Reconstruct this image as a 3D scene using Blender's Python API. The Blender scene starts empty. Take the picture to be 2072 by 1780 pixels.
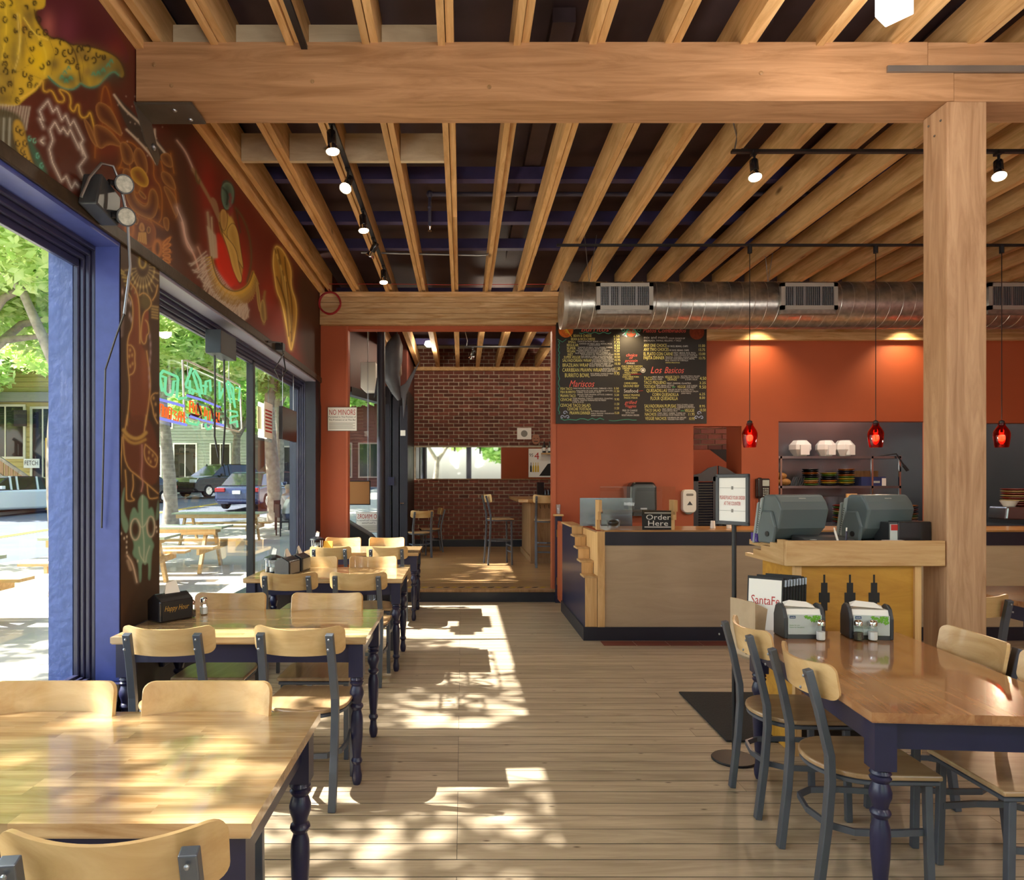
import bpy, bmesh, math, random
import numpy as np
from mathutils import Vector, Matrix
random.seed(7)
PI = math.pi
S = bpy.context.scene
C = S.collection

# ------------------------------------------------------------------ camera, world, sun, large lights, exposure
HC, FPX, VX, VY = 1.52, 1400.0, 935.0, 975.0
cam = bpy.data.cameras.new('camera')
cam.sensor_fit = 'HORIZONTAL'; cam.sensor_width = 36.0; cam.lens = 36.0 * FPX / 2072.0
cam.shift_x = (1036.0 - VX) / 2072.0
cam.shift_y = (VY - 890.0) / 2072.0
cam.clip_start = 0.05; cam.clip_end = 300
camo = bpy.data.objects.new('camera', cam); C.objects.link(camo)
camo.location = (0, 0, HC); camo.rotation_euler = (PI / 2, 0, 0)
S.camera = camo

world = bpy.data.worlds.new('world'); S.world = world; world.use_nodes = True
wn = world.node_tree.nodes; wl = world.node_tree.links
bg = wn['Background']
sky = wn.new('ShaderNodeTexSky'); sky.sky_type = 'NISHITA'; sky.sun_disc = False
sky.sun_elevation = math.radians(50); sky.sun_rotation = math.radians(-90)
sky.air_density = 1.0; sky.dust_density = 2.5; sky.ozone_density = 0.6
wl.new(sky.outputs['Color'], bg.inputs['Color'])
bg.inputs['Strength'].default_value = 0.60

sun = bpy.data.lights.new('sun', 'SUN'); sun.energy = 25.0; sun.angle = math.radians(0.6); sun.color = (1.0, 0.955, 0.89)
suno = bpy.data.objects.new('sun', sun); C.objects.link(suno)
SUN_DIR = Vector((1.0, 0.03, -1.06)).normalized()
suno.rotation_euler = SUN_DIR.to_track_quat('-Z', 'Y').to_euler()

def area(name, loc, size, power, color=(1, 0.93, 0.82), direction=(0, 0, -1), size_y=None):
    l = bpy.data.lights.new(name, 'AREA'); l.energy = power; l.color = color
    l.shape = 'RECTANGLE'; l.size = size; l.size_y = size_y or size
    o = bpy.data.objects.new(name, l); C.objects.link(o); o.location = loc
    o.rotation_euler = Vector(direction).to_track_quat('-Z', 'Y').to_euler()
    return o
S.view_settings.view_transform = 'Standard'
try: S.view_settings.look = 'None'
except Exception: pass
S.view_settings.gamma = 1.0; S.view_settings.use_curve_mapping = False
S.view_settings.exposure = 0.2
S.cycles.max_bounces = 7; S.cycles.diffuse_bounces = 4; S.cycles.glossy_bounces = 3
S.cycles.transparent_max_bounces = 10; S.cycles.transmission_bounces = 6
S.cycles.caustics_reflective = False; S.cycles.caustics_refractive = False
S.cycles.sample_clamp_indirect = 6.0

# ------------------------------------------------------------------ helpers
def W(px, py, Y):
    """photo reading -> point in the room at distance Y"""
    return ((px - VX) * Y / FPX, Y, HC + (VY - py) * Y / FPX)
def XW(px, X, py=None):
    """photo reading -> point on a vertical plane x = X that runs into the room"""
    Y = FPX * X / (px - VX)
    return (X, Y, HC + (VY - py) * Y / FPX if py is not None else None)
def lin(c):
    if isinstance(c, str):
        c = [int(c[i:i + 2], 16) / 255 for i in (0, 2, 4)]
    return tuple(x / 12.92 if x <= 0.04045 else ((x + 0.055) / 1.055) ** 2.4 for x in c[:3]) + (1.0,)
def lin255(r, g, b):
    return lin((r / 255, g / 255, b / 255))

def _new(name):
    m = bpy.data.materials.new(name); m.use_nodes = True
    n = m.node_tree.nodes; l = m.node_tree.links
    return m, n, l, n['Principled BSDF']
def simple(name, col, rough=0.5, metal=0.0, noise=0.0, nscale=6.0, bump=0.0, coat=0.0, spec=0.5, emit=None, estr=1.0, var=0.0):
    m, n, l, b = _new(name)
    c = lin(col)
    b.inputs['Base Color'].default_value = c
    b.inputs['Roughness'].default_value = rough; b.inputs['Metallic'].default_value = metal
    b.inputs['Specular IOR Level'].default_value = spec
    if coat: b.inputs['Coat Weight'].default_value = coat; b.inputs['Coat Roughness'].default_value = 0.12
    if emit:
        b.inputs['Emission Color'].default_value = lin(emit); b.inputs['Emission Strength'].default_value = estr
    if noise or bump or var:
        tc = n.new('ShaderNodeTexCoord')
        nz = n.new('ShaderNodeTexNoise'); nz.inputs['Scale'].default_value = nscale; nz.inputs['Detail'].default_value = 5
        l.new(tc.outputs['Object'], nz.inputs['Vector'])
        hs = n.new('ShaderNodeHueSaturation'); hs.inputs['Color'].default_value = c
        mr = n.new('ShaderNodeMapRange'); mr.inputs['From Min'].default_value = 0.3; mr.inputs['From Max'].default_value = 0.7
        mr.inputs['To Min'].default_value = 1 - noise; mr.inputs['To Max'].default_value = 1 + noise
        l.new(nz.outputs['Fac'], mr.inputs['Value'])
        val = mr.outputs['Result']
        if var:
            oi = n.new('ShaderNodeObjectInfo')
            m2 = n.new('ShaderNodeMapRange'); m2.inputs['To Min'].default_value = 1 - var; m2.inputs['To Max'].default_value = 1 + var
            l.new(oi.outputs['Random'], m2.inputs['Value'])
            mu = n.new('ShaderNodeMath'); mu.operation = 'MULTIPLY'
            l.new(val, mu.inputs[0]); l.new(m2.outputs['Result'], mu.inputs[1]); val = mu.outputs[0]
        l.new(val, hs.inputs['Value'])
        l.new(hs.outputs['Color'], b.inputs['Base Color'])
        if bump:
            bp = n.new('ShaderNodeBump'); bp.inputs['Strength'].default_value = bump; bp.inputs['Distance'].default_value = 0.01
            l.new(nz.outputs['Fac'], bp.inputs['Height']); l.new(bp.outputs['Normal'], b.inputs['Normal'])
    return m
def wood(name, dark, light, axis=0, rough=0.5, var=0.2, coat=0.0, scale=1.0, knots=0.0, stretch=14.0, spec=0.4, bump=0.15):
    m, n, l, b = _new(name)
    tc = n.new('ShaderNodeTexCoord'); oi = n.new('ShaderNodeObjectInfo')
    off = n.new('ShaderNodeMath'); off.operation = 'MULTIPLY'; off.inputs[1].default_value = 37.0
    l.new(oi.outputs['Random'], off.inputs[0])
    va = n.new('ShaderNodeVectorMath'); va.operation = 'ADD'
    l.new(tc.outputs['Object'], va.inputs[0]); l.new(off.outputs[0], va.inputs[1])
    mp = n.new('ShaderNodeMapping')
    sc = [stretch * scale] * 3; sc[axis] = 0.9 * scale
    mp.inputs['Scale'].default_value = sc
    l.new(va.outputs[0], mp.inputs['Vector'])
    nz = n.new('ShaderNodeTexNoise'); nz.inputs['Scale'].default_value = 1.6; nz.inputs['Detail'].default_value = 8
    nz.inputs['Roughness'].default_value = 0.65; nz.inputs['Distortion'].default_value = 1.2
    l.new(mp.outputs[0], nz.inputs['Vector'])
    rp = n.new('ShaderNodeValToRGB')
    rp.color_ramp.elements[0].position = 0.33; rp.color_ramp.elements[0].color = lin(dark)
    rp.color_ramp.elements[1].position = 0.66; rp.color_ramp.elements[1].color = lin(light)
    l.new(nz.outputs['Fac'], rp.inputs['Fac'])
    col = rp.outputs['Color']
    if knots:
        mk = n.new('ShaderNodeMapping'); sk = [5.0] * 3; sk[axis] = 1.9
        mk.inputs['Scale'].default_value = sk; l.new(va.outputs[0], mk.inputs['Vector'])
        vo = n.new('ShaderNodeTexVoronoi'); vo.inputs['Scale'].default_value = knots
        l.new(mk.outputs[0], vo.inputs['Vector'])
        r2 = n.new('ShaderNodeValToRGB'); r2.color_ramp.elements[0].position = 0.03; r2.color_ramp.elements[0].color = (0.9, 0.9, 0.9, 1)
        r2.color_ramp.elements[1].position = 0.085; r2.color_ramp.elements[1].color = (0, 0, 0, 1)
        l.new(vo.outputs['Distance'], r2.inputs['Fac'])
        mx = n.new('ShaderNodeMix'); mx.data_type = 'RGBA'
        d = lin(dark); mx.inputs['B'].default_value = (d[0] * 0.25, d[1] * 0.2, d[2] * 0.18, 1)
        l.new(r2.outputs['Color'], mx.inputs['Factor']); l.new(col, mx.inputs['A']); col = mx.outputs['Result']
    hs = n.new('ShaderNodeHueSaturation')
    mr = n.new('ShaderNodeMapRange'); mr.inputs['To Min'].default_value = 1 - var; mr.inputs['To Max'].default_value = 1 + var * 0.6
    l.new(oi.outputs['Random'], mr.inputs['Value']); l.new(mr.outputs['Result'], hs.inputs['Value'])
    l.new(col, hs.inputs['Color']); l.new(hs.outputs['Color'], b.inputs['Base Color'])
    b.inputs['Roughness'].default_value = rough; b.inputs['Specular IOR Level'].default_value = spec
    if coat: b.inputs['Coat Weight'].default_value = coat; b.inputs['Coat Roughness'].default_value = 0.06
    if bump:
        bp = n.new('ShaderNodeBump'); bp.inputs['Strength'].default_value = bump; bp.inputs['Distance'].default_value = 0.002
        l.new(nz.outputs['Fac'], bp.inputs['Height']); l.new(bp.outputs['Normal'], b.inputs['Normal'])
    return m
def thin_glass(name, tint=(1, 1, 1), rough=0.0, f0=1.45):
    m, n, l, b = _new(name)
    n.remove(b)
    out = n['Material Output']
    tr = n.new('ShaderNodeBsdfTransparent'); tr.inputs['Color'].default_value = (*tint, 1)
    gl = n.new('ShaderNodeBsdfGlossy'); gl.inputs['Roughness'].default_value = rough
    lw = n.new('ShaderNodeLayerWeight'); lw.inputs['Blend'].default_value = 0.5
    pw = n.new('ShaderNodeMath'); pw.operation = 'POWER'; pw.inputs[1].default_value = 5.0
    fr = n.new('ShaderNodeMath'); fr.operation = 'MULTIPLY_ADD'; fr.inputs[1].default_value = 0.9; fr.inputs[2].default_value = 0.05 * f0 / 1.45
    l.new(lw.outputs['Facing'], pw.inputs[0]); l.new(pw.outputs[0], fr.inputs[0])
    mx = n.new('ShaderNodeMixShader')
    l.new(fr.outputs[0], mx.inputs[0]); l.new(tr.outputs[0], mx.inputs[1]); l.new(gl.outputs[0], mx.inputs[2])
    l.new(mx.outputs[0], out.inputs['Surface'])
    return m
def real_glass(name, col, rough=0.0, ior=1.45):
    m, n, l, b = _new(name)
    b.inputs['Base Color'].default_value = lin(col); b.inputs['Transmission Weight'].default_value = 1.0
    b.inputs['Roughness'].default_value = rough; b.inputs['IOR'].default_value = ior
    return m
def emitter(name, col, strength):
    m, n, l, b = _new(name); n.remove(b)
    e = n.new('ShaderNodeEmission'); e.inputs['Color'].default_value = lin(col); e.inputs['Strength'].default_value = strength
    l.new(e.outputs[0], n['Material Output'].inputs['Surface'])
    return m
def leafmat(name, c1, c2):
    m, n, l, b = _new(name); n.remove(b)
    tc = n.new('ShaderNodeTexCoord'); nz = n.new('ShaderNodeTexNoise'); nz.inputs['Scale'].default_value = 2.2; nz.inputs['Detail'].default_value = 6
    l.new(tc.outputs['Object'], nz.inputs['Vector'])
    rp = n.new('ShaderNodeValToRGB'); rp.color_ramp.elements[0].position = 0.35; rp.color_ramp.elements[0].color = lin(c1)
    rp.color_ramp.elements[1].position = 0.65; rp.color_ramp.elements[1].color = lin(c2)
    l.new(nz.outputs['Fac'], rp.inputs['Fac'])
    d = n.new('ShaderNodeBsdfDiffuse'); t = n.new('ShaderNodeBsdfTranslucent'); mx = n.new('ShaderNodeMixShader'); mx.inputs[0].default_value = 0.5
    l.new(rp.outputs['Color'], d.inputs['Color']); l.new(rp.outputs['Color'], t.inputs['Color'])
    l.new(d.outputs[0], mx.inputs[1]); l.new(t.outputs[0], mx.inputs[2]); l.new(mx.outputs[0], n['Material Output'].inputs['Surface'])
    return m
def vcolmat(name, rough=0.45):
    m, n, l, b = _new(name)
    a = n.new('ShaderNodeVertexColor'); a.layer_name = 'paint'
    l.new(a.outputs['Color'], b.inputs['Base Color']); b.inputs['Roughness'].default_value = rough
    b.inputs['Specular IOR Level'].default_value = 0.35
    return m

class MB:
    def __init__(s): s.v = []; s.f = []
    def add(s, vs, fs):
        o = len(s.v); s.v += [tuple(p) for p in vs]; s.f += [tuple(i + o for i in f) for f in fs]; return s
    def box(s, x0, x1, y0, y1, z0, z1):
        return s.add([(x0, y0, z0), (x1, y0, z0), (x1, y1, z0), (x0, y1, z0), (x0, y0, z1), (x1, y0, z1), (x1, y1, z1), (x0, y1, z1)],
                     [(0, 3, 2, 1), (4, 5, 6, 7), (0, 1, 5, 4), (1, 2, 6, 5), (2, 3, 7, 6), (3, 0, 4, 7)])
    def cbox(s, c, d, rot=None):
        M = rot.to_matrix() if rot is not None and hasattr(rot, 'to_matrix') else (rot or Matrix.Identity(3))
        pts = []
        for a in (-1, 1):
            for b in ((-1, -1), (1, -1), (1, 1), (-1, 1)):
                pts.append(Vector(c) + M @ Vector((b[0] * d[0] / 2, b[1] * d[1] / 2, a * d[2] / 2)))
        return s.add(pts, [(0, 3, 2, 1), (4, 5, 6, 7), (0, 1, 5, 4), (1, 2, 6, 5), (2, 3, 7, 6), (3, 0, 4, 7)])
    def bar(s, p0, p1, w, h, up=(0, 0, 1)):
        p0, p1 = Vector(p0), Vector(p1); d = (p1 - p0).normalized(); u = Vector(up)
        if abs(d.dot(u)) > 0.98: u = Vector((0, 1, 0))
        r = d.cross(u).normalized(); u = r.cross(d)
        pts = [p + r * a * w / 2 + u * b * h / 2 for p in (p0, p1) for a, b in ((-1, -1), (1, -1), (1, 1), (-1, 1))]
        return s.add(pts, [(0, 3, 2, 1), (4, 5, 6, 7), (0, 1, 5, 4), (1, 2, 6, 5), (2, 3, 7, 6), (3, 0, 4, 7)])
    def sweep(s, pts, w, h, side=(1, 0, 0)):
        """rectangular section swept along a bent path lying in the plane across 'side'"""
        sd = Vector(side).normalized(); P = [Vector(p) for p in pts]; rings = []
        for i, p in enumerate(P):
            t = (P[min(i + 1, len(P) - 1)] - P[max(i - 1, 0)]).normalized(); u = sd.cross(t).normalized()
            rings.append([p + sd * a * w / 2 + u * b * h / 2 for a, b in ((-1, -1), (1, -1), (1, 1), (-1, 1))])
        vs = [q for r in rings for q in r]; fs = [(0, 3, 2, 1), tuple(len(vs) - 4 + i for i in range(4))]
        for i in range(len(P) - 1):
            for k in range(4): a = i * 4 + k; b = i * 4 + (k + 1) % 4; fs.append((a, b, b + 4, a + 4))
        return s.add(vs, fs)
    def tube(s, pts, r, n=8, closed=False):
        P = [Vector(p) for p in pts]; rr = r if isinstance(r, (list, tuple)) else [r] * len(P)
        N = len(P); rings = []; prev = None
        for i, p in enumerate(P):
            a = P[(i - 1) % N] if closed else P[max(i - 1, 0)]; b = P[(i + 1) % N] if closed else P[min(i + 1, N - 1)]
            t = (b - a).normalized() if (b - a).length > 1e-9 else Vector((0, 0, 1))
            if prev is None:
                u = Vector((0, 0, 1)) if abs(t.z) < 0.9 else Vector((1, 0, 0))
            else: u = prev
            u = (u - t * u.dot(t)).normalized(); prev = u; w = t.cross(u)
            rings.append([p + (u * math.cos(2 * PI * k / n) + w * math.sin(2 * PI * k / n)) * rr[i] for k in range(n)])
        vs = [q for g in rings for q in g]; fs = []
        for i in range(N if closed else N - 1):
            j = (i + 1) % N
            for k in range(n): fs.append((i * n + k, i * n + (k + 1) % n, j * n + (k + 1) % n, j * n + k))
        if not closed: fs += [tuple(range(n - 1, -1, -1)), tuple((N - 1) * n + k for k in range(n))]
        return s.add(vs, fs)
    def lathe(s, prof, c=(0, 0, 0), n=16, cap=True):
        vs = []; fs = []
        for r, z in prof:
            vs += [(c[0] + r * math.cos(2 * PI * k / n), c[1] + r * math.sin(2 * PI * k / n), c[2] + z) for k in range(n)]
        for i in range(len(prof) - 1):
            for k in range(n): fs.append((i * n + k, i * n + (k + 1) % n, (i + 1) * n + (k + 1) % n, (i + 1) * n + k))
        if cap: fs += [tuple(range(n - 1, -1, -1)), tuple((len(prof) - 1) * n + k for k in range(n))]
        return s.add(vs, fs)
    def prism(s, poly, a0, a1, axis=1):
        """2D outline extruded along an axis: axis 0 -> poly is (y,z); 1 -> (x,z); 2 -> (x,y)"""
        def mk(p, a): return {0: (a, p[0], p[1]), 1: (p[0], a, p[1]), 2: (p[0], p[1], a)}[axis]
        n = len(poly); vs = [mk(p, a0) for p in poly] + [mk(p, a1) for p in poly]
        return s.add(vs, [tuple(range(n - 1, -1, -1)), tuple(range(n, 2 * n))] + [(i, (i + 1) % n, n + (i + 1) % n, n + i) for i in range(n)])
    def sphere(s, c, r, n=12, m=8):
        rx, ry, rz = r if isinstance(r, (tuple, list)) else (r, r, r)
        prof = []; vs = []; fs = []
        for i in range(m + 1):
            t = PI * i / m
            for k in range(n): vs.append((c[0] + rx * math.sin(t) * math.cos(2 * PI * k / n), c[1] + ry * math.sin(t) * math.sin(2 * PI * k / n), c[2] + rz * math.cos(t)))
        for i in range(m):
            for k in range(n): fs.append((i * n + k, (i + 1) * n + k, (i + 1) * n + (k + 1) % n, i * n + (k + 1) % n))
        return s.add(vs, fs)
    def xf(s, M):
        s.v = [tuple(M @ Vector(p)) for p in s.v]; return s
    def mesh(s, name, mat, smooth=None):
        me = bpy.data.meshes.new(name); me.from_pydata(s.v, [], s.f)
        bm = bmesh.new(); bm.from_mesh(me); bmesh.ops.recalc_face_normals(bm, faces=bm.faces[:]); bm.to_mesh(me); bm.free()
        if mat: me.materials.append(mat)
        if smooth is not None:
            me.polygons.foreach_set('use_smooth', [True] * len(me.polygons))
            me.set_sharp_from_angle(angle=math.radians(smooth))
        me.update(); return me
    def build(s, name, mat, parent=None, smooth=None, bev=0.0, seg=2):
        o = bpy.data.objects.new(name, s.mesh(name, mat, smooth)); C.objects.link(o)
        if parent: o.parent = parent
        if bev:
            b = o.modifiers.new('bevel', 'BEVEL'); b.width = bev; b.segments = seg; b.limit_method = 'ANGLE'; b.angle_limit = math.radians(40)
        return o
def link(name, me, parent=None, loc=(0, 0, 0), rot=(0, 0, 0), scale=None):
    o = bpy.data.objects.new(name, me); C.objects.link(o); o.location = loc; o.rotation_euler = rot
    if scale: o.scale = scale
    if parent: o.parent = parent
    return o
def tag(o, label, cat, group=None):
    o['label'] = label; o['category'] = cat
    if group: o['group'] = group
    return o
def thing(name, label, cat, loc=(0, 0, 0), rz=0.0, group=None):
    o = bpy.data.objects.new(name, None); C.objects.link(o); o.location = loc; o.rotation_euler = (0, 0, rz)
    o.empty_display_size = 0.1
    return tag(o, label, cat, group)
def struct(o): o['kind'] = 'structure'; return o
def stuff(o): o['kind'] = 'stuff'; return o
def dup(root, loc, rz, label, group=None):
    r = root.copy(); C.objects.link(r); r.location = loc; r.rotation_euler = (0, 0, rz); r['label'] = label
    if group: r['group'] = group
    for ch in root.children:
        c = ch.copy(); C.objects.link(c); c.parent = r
        for g in ch.children:
            d = g.copy(); C.objects.link(d); d.parent = c
    return r
def B(name, mat, parent, x0, x1, y0, y1, z0, z1, bev=0.0):
    return MB().box(x0, x1, y0, y1, z0, z1).build(name, mat, parent, bev=bev)
def rrect(w, h, r, n=4):
    pts = []
    for cx, cy, a in ((w / 2 - r, h / 2 - r, 0), (-w / 2 + r, h / 2 - r, 90), (-w / 2 + r, -h / 2 + r, 180), (w / 2 - r, -h / 2 + r, 270)):
        for k in range(n + 1):
            t = math.radians(a + 90 * k / n); pts.append((cx + r * math.cos(t), cy + r * math.sin(t)))
    return pts

# lettering: every string is turned into a flat mesh once, while the scene is still empty
_TX = {}
def prep_text(strings):
    obs = []
    for s in strings:
        if s in _TX: continue
        cu = bpy.data.curves.new('t', 'FONT'); cu.body = s; cu.size = 1.0; cu.align_x = 'LEFT'; cu.resolution_u = 2
        o = bpy.data.objects.new('t', cu); C.objects.link(o); obs.append((s, o)); _TX[s] = None
    bpy.context.view_layer.update(); dg = bpy.context.evaluated_depsgraph_get()
    for s, o in obs:
        me = bpy.data.meshes.new_from_object(o.evaluated_get(dg))
        n = len(me.vertices); co = np.empty(n * 3); me.vertices.foreach_get('co', co); co = co.reshape(-1, 3)
        _TX[s] = (co - np.array([co[:, 0].min(), 0, 0]), [tuple(p.vertices) for p in me.polygons], co[:, 0].max() - co[:, 0].min(), max(co[:, 1].max(), 0.1))
        bpy.data.meshes.remove(me)
    for s, o in obs:
        cu = o.data; bpy.data.objects.remove(o); bpy.data.curves.remove(cu)
def letters(name, s, mat, parent, origin, width, height, ux=(1, 0, 0), uz=(0, 0, 1), shear=0.0, wave=0.0):
    """flat lettering whose lower left corner is origin, fitted to width x height (m)"""
    co, fs, w, h = _TX[s]
    ux, uz, o = Vector(ux), Vector(uz), Vector(origin)
    vs = []
    for x, y, _ in co:
        a = x / w * width; b = y / h * height
        vs.append(o + ux * (a + shear * b) + uz * b)
    me = bpy.data.meshes.new(name); me.from_pydata([tuple(v) for v in vs], [], fs); me.materials.append(mat); me.update()
    return link(name, me, parent)
# ------------------------------------------------------------------ materials
M = {}
M['floor'] = wood('floor_boards', '9a8770', 'bca990', axis=0, rough=0.45, var=0.12, knots=2.2, spec=0.4, stretch=10)
M['barfloor'] = wood('bar_floor_boards', '8e6840', 'b8946a', axis=0, rough=0.3, var=0.10, coat=0.2, stretch=10)
M['joist'] = wood('joist_fir', 'c8985e', 'f0c68e', axis=1, rough=0.6, var=0.16, stretch=9, knots=0.5)
M['beam'] = wood('beam_fir', 'a0744e', 'c4966e', axis=0, rough=0.6, var=0.04, stretch=10, knots=0.45)
M['post'] = wood('post_fir', 'a27a58', 'c8a27e', axis=2, rough=0.62, var=0.04, stretch=10, knots=0.45)
M['glulam'] = wood('glulam_pine', 'b88a54', 'ecca9c', axis=0, rough=0.5, var=0.28, stretch=10)
M['block'] = wood('blocking_pine', 'cdb592', 'ead8ba', axis=0, rough=0.6, var=0.08, stretch=6, knots=1.0)
M['pine'] = wood('pine_trim', 'b88c56', 'd8b482', axis=0, rough=0.45, var=0.06, stretch=8, knots=0.6)
M['pine_y'] = wood('pine_trim_deep', 'b88c56', 'd8b482', axis=1, rough=0.45, var=0.06, stretch=8)
M['pine_z'] = wood('pine_upright', 'c9985c', 'e6bd84', axis=2, rough=0.5, var=0.08, stretch=8, knots=0.8)
M['goldply'] = wood('golden_plywood', 'b07a24', 'cf9a3c', axis=0, rough=0.4, var=0.05, stretch=5, coat=0.2)
M['ply'] = wood('pale_plywood', 'b8a082', 'c4ac8c', axis=0, rough=0.5, var=0.04, stretch=6)
M['tabletop'] = wood('butcher_block', 'a07a4e', 'd0b082', axis=0, rough=0.2, var=0.26, coat=0.75, stretch=9, spec=0.5, bump=0.02)
M['tabletop_r'] = wood('butcher_block_red', '94603a', 'b88658', axis=1, rough=0.2, var=0.12, coat=0.75, stretch=9, spec=0.5, bump=0.02)
M['chairwood'] = wood('chair_maple', 'bf9660', 'dab884', axis=0, rough=0.32, var=0.10, coat=0.3, stretch=5, bump=0.03)
M['seatwood'] = wood('chair_seat_maple', 'a07c56', 'c0a078', axis=1, rough=0.3, var=0.12, coat=0.35, stretch=5, bump=0.03)
M['barwood'] = wood('bar_oak', '8a6642', 'b08a62', axis=2, rough=0.5, var=0.06, stretch=8)
M['barbrown'] = wood('bar_top_oak', '9a6a3a', 'c09258', axis=0, rough=0.3, var=0.06, stretch=8, coat=0.3)
M['picnic'] = wood('picnic_cedar', 'c29a62', 'e6c48e', axis=0, rough=0.7, var=0.1, stretch=8)
M['picnictop'] = simple('picnic_green_paint', 'a9b59a', 0.6, noise=0.06)
M['steel'] = simple('chair_gunmetal', '5f646e', 0.4, metal=0.45, noise=0.08, nscale=10)
M['navy'] = simple('navy_paint', '1f1f3e', 0.38, noise=0.12, nscale=9, bump=0.08, coat=0.15)
M['navydark'] = simple('navy_dark_paint', '20202e', 0.45, noise=0.12, nscale=9)
M['blue'] = simple('cobalt_window_paint', '434f94', 0.42, noise=0.10, nscale=14, bump=0.15)
M['bluedark'] = simple('window_moulding_paint', '2c2c48', 0.32, noise=0.1, nscale=14, coat=0.2)
M['orange'] = simple('burnt_orange_wall', 'aa5230', 0.6, noise=0.05, nscale=2.0)
M['orange2'] = simple('orange_post_paint', 'b85e3a', 0.5, noise=0.05, nscale=3.0)
M['maroon'] = simple('maroon_wall', '5a2a20', 0.6, noise=0.06)
M['plaster'] = simple('warm_plaster', 'b9a88c', 0.8, noise=0.05)
M['deck'] = simple('ceiling_deck_paint', '4c3c42', 0.75, noise=0.2, nscale=3)
M['purlin'] = simple('ceiling_blue_paint', '48447c', 0.6, noise=0.2, nscale=4)
M['black'] = simple('black_metal', '16161a', 0.45)
M['blackgloss'] = simple('black_plastic', '1c1c20', 0.22, coat=0.2)
M['darkplastic'] = simple('dark_grey_plastic', '35383c', 0.4)
M['pos'] = simple('terminal_grey_plastic', '5d6a6e', 0.42, noise=0.03)
M['poslight'] = simple('terminal_light_plastic', '9aa5a6', 0.4)
M['galv'] = simple('galvanised_duct', 'b4b0aa', 0.3, metal=0.9, noise=0.25, nscale=18)
M['galvseam'] = simple('duct_seam', 'd0ccc4', 0.3, metal=0.8)
M['stainless'] = simple('stainless_steel', '9aa2ae', 0.22, metal=0.9, noise=0.10, nscale=3)
M['chrome'] = simple('chrome', 'd8d8d8', 0.12, metal=1.0)
M['conduit'] = simple('conduit_steel', '9fa2a8', 0.35, metal=0.85)
M['pipe'] = simple('painted_pipe', '4a4a66', 0.5)
M['plate'] = simple('steel_plate', '6a6259', 0.5, metal=0.6, noise=0.15)
M['white'] = simple('white_paint', 'e8e6e0', 0.5)
M['paper'] = simple('paper', 'f0eee8', 0.7)
M['greypaper'] = simple('grey_card', 'b9c2c0', 0.6)
M['red'] = simple('red_print', 'b3221c', 0.6)
M['ink'] = simple('black_print', '191919', 0.6)
M['greyink'] = simple('grey_print', '85827c', 0.6)
M['yellowtape'] = simple('yellow_tape', 'd8b52a', 0.5)
M['brick'] = simple('brick', '6e3c30', 0.85, noise=0.22, nscale=14, bump=0.5, var=0.38)
M['mortar'] = simple('mortar', 'c4b6a0', 0.9, noise=0.15, nscale=10, bump=0.4)
M['tile'] = simple('quarry_tile', '7a3f30', 0.5, noise=0.1, var=0.12)
M['mat'] = simple('rubber_mat', '1b1b1d', 0.85, noise=0.3, nscale=80, bump=0.5)
M['glass'] = thin_glass('window_glass', (0.96, 0.98, 0.97))
M['clear'] = thin_glass('clear_acrylic', (0.97, 0.98, 0.97))
M['jar'] = thin_glass('jar_glass', (0.9, 0.92, 0.92), 0.02, 1.6)
M['mirror'] = simple('mirror_silver', 'e6e6e6', 0.02, metal=1.0)
M['redglass'] = real_glass('red_glass', 'f02020', 0.03)
M['bulb'] = emitter('pendant_bulb', 'ffb050', 45.0)
M['spot'] = emitter('spot_face', 'ffe6b8', 14.0)
M['lamp'] = emitter('box_lamp_face', 'fff4e0', 5.0)
M['salt'] = simple('salt', 'f4f4f2', 0.8)
M['pepper'] = simple('pepper', '4a4038', 0.9, noise=0.6, nscale=160)
M['asphalt'] = simple('asphalt', '545a68', 0.85, noise=0.12, nscale=1.2)
M['concrete'] = simple('sidewalk_concrete', 'a8a298', 0.85, noise=0.08, nscale=1.0)
M['bark'] = simple('tree_bark', '9c9080', 0.9, noise=0.35, nscale=7, bump=0.7)
M['leafa'] = leafmat('leaves_sunny', 'a4ca66', 'ecf6b4')
M['leafb'] = leafmat('leaves_deep', '7cb44e', 'cce890')
M['board'] = simple('chalk_black', '26221f', 0.55, noise=0.12, nscale=3)
M['chalk_y'] = simple('chalk_yellow', 'e6dc84', 0.7)
M['chalk_w'] = simple('chalk_white', 'dcd8d2', 0.7)
M['chalk_r'] = simple('chalk_coral', 'ea6a60', 0.7)
M['chalk_g'] = simple('chalk_teal', '3f8a74', 0.7)
M['chalk_b'] = simple('chalk_lavender', 'a9b4d8', 0.7)
M['chalk_gr'] = simple('chalk_green', '57c070', 0.7)
M['pumpkin'] = simple('painted_orange', 'c8641e', 0.7, noise=0.25, nscale=40)
M['pumpkin2'] = simple('painted_rust', '7e3218', 0.7, noise=0.25, nscale=40)

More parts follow.
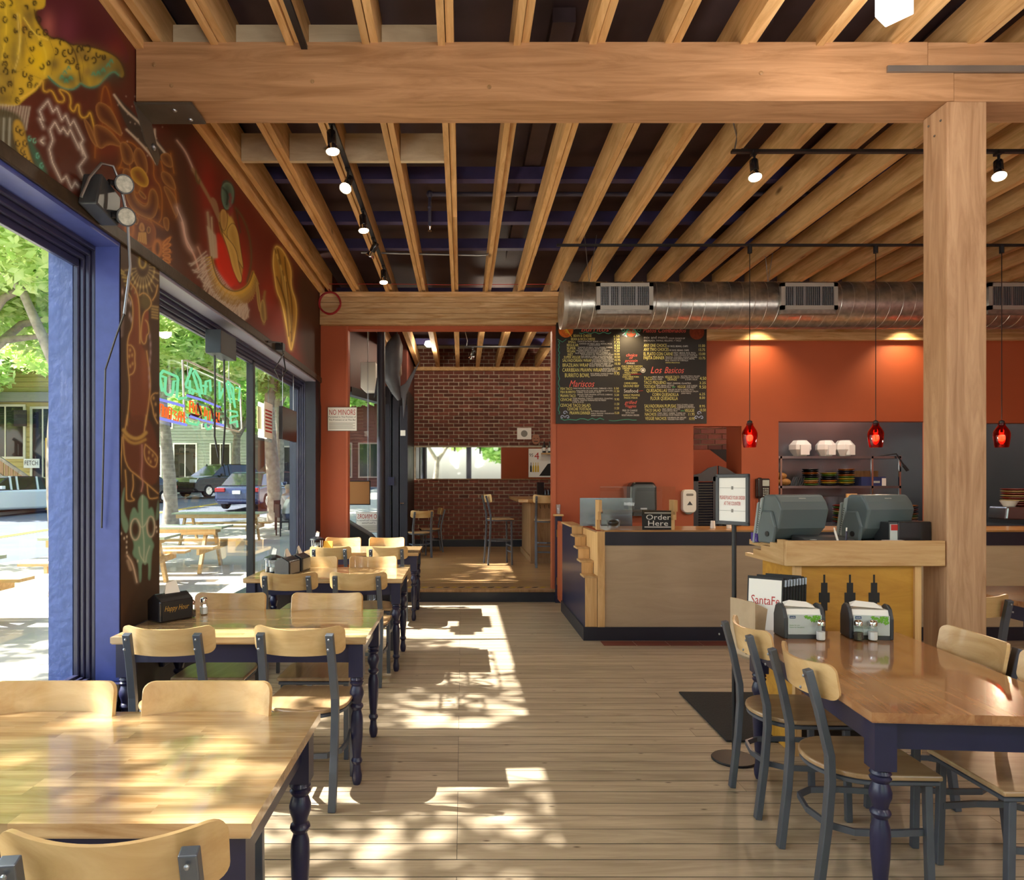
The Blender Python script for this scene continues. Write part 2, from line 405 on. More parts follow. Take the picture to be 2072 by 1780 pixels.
# ------------------------------------------------------------------ strings used on signs and boards
MENU = [  # text, x0, x1, baseline y, cap height (photo readings on the board), colour
 ('Burritos', 1176, 1231, 670.5, 9, 'chalk_r'), ('BEAN & CHEESE', 1160.5, 1197, 681.5, 5, 'chalk_y'), ('BEAN & RICE-CHEESE', 1155.5, 1204, 688.2, 5, 'chalk_y'),
 ('SMALL', 1149.5, 1165.5, 694, 4.6, 'chalk_y'), ('CHOICE OF MEAT, BEANS + PICO', 1168.5, 1223, 692, 2.6, 'chalk_w'),
 ('REGULAR', 1147, 1170.5, 700.6, 5.2, 'chalk_y'), ('CHOICE OF MEAT, RICE, BEANS, PICO', 1172, 1238, 696.6, 2.6, 'chalk_w'), ('+ GUACAMOLE', 1189, 1214, 699.3, 2.2, 'chalk_w'),
 ('SUPER', 1147, 1165, 707, 5, 'chalk_y'), ('CHOICE OF MEAT, RICE, BEANS, CHEESE,', 1169.5, 1239.5, 703.8, 2.4, 'chalk_w'), ('PICO, GUACAMOLE, SOUR CREAM', 1169.5, 1226, 706.8, 2.3, 'chalk_w'),
 ('VEGAN', 1147, 1163.5, 713, 5, 'chalk_y'), ('SAUTEED FRESH VEGGIES & RICE, BEANS,', 1166, 1234, 710, 2.4, 'chalk_w'), ('LETTUCE, SALSA & PICO DE GALLO', 1170, 1230, 712.8, 2.3, 'chalk_w'),
 ('WET', 1148, 1159.5, 719.5, 5, 'chalk_y'), ('RICE, BEANS, CHOICE OF MEAT COVERED IN', 1164.5, 1235, 715.6, 2.3, 'chalk_w'), ('ENCHILADA OR TOMATILLO SAUCE', 1176, 1241, 718.3, 2.3, 'chalk_w'),
 ('SUPER VEGGIE', 1141, 1174.5, 725, 5.2, 'chalk_y'), ('RICE, BEANS, CHEESE, GUACAMOLE, PICO', 1176, 1239, 721.8, 2.3, 'chalk_w'), ('LETTUCE & SOUR CREAM, GRILLED VEGGIES', 1176, 1239, 724.4, 2.3, 'chalk_w'),
 ('SALVADORIAN WRAP', 1138, 1197, 732, 6, 'chalk_y'), ('CHOICE OF CHICKEN, CURTIDO', 1199, 1242, 727.4, 2.3, 'chalk_w'), ('RICE, BEANS, SALSA & PICO', 1198, 1240, 730.2, 2.3, 'chalk_w'), ('GUACAMOLE & SOUR CREAM', 1197, 1241, 733, 2.3, 'chalk_w'),
 ('BRAZILIAN WRAP', 1138.5, 1191, 742, 7, 'chalk_y'), ('RICE, BRAZILIAN BEEF W/', 1193, 1236, 736.5, 2.3, 'chalk_w'), ('BLACK BEANS, CHIMI SALSA', 1192.5, 1241, 739.4, 2.3, 'chalk_w'), ('GUAC. & SOUR CREAM', 1192, 1238, 742, 2.3, 'chalk_w'),
 ('CARRIBEAN PRAWN WRAP', 1138, 1218, 752, 7.4, 'chalk_y'), ('PRAWNS, RICE', 1219.5, 1243, 746.5, 2.3, 'chalk_w'), ('BEANS, MANGO', 1218.5, 1244, 749.2, 2.3, 'chalk_w'), ('SALSA, JERK SAUCE', 1217, 1249, 752, 2.3, 'chalk_w'),
 ('BURRITO BOWL', 1143, 1193, 763, 8, 'chalk_y'), ('RICE, BEANS, CHOICE OF MEAT,', 1195, 1242, 757.2, 2.6, 'chalk_w'), ('GUACAMOLE & PICO', 1195.5, 1230, 760.6, 2.6, 'chalk_w'),
 ('6.50', 1241.5, 1253.5, 682.3, 4.8, 'chalk_y'), ('7.50', 1242, 1253.5, 688.8, 4.6, 'chalk_y'), ('7.75', 1242.5, 1254, 695, 4.4, 'chalk_y'), ('8.50', 1243, 1254, 701, 4.4, 'chalk_y'), ('9.50 ', 1243, 1254, 706.5, 4.2, 'chalk_y'), ('9.50', 1243, 1253.5, 712, 4.2, 'chalk_y'),
 ('10.00', 1243, 1254, 718.3, 4.2, 'chalk_y'), ('10.50 ', 1243, 1254.5, 724.3, 4.4, 'chalk_y'), ('10.95', 1243.5, 1255, 730.5, 4.6, 'chalk_y'), ('10.50', 1244, 1255, 738, 5, 'chalk_y'), ('11.50', 1243, 1255, 748.5, 6, 'chalk_y'), ('9.95', 1243, 1253.5, 758.5, 6.4, 'chalk_y'),
 ('Mariscos', 1152, 1201, 782.5, 13, 'chalk_r'), ('FISH TACO', 1134, 1158, 788.6, 5, 'chalk_y'), ('MAHI MAHI OR COD W/ SALSA, CABBAGE + PICO', 1160, 1239, 787, 2.8, 'chalk_w'),
 ('FISH BURRITO', 1134, 1164.5, 795.4, 5, 'chalk_y'), ('MAHI MAHI OR COD, RICE, BEANS, LETTUCE,', 1166, 1240, 791.6, 2.6, 'chalk_w'), ('CHEESE, GUACAMOLE + PICO', 1167, 1216, 794.8, 2.5, 'chalk_w'),
 ('PRAWN TACO', 1134, 1165, 803.3, 5.6, 'chalk_y'), ('GRILLED TIGER PRAWNS, LETTUCE, CABBAGE,', 1168, 1240, 799.4, 2.6, 'chalk_w'), ('& PICO DE GALLO', 1172, 1200, 803, 2.5, 'chalk_w'),
 ('CEVICHE', 1134, 1157, 811, 5.4, 'chalk_y'), ('TIGER PRAWNS, TOMATO, AVOCADO, CILANTRO,', 1158.5, 1240.5, 807.6, 2.8, 'chalk_w'), ('ONION, TAPATIO MARINATED IN FRESH', 1158.5, 1226, 811.2, 2.8, 'chalk_w'), ('LIME JUICE', 1158.5, 1181, 814.6, 2.5, 'chalk_w'),
 ('CEVICHE TACO SALAD', 1134, 1194.5, 822.8, 6, 'chalk_y'), ('CEVICHE TOSTADA', 1148, 1197, 830, 5.8, 'chalk_y'), ('PRAWN DINNER', 1153, 1194.5, 838.3, 6.2, 'chalk_y'), ('BUTTERED-GRILLED', 1196, 1226, 833, 2.5, 'chalk_w'), ('GARLIC PRAWNS + MUSHROOM', 1196, 1242, 837.6, 2.6, 'chalk_w'), ('GREEN ONIONS', 1196, 1220, 841.6, 2.5, 'chalk_w'),
 ('5.50', 1242.5, 1252, 787.6, 4, 'chalk_y'), ('11.50 ', 1242.5, 1253, 793.6, 4.4, 'chalk_y'), ('5.50 ', 1243.5, 1252.5, 801, 4.4, 'chalk_y'), ('9.95 ', 1243.5, 1253, 810, 4.6, 'chalk_y'), ('11.50  ', 1243.5, 1253, 819.5, 4.8, 'chalk_y'), ('11.50   ', 1243.5, 1252.5, 828, 4.8, 'chalk_y'), ('15.00', 1243.5, 1253, 837.5, 4.6, 'chalk_y'),
 ('Platos Combinados', 1301, 1387, 672.5, 8.5, 'chalk_r'), ('mix and match', 1303, 1351, 685, 5.2, 'chalk_w'), ('-YOUR CHOICE OF', 1352, 1386, 686, 3.2, 'chalk_w'), ('ENCHILADA, TAMALE, RELLENO, + TACO', 1303, 1378, 690.6, 3.4, 'chalk_w'),
 ('ANY ONE CHOICE', 1302.5, 1349, 701.8, 6.4, 'chalk_y'), ('W/ RICE, BEANS, CHIPS', 1350, 1392, 702, 3.4, 'chalk_w'), ('ANY TWO CHOICES', 1302.5, 1353, 710, 6.4, 'chalk_y'), ('W/ RICE, BEANS, CHIPS ', 1354, 1394, 710.2, 3.4, 'chalk_w'),
 ('EL PLATO CON CARNE', 1302.5, 1361.5, 719, 6.6, 'chalk_y'), ('MEAT, BEANS, RICE, PICO,', 1363, 1408, 715.4, 3, 'chalk_w'), ('CHIPS, CHOICE OF TORTILLA', 1363, 1411, 719.6, 3, 'chalk_w'),
 ('FAJITA DINNER', 1302.5, 1344.5, 726.8, 6.4, 'chalk_y'), ('PRAWNS, CHICKEN, CHOICE VEGGIES,', 1346.5, 1411, 723.6, 2.7, 'chalk_w'), ('LETTUCE, GUACAMOLE, PICO, BEANS,', 1346.5, 1405.5, 727, 2.8, 'chalk_w'), ('RICE, CHOICE OF TORTILLA', 1346.5, 1392.5, 730.6, 2.8, 'chalk_w'), ('WITH PRAWNS', 1346.5, 1375.5, 735, 2.8, 'chalk_y'),
 ('11.00', 1414, 1426.5, 702, 5.4, 'chalk_y'), ('13.75', 1414, 1426.5, 710, 5.2, 'chalk_y'), ('13.00', 1414.5, 1427, 718.4, 5.2, 'chalk_y'), ('13.75 ', 1414.5, 1427, 726.8, 5.2, 'chalk_y'),
 ('Los', 1316.5, 1337.5, 754.8, 13, 'chalk_r'), ('Basicos', 1344.5, 1382.5, 754.8, 12.5, 'chalk_r'),
 ('TACO', 1303, 1319.5, 769, 7.2, 'chalk_y'), ('MEAT, BEANS,', 1320, 1343, 764.2, 3.4, 'chalk_w'), ('PICO, CHIPS', 1320, 1340, 768.6, 3.2, 'chalk_w'), ('VEGGIE TACO', 1345.5, 1374.5, 765, 5, 'chalk_y'), ('GRANDE', 1350.5, 1369.5, 769.8, 4.4, 'chalk_y'), ('SAUTEED FRESH VEGGIES', 1377.5, 1416, 762, 2.4, 'chalk_w'), ('CHEESE, BEANS, RICE, PICO', 1377, 1413, 765.4, 2.4, 'chalk_w'), ('& CHIPS, SALSA', 1386.5, 1411, 769, 2.4, 'chalk_w'),
 ('TACO PEQUENO', 1303, 1347.5, 776.8, 6.4, 'chalk_y'), ('MEAT, ONIONS, CILANTRO', 1349.5, 1398, 777, 3.4, 'chalk_w'), ('TOSTADA', 1303, 1326.5, 784.8, 6.2, 'chalk_y'), ('MEAT, BEANS, LETTUCE', 1327.5, 1364, 781.4, 3, 'chalk_w'), ('GUACAMOLE, PICO', 1329, 1357, 784.8, 2.8, 'chalk_w'), ('or', 1360, 1367, 784.6, 3, 'chalk_gr'), ('VEGGIE', 1370.5, 1387.5, 785, 5.4, 'chalk_y'), ('SUB CHEESE', 1389.5, 1411, 781.8, 3, 'chalk_w'), ('FOR MEAT', 1389.5, 1408, 785.4, 3, 'chalk_w'),
 ('QUESADILLAS', 1308, 1349.5, 793, 6.4, 'chalk_y'), ('GRILLED W/ JACK CHEESE, PICO,', 1351, 1404, 789.4, 2.8, 'chalk_w'), ('SOUR CREAM, GUACAMOLE, SALSA', 1352, 1413, 793, 2.6, 'chalk_w'), ('(ADD MEAT)', 1378.5, 1398, 796.8, 2.8, 'chalk_w'),
 ('CORN QUESADILLA', 1320, 1373, 801, 6.2, 'chalk_y'), ('FLOUR QUESADILLA', 1316.5, 1371.5, 809.2, 6.8, 'chalk_y'), ('SALVADORIAN PUPUSAS', 1304, 1368, 824.6, 6.8, 'chalk_y'), ('TWO STUFFED CORN', 1369.5, 1403, 820, 2.5, 'chalk_w'), ('TORTILLAS, BEANS,', 1370, 1403.5, 822.8, 2.4, 'chalk_w'), ('CHEESE & CURTIDO', 1369.5, 1406, 825.4, 2.3, 'chalk_w'),
 ('TACO SALAD', 1304.5, 1337, 832.6, 6, 'chalk_y'), ('MEAT, BEANS, LETTUCE', 1340, 1376, 829, 2.9, 'chalk_w'), ('GUACAMOLE, PICO', 1340, 1370.5, 832.6, 2.8, 'chalk_w'), ('also', 1377.5, 1385, 832, 3, 'chalk_gr'), ('VEGGIE ', 1385.5, 1405, 833.4, 6.4, 'chalk_y'),
 ('NACHOS', 1305, 1328, 841, 6.4, 'chalk_y'), ('CHIPS, MEAT, CHEESE, TOPPED W/', 1330, 1387, 837.4, 2.9, 'chalk_w'), ('GUACAMOLE, SOUR CREAM, PICO', 1330, 1385.5, 841, 2.8, 'chalk_w'), ('VEGGIE NACHOS', 1305.5, 1348.5, 849.6, 6.6, 'chalk_y'), ('SUB BEANS OR GRILLED', 1350.5, 1388.5, 846, 2.9, 'chalk_w'), ('VEGGIES FOR MEAT', 1350.5, 1384.5, 849.6, 2.9, 'chalk_w'),
 ('4.50', 1416, 1429, 768.5, 6.4, 'chalk_y'), ('3.25', 1415.5, 1428, 777, 5, 'chalk_y'), ('9.50  ', 1415, 1428.5, 786, 6.4, 'chalk_y'), ('6.25', 1415.5, 1426.5, 799.5, 5, 'chalk_y'), ('8.00', 1415.5, 1426.5, 807, 5, 'chalk_y'), ('8.95', 1415.5, 1426.5, 824, 5, 'chalk_y'), ('10.50  ', 1416.5, 1428, 832, 5.6, 'chalk_y'), ('11.95', 1393, 1405.5, 840.8, 5.8, 'chalk_y'), ('10.95 ', 1394.5, 1405.5, 849.6, 5.8, 'chalk_y'),
 ('choice', 1266.5, 1289, 721, 6, 'chalk_r'), ('of', 1273, 1280, 726, 5, 'chalk_r'), ('protein', 1265, 1289.5, 732, 5, 'chalk_r'), ('meat', 1268, 1284.5, 736.3, 3.6, 'chalk_w'), ('CHILE VERDE CHICKEN', 1257.5, 1300, 742.6, 3.6, 'chalk_y'), ('CHICKEN COLORADO', 1259.5, 1297, 747, 3.6, 'chalk_y'), ('MOLE', 1263.5, 1273, 751, 3.4, 'chalk_y'), ('CHICKEN', 1278.5, 1294.5, 751, 3.4, 'chalk_y'), ('POLLO ASADO', 1264, 1289.5, 755.6, 3.6, 'chalk_y'), ('CARNITAS', 1260.5, 1276, 759.6, 3, 'chalk_y'), ('CHILE VERDE PORK', 1259.5, 1293, 764, 3.4, 'chalk_y'), ('CHORIZO', 1264.5, 1281.5, 768, 3.2, 'chalk_y'),
 ('CARNE ASADA', 1263, 1290, 777, 4, 'chalk_y'), ('GROUND BEEF', 1261.5, 1293, 783, 4.4, 'chalk_y'), ('Seafood', 1262.5, 1291, 794, 7, 'chalk_w'), ('GARLIC PRAWNS', 1261.5, 1294.5, 801.4, 4.2, 'chalk_y'), ('MAHI MAHI', 1263, 1289.5, 806.6, 3.8, 'chalk_y'), ('grilled', 1264, 1287, 817, 6.6, 'chalk_r'), ('Veggies', 1264, 1287, 824, 5.6, 'chalk_r'), ('FREE OF CHARGE', 1259.5, 1289.5, 832, 3.6, 'chalk_w'), ('WITH ANY', 1265.5, 1284, 836.6, 3.2, 'chalk_w'), ('VEGETARIAN ORDER', 1257.5, 1293.5, 841.6, 3.4, 'chalk_w'),
]
OTHER = ['NO MINORS', 'Permitted in This Portion of', 'The Premises or at This Bar', 'Order', 'Here', 'PLEASE PLACE YOUR ORDER', 'AT THE COUNTER', 'FETCH', 'micros', 'Happy Hour', 'SantaFe', 'tork',
         'Better for you.', 'Better for the planet.', 'of These Premises', '4', '95']
prep_text([m[0] for m in MENU] + OTHER)

# ------------------------------------------------------------------ the setting
XL, YR, ZJ = -1.80, 8.79, 3.92          # left wall face, rear wall face, underside of the joists
Z_DECK = 4.42
# floor: every board its own piece
floor = struct(MB().box(-2.25, 7.6, -4.1, 8.95, -0.12, -0.0016).build('floor', M['mortar']))
floor.data.materials.clear(); floor.data.materials.append(M['black'])
rng = random.Random(3)
bw = 0.1225
_pm = {}
def plank_mesh(L, wv, th, mat, key):
    k = (round(L, 3), key)
    if k not in _pm:
        _pm[k] = MB().box(0, L, 0.003, wv - 0.003, -th, 0).mesh('plank', mat)
    return _pm[k]
y = YR - bw; row = 0
while y > -0.6:
    cuts = [-2.2, -0.02 if row % 3 != 1 else rng.choice([-1.2, 1.4]), 3.2 if row % 2 else 2.4, 5.4, 7.55]
    if y < 4.4 and row % 2 == 0 and cuts[1] != -0.02: cuts[1] = -0.02
    for a, b in zip(cuts[:-1], cuts[1:]):
        if b > 4 and y < 2: continue
        o = link('plank', plank_mesh(b - a - 0.002, bw, 0.02, M['floor'], 'f'), floor, (a, y, -rng.random() * 0.0012))
    y -= bw; row += 1
# row of quarry tiles at the foot of the counter
for i in range(9):
    B('tile', M['tile'], floor, 1.32 + i * 0.31, 1.62 + i * 0.31, 6.43, 6.60, -0.012, 0.003)

# left wall: solid below the sill, above the heads, and the piers
wall_l = struct(MB().box(-2.22, XL, -4.1, YR, 2.80, 4.45).box(-2.22, XL - 0.02, -4.1, YR, -0.1, 0.44)
                .box(-2.15, XL, 3.64, 4.11, 0.4, 2.85).box(-2.11, XL, 8.50, YR + 0.15, -0.1, 2.85).box(-2.22, XL, -4.1, -0.6, 0.4, 2.85)
                .build('wall_left', M['navydark']))
B('sill', M['navy'], wall_l, -2.2, XL + 0.03, -0.6, 3.64, 0.42, 0.475, bev=0.008)
B('sill', M['navy'], wall_l, -2.2, XL + 0.03, 4.11, 8.50, 0.42, 0.455, bev=0.008)
B('pier_face', M['blue'], wall_l, -1.925, XL - 0.001, 3.632, 3.64, 0.475, 2.80)
B('head_board', M['blue'], wall_l, -1.925, XL, -0.6, 3.64, 2.755, 2.80)
B('head_board', simple('soffit_grey_paint', '8a8aa0', 0.35), wall_l, -1.925, XL, 4.11, 8.5, 2.755, 2.80)
B('trim_rail', simple('mural_rail_paint', '32261a', 0.5, noise=0.3, nscale=20, bump=0.3), wall_l, XL, XL + 0.018, -0.6, YR, 2.775, 2.845, bev=0.006)
B('trim_rail', M['navydark'], wall_l, XL, XL + 0.012, 3.66, 4.13, 0.66, 0.735, bev=0.006)
B('pier_panel', simple('pier_dark_panel', '2b2018', 0.4), wall_l, XL, XL + 0.006, 3.642, 4.108, 0.0, 0.66)
def window(n, y0, y1, z0, z1, mull=None, outer=None):
    w = struct(bpy.data.objects.new('window_%d' % n, None)); C.objects.link(w)
    steps = [(-1.95, -1.925, 0.022), (-1.976, -1.95, 0.05), (-2.0, -1.976, 0.075), (-2.03, -2.0, 0.11)]
    for xa, xb, d in steps:
        B('moulding', M['bluedark'], w, xa, xb, y0, y1, z1 - d, z1 + 0.03, bev=0.006)
        B('moulding', M['bluedark'], w, xa, xb, y1 - d * 0.3, y1 + 0.03, z0, z1, bev=0.006)
        B('moulding', M['bluedark'], w, xa, xb, y0 - 0.03, y0 + d, z0, z1, bev=0.006)
        B('moulding', M['bluedark'], w, xa, xb, y0, y1, z0 - 0.02, z0 + d * 0.35, bev=0.004)
    B('outer_jamb', outer or simple('outer_jamb_paint', '51639c', 0.6, noise=0.1, nscale=20, bump=0.3), w, (-2.11 if n == 2 else -2.155), -2.03, y1 - 0.035, y1 + 0.02, z0 - 0.1, z1 + 0.2)
    B('outer_jamb', M['blue'], w, -2.155, -2.03, y0 - 0.02, y0 + 0.10, z0 - 0.1, z1 + 0.2)
    edges = [y0] + (mull or []) + [y1]
    for a, b in zip(edges[:-1], edges[1:]):
        B('pane', M['glass'], w, -2.022, -2.018, a, b, z0, z1)
    for m in (mull or []):
        B('mullion', M['black'], w, -2.06, -1.99, m - 0.028, m + 0.028, z0, z1, bev=0.004)
    return w
window(1, -0.6, 3.64, 0.475, 2.755)
window(2, 4.11, 8.50, 0.455, 2.755, [6.63], simple('far_jamb_paint', '3c4658', 0.6, noise=0.1, nscale=20, bump=0.3))

# rear wall with its openings (orange), the opening to the bar, the kitchen pass
rear = struct(MB().box(-2.08, -1.475, YR, YR + 0.15, 0, 3.5).box(1.142, 2.94, YR, YR + 0.15, 0, 3.5)
              .box(2.94, 3.55, YR, YR + 0.15, 2.23, 3.5).box(3.55, 4.02, YR, YR + 0.5, 0, 3.5).box(4.02, 5.95, YR, YR + 0.15, 2.29, 3.5)
              .box(5.95, 6.25, YR, YR + 0.15, 0, 3.5).box(6.25, 7.6, YR, YR + 0.15, 2.27, 3.5).box(-1.475, 1.142, YR, YR + 0.15, 3.46, 3.5)
              .box(-2.08, 7.6, YR, YR + 0.15, 3.5, 3.9)
              .build('wall_rear', M['orange']))
MB().box(1.142, 1.19, YR - 0.012, YR, 0.16, 3.5).build('casing', M['orange2'], rear)
MB().box(-1.475, -1.45, YR - 0.012, YR + 0.15, 0.16, 3.5).build('casing', M['orange2'], rear)
MB().box(1.6, 7.6, YR + 0.05, YR + 0.12, 3.9, 4.45).build('upper_panel', M['deck'], rear)  # dark sheet put in for the shaded open space above the beam
# stepped threshold to the bar
step = struct(MB().box(-1.78, 1.2, YR - 0.02, YR + 0.02, 0, 0.125).build('trim_1', M['navydark']))
B('nosing', M['barwood'], step, -1.78, 1.2, YR - 0.045, YR + 0.1, 0.125, 0.162, bev=0.008)
for i in range(22):
    MB().prism([(-1.0 + i * 0.095, YR + 0.11), (-0.945 + i * 0.095, YR + 0.11), (-0.915 + i * 0.095, YR + 0.16), (-0.97 + i * 0.095, YR + 0.16)], 0.161, 0.164, 2).build('tape_stripe', M['yellowtape'] if i % 2 else M['black'], step)

# right wall, wall behind the camera with its glazing
struct(B('wall_right', M['orange'], None, 7.6, 7.8, -4.1, 8.8, -0.1, 4.45))
struct(B('wall_kitchen_side', M['darkplastic'], None, 7.6, 7.8, 8.8, 10.9, -0.1, 4.45))
wf = struct(MB().box(-2.3, 7.8, -4.3, -4.1, 3.3, 4.45).box(-2.3, 7.8, -4.3, -4.1, -0.1, 0.35)
            .box(-2.3, -1.7, -4.3, -4.1, 0, 3.3).box(0.2, 0.45, -4.3, -4.1, 0, 3.3).box(2.5, 2.75, -4.3, -4.1, 0, 3.3).box(4.9, 5.15, -4.3, -4.1, 0, 3.3).box(7.3, 7.8, -4.3, -4.1, 0, 3.3)
            .build('wall_front', M['navy']))
for a, b in ((-1.7, 0.2), (0.45, 2.5), (2.75, 4.9), (5.15, 7.3)):
    B('pane', M['glass'], wf, a, b, -4.2, -4.19, 0.35, 3.3)

# ceiling: deck, painted purlins, joists, blocking
ceiling = struct(MB().box(-2.25, 7.8, -4.2, 14.8, Z_DECK, Z_DECK + 0.1).build('ceiling', M['deck']))
for yy in (-2.4, -0.6, 1.2, 2.6, 3.3, 4.72, 6.1, 7.1, 7.9, 9.9, 11.8, 13.4):
    B('purlin', M['purlin'], ceiling, -1.8, 7.6, yy, yy + 0.09, 4.19, 4.30)
for xx in (0.55, 1.75, 3.0, 4.3):
    B('deck_board', M['deck'], ceiling, xx, xx + 0.14, 4.2, 8.7, 4.31, 4.40)
JX = [-1.752 + 0.4155 * k for k in range(22)]
rj = random.Random(11)
for k, x in enumerate(JX):
    dz = rj.uniform(-0.006, 0.008)
    cut = rj.choice([4.6, 5.0, 6.3, 7.4])
    if k == 0:
        B('joist', M['joist'], ceiling, XL + 0.002, XL + 0.05, -1.5, YR + 0.02, ZJ - 0.02, ZJ + 0.24)
        B('joist', M['joist'], ceiling, XL + 0.10, XL + 0.145, -1.5, YR + 0.02, ZJ + 0.02, ZJ + 0.25); continue
    B('joist', M['joist'], ceiling, x - 0.043, x - 0.003, -1.5, YR + 0.1, ZJ + dz, ZJ + 0.25)
    B('joist', M['joist'], ceiling, x + 0.002, x + 0.044, -1.5, cut, ZJ + 0.012, ZJ + 0.25)
    B('joist', M['joist'], ceiling, x + 0.001, x + 0.042, cut + 0.004, YR + 0.1, ZJ + 0.018 - dz, ZJ + 0.25)
    if x < 1.6: B('joist', M['joist'], ceiling, x - 0.04, x + 0.04, YR + 0.1, 14.6, ZJ + 0.01, ZJ + 0.25)
for k in range(0, 4):
    a = (XL + 0.15) if k == 0 else JX[k] + 0.046
    B('blocking', M['block'], ceiling, a, JX[k + 1] - 0.045, 5.17, 5.21, ZJ + 0.0, ZJ + 0.205)
    B('blocking', M['block'], ceiling, a, JX[k + 1] - 0.045, 3.95, 3.99, ZJ + 0.02, ZJ + 0.21)
B('ledger', M['joist'], ceiling, -1.0, 2.7, 14.52, 14.6, ZJ - 0.06, ZJ + 0.02)

# ---- timber frame
beam = thing('timber_beam', 'massive sawn fir beam running across the ceiling onto the square post', 'beam', (0, 3.8, 3.6))
MB().box(-1.79, 2.70, 0, 0.234, 0.012, 0.1695).build('beam_length', M['beam'], beam)
MB().box(-1.79, 2.556, 0, 0.234, 0.1695, 0.336).build('beam_length', M['beam'], beam)
MB().box(2.704, 7.55, 0.004, 0.234, 0.012, 0.168).build('beam_length', M['beam'], beam, bev=0.004)
MB().box(2.56, 7.55, 0.0, 0.234, 0.171, 0.336).build('beam_length', M['beam'], beam, bev=0.004)
for px, py in ((347, 173), (312, 131), (632, 165), (990, 176), (1540, 148)):
    p = W(px, py, 3.8); MB().lathe([(0.0115, 0), (0.0115, 0.004), (0.005, 0.006)], n=10).xf(Matrix.Translation((p[0], 0.001, p[2] - 3.6)) @ Matrix.Rotation(PI / 2, 4, 'X')).build('bolt_plug', M['barwood'], beam)
strut = thing('steel_strap', 'grey steel channel strap screwed along the beam face above the post', 'strap', (2.33, 3.79, 3.765))
B('channel', M['conduit'], strut, 0, 4.9, -0.006, 0.008, 0, 0.034)
post = thing('timber_post', 'square fir post standing under the ceiling beam by the registers', 'post', (2.774, 3.9, 0))
MB().box(-0.109, 0.109, -0.1, 0.103, 0, 3.612).build('shaft', M['post'], post, bev=0.008)
for i, (zx, zz) in enumerate(((0.05, 3.53), (0.1, 3.47), (0.15, 3.55))):
    MB().sphere((-0.111, -0.1 + zx, zz), 0.006, 8, 6).build('bolt', M['plate'], post)
plate = thing('steel_bracket', 'dark steel seat bracket bolted under the beam at the painted wall', 'bracket', (-1.62, 3.9, 3.6))
MB().box(-0.18, 0.14, -0.11, 0.10, -0.012, 0.0).build('seat_plate', M['plate'], plate)
MB().prism([(-0.12, 0.0), (0.08, 0.0), (0.2, -0.16), (0.17, -0.22), (0.02, -0.16)], -0.178, -0.17, 0).build('wall_plate', M['plate'], plate)
for a, b in ((0.02, -0.05), (0.07, 0.05)): MB().sphere((a, b, -0.014), (0.015, 0.015, 0.008), 8, 6).build('bolt', M['conduit'], plate)
MB().sphere((-0.165, 0.11, -0.14), (0.012, 0.02, 0.02), 10, 6).build('bolt', M['conduit'], plate)

gl = thing('glulam_beam', 'laminated pine beam over the opening to the bar', 'beam', (0, 8.7, 3.5))
B('core', M['barwood'], gl, -1.79, 7.5, 0.012, 0.085, 0.001, 0.415)
for i in range(6):
    z0 = i * 0.0693
    B('lamination', M['glulam'], gl, -1.79, 7.5, (0.0, 0.004, 0.001, 0.005, 0.0, 0.003)[i], 0.05, z0 + 0.0024, z0 + 0.0669)
lg = thing('ledger_board', 'pine ledger under the laminated beam above the kitchen opening', 'board', (0, 8.71, 3.31))
for i in range(2): B('lamination', M['glulam'], lg, 2.98, 7.5, 0, 0.075, 0.095 * i, 0.095 * i + 0.094)
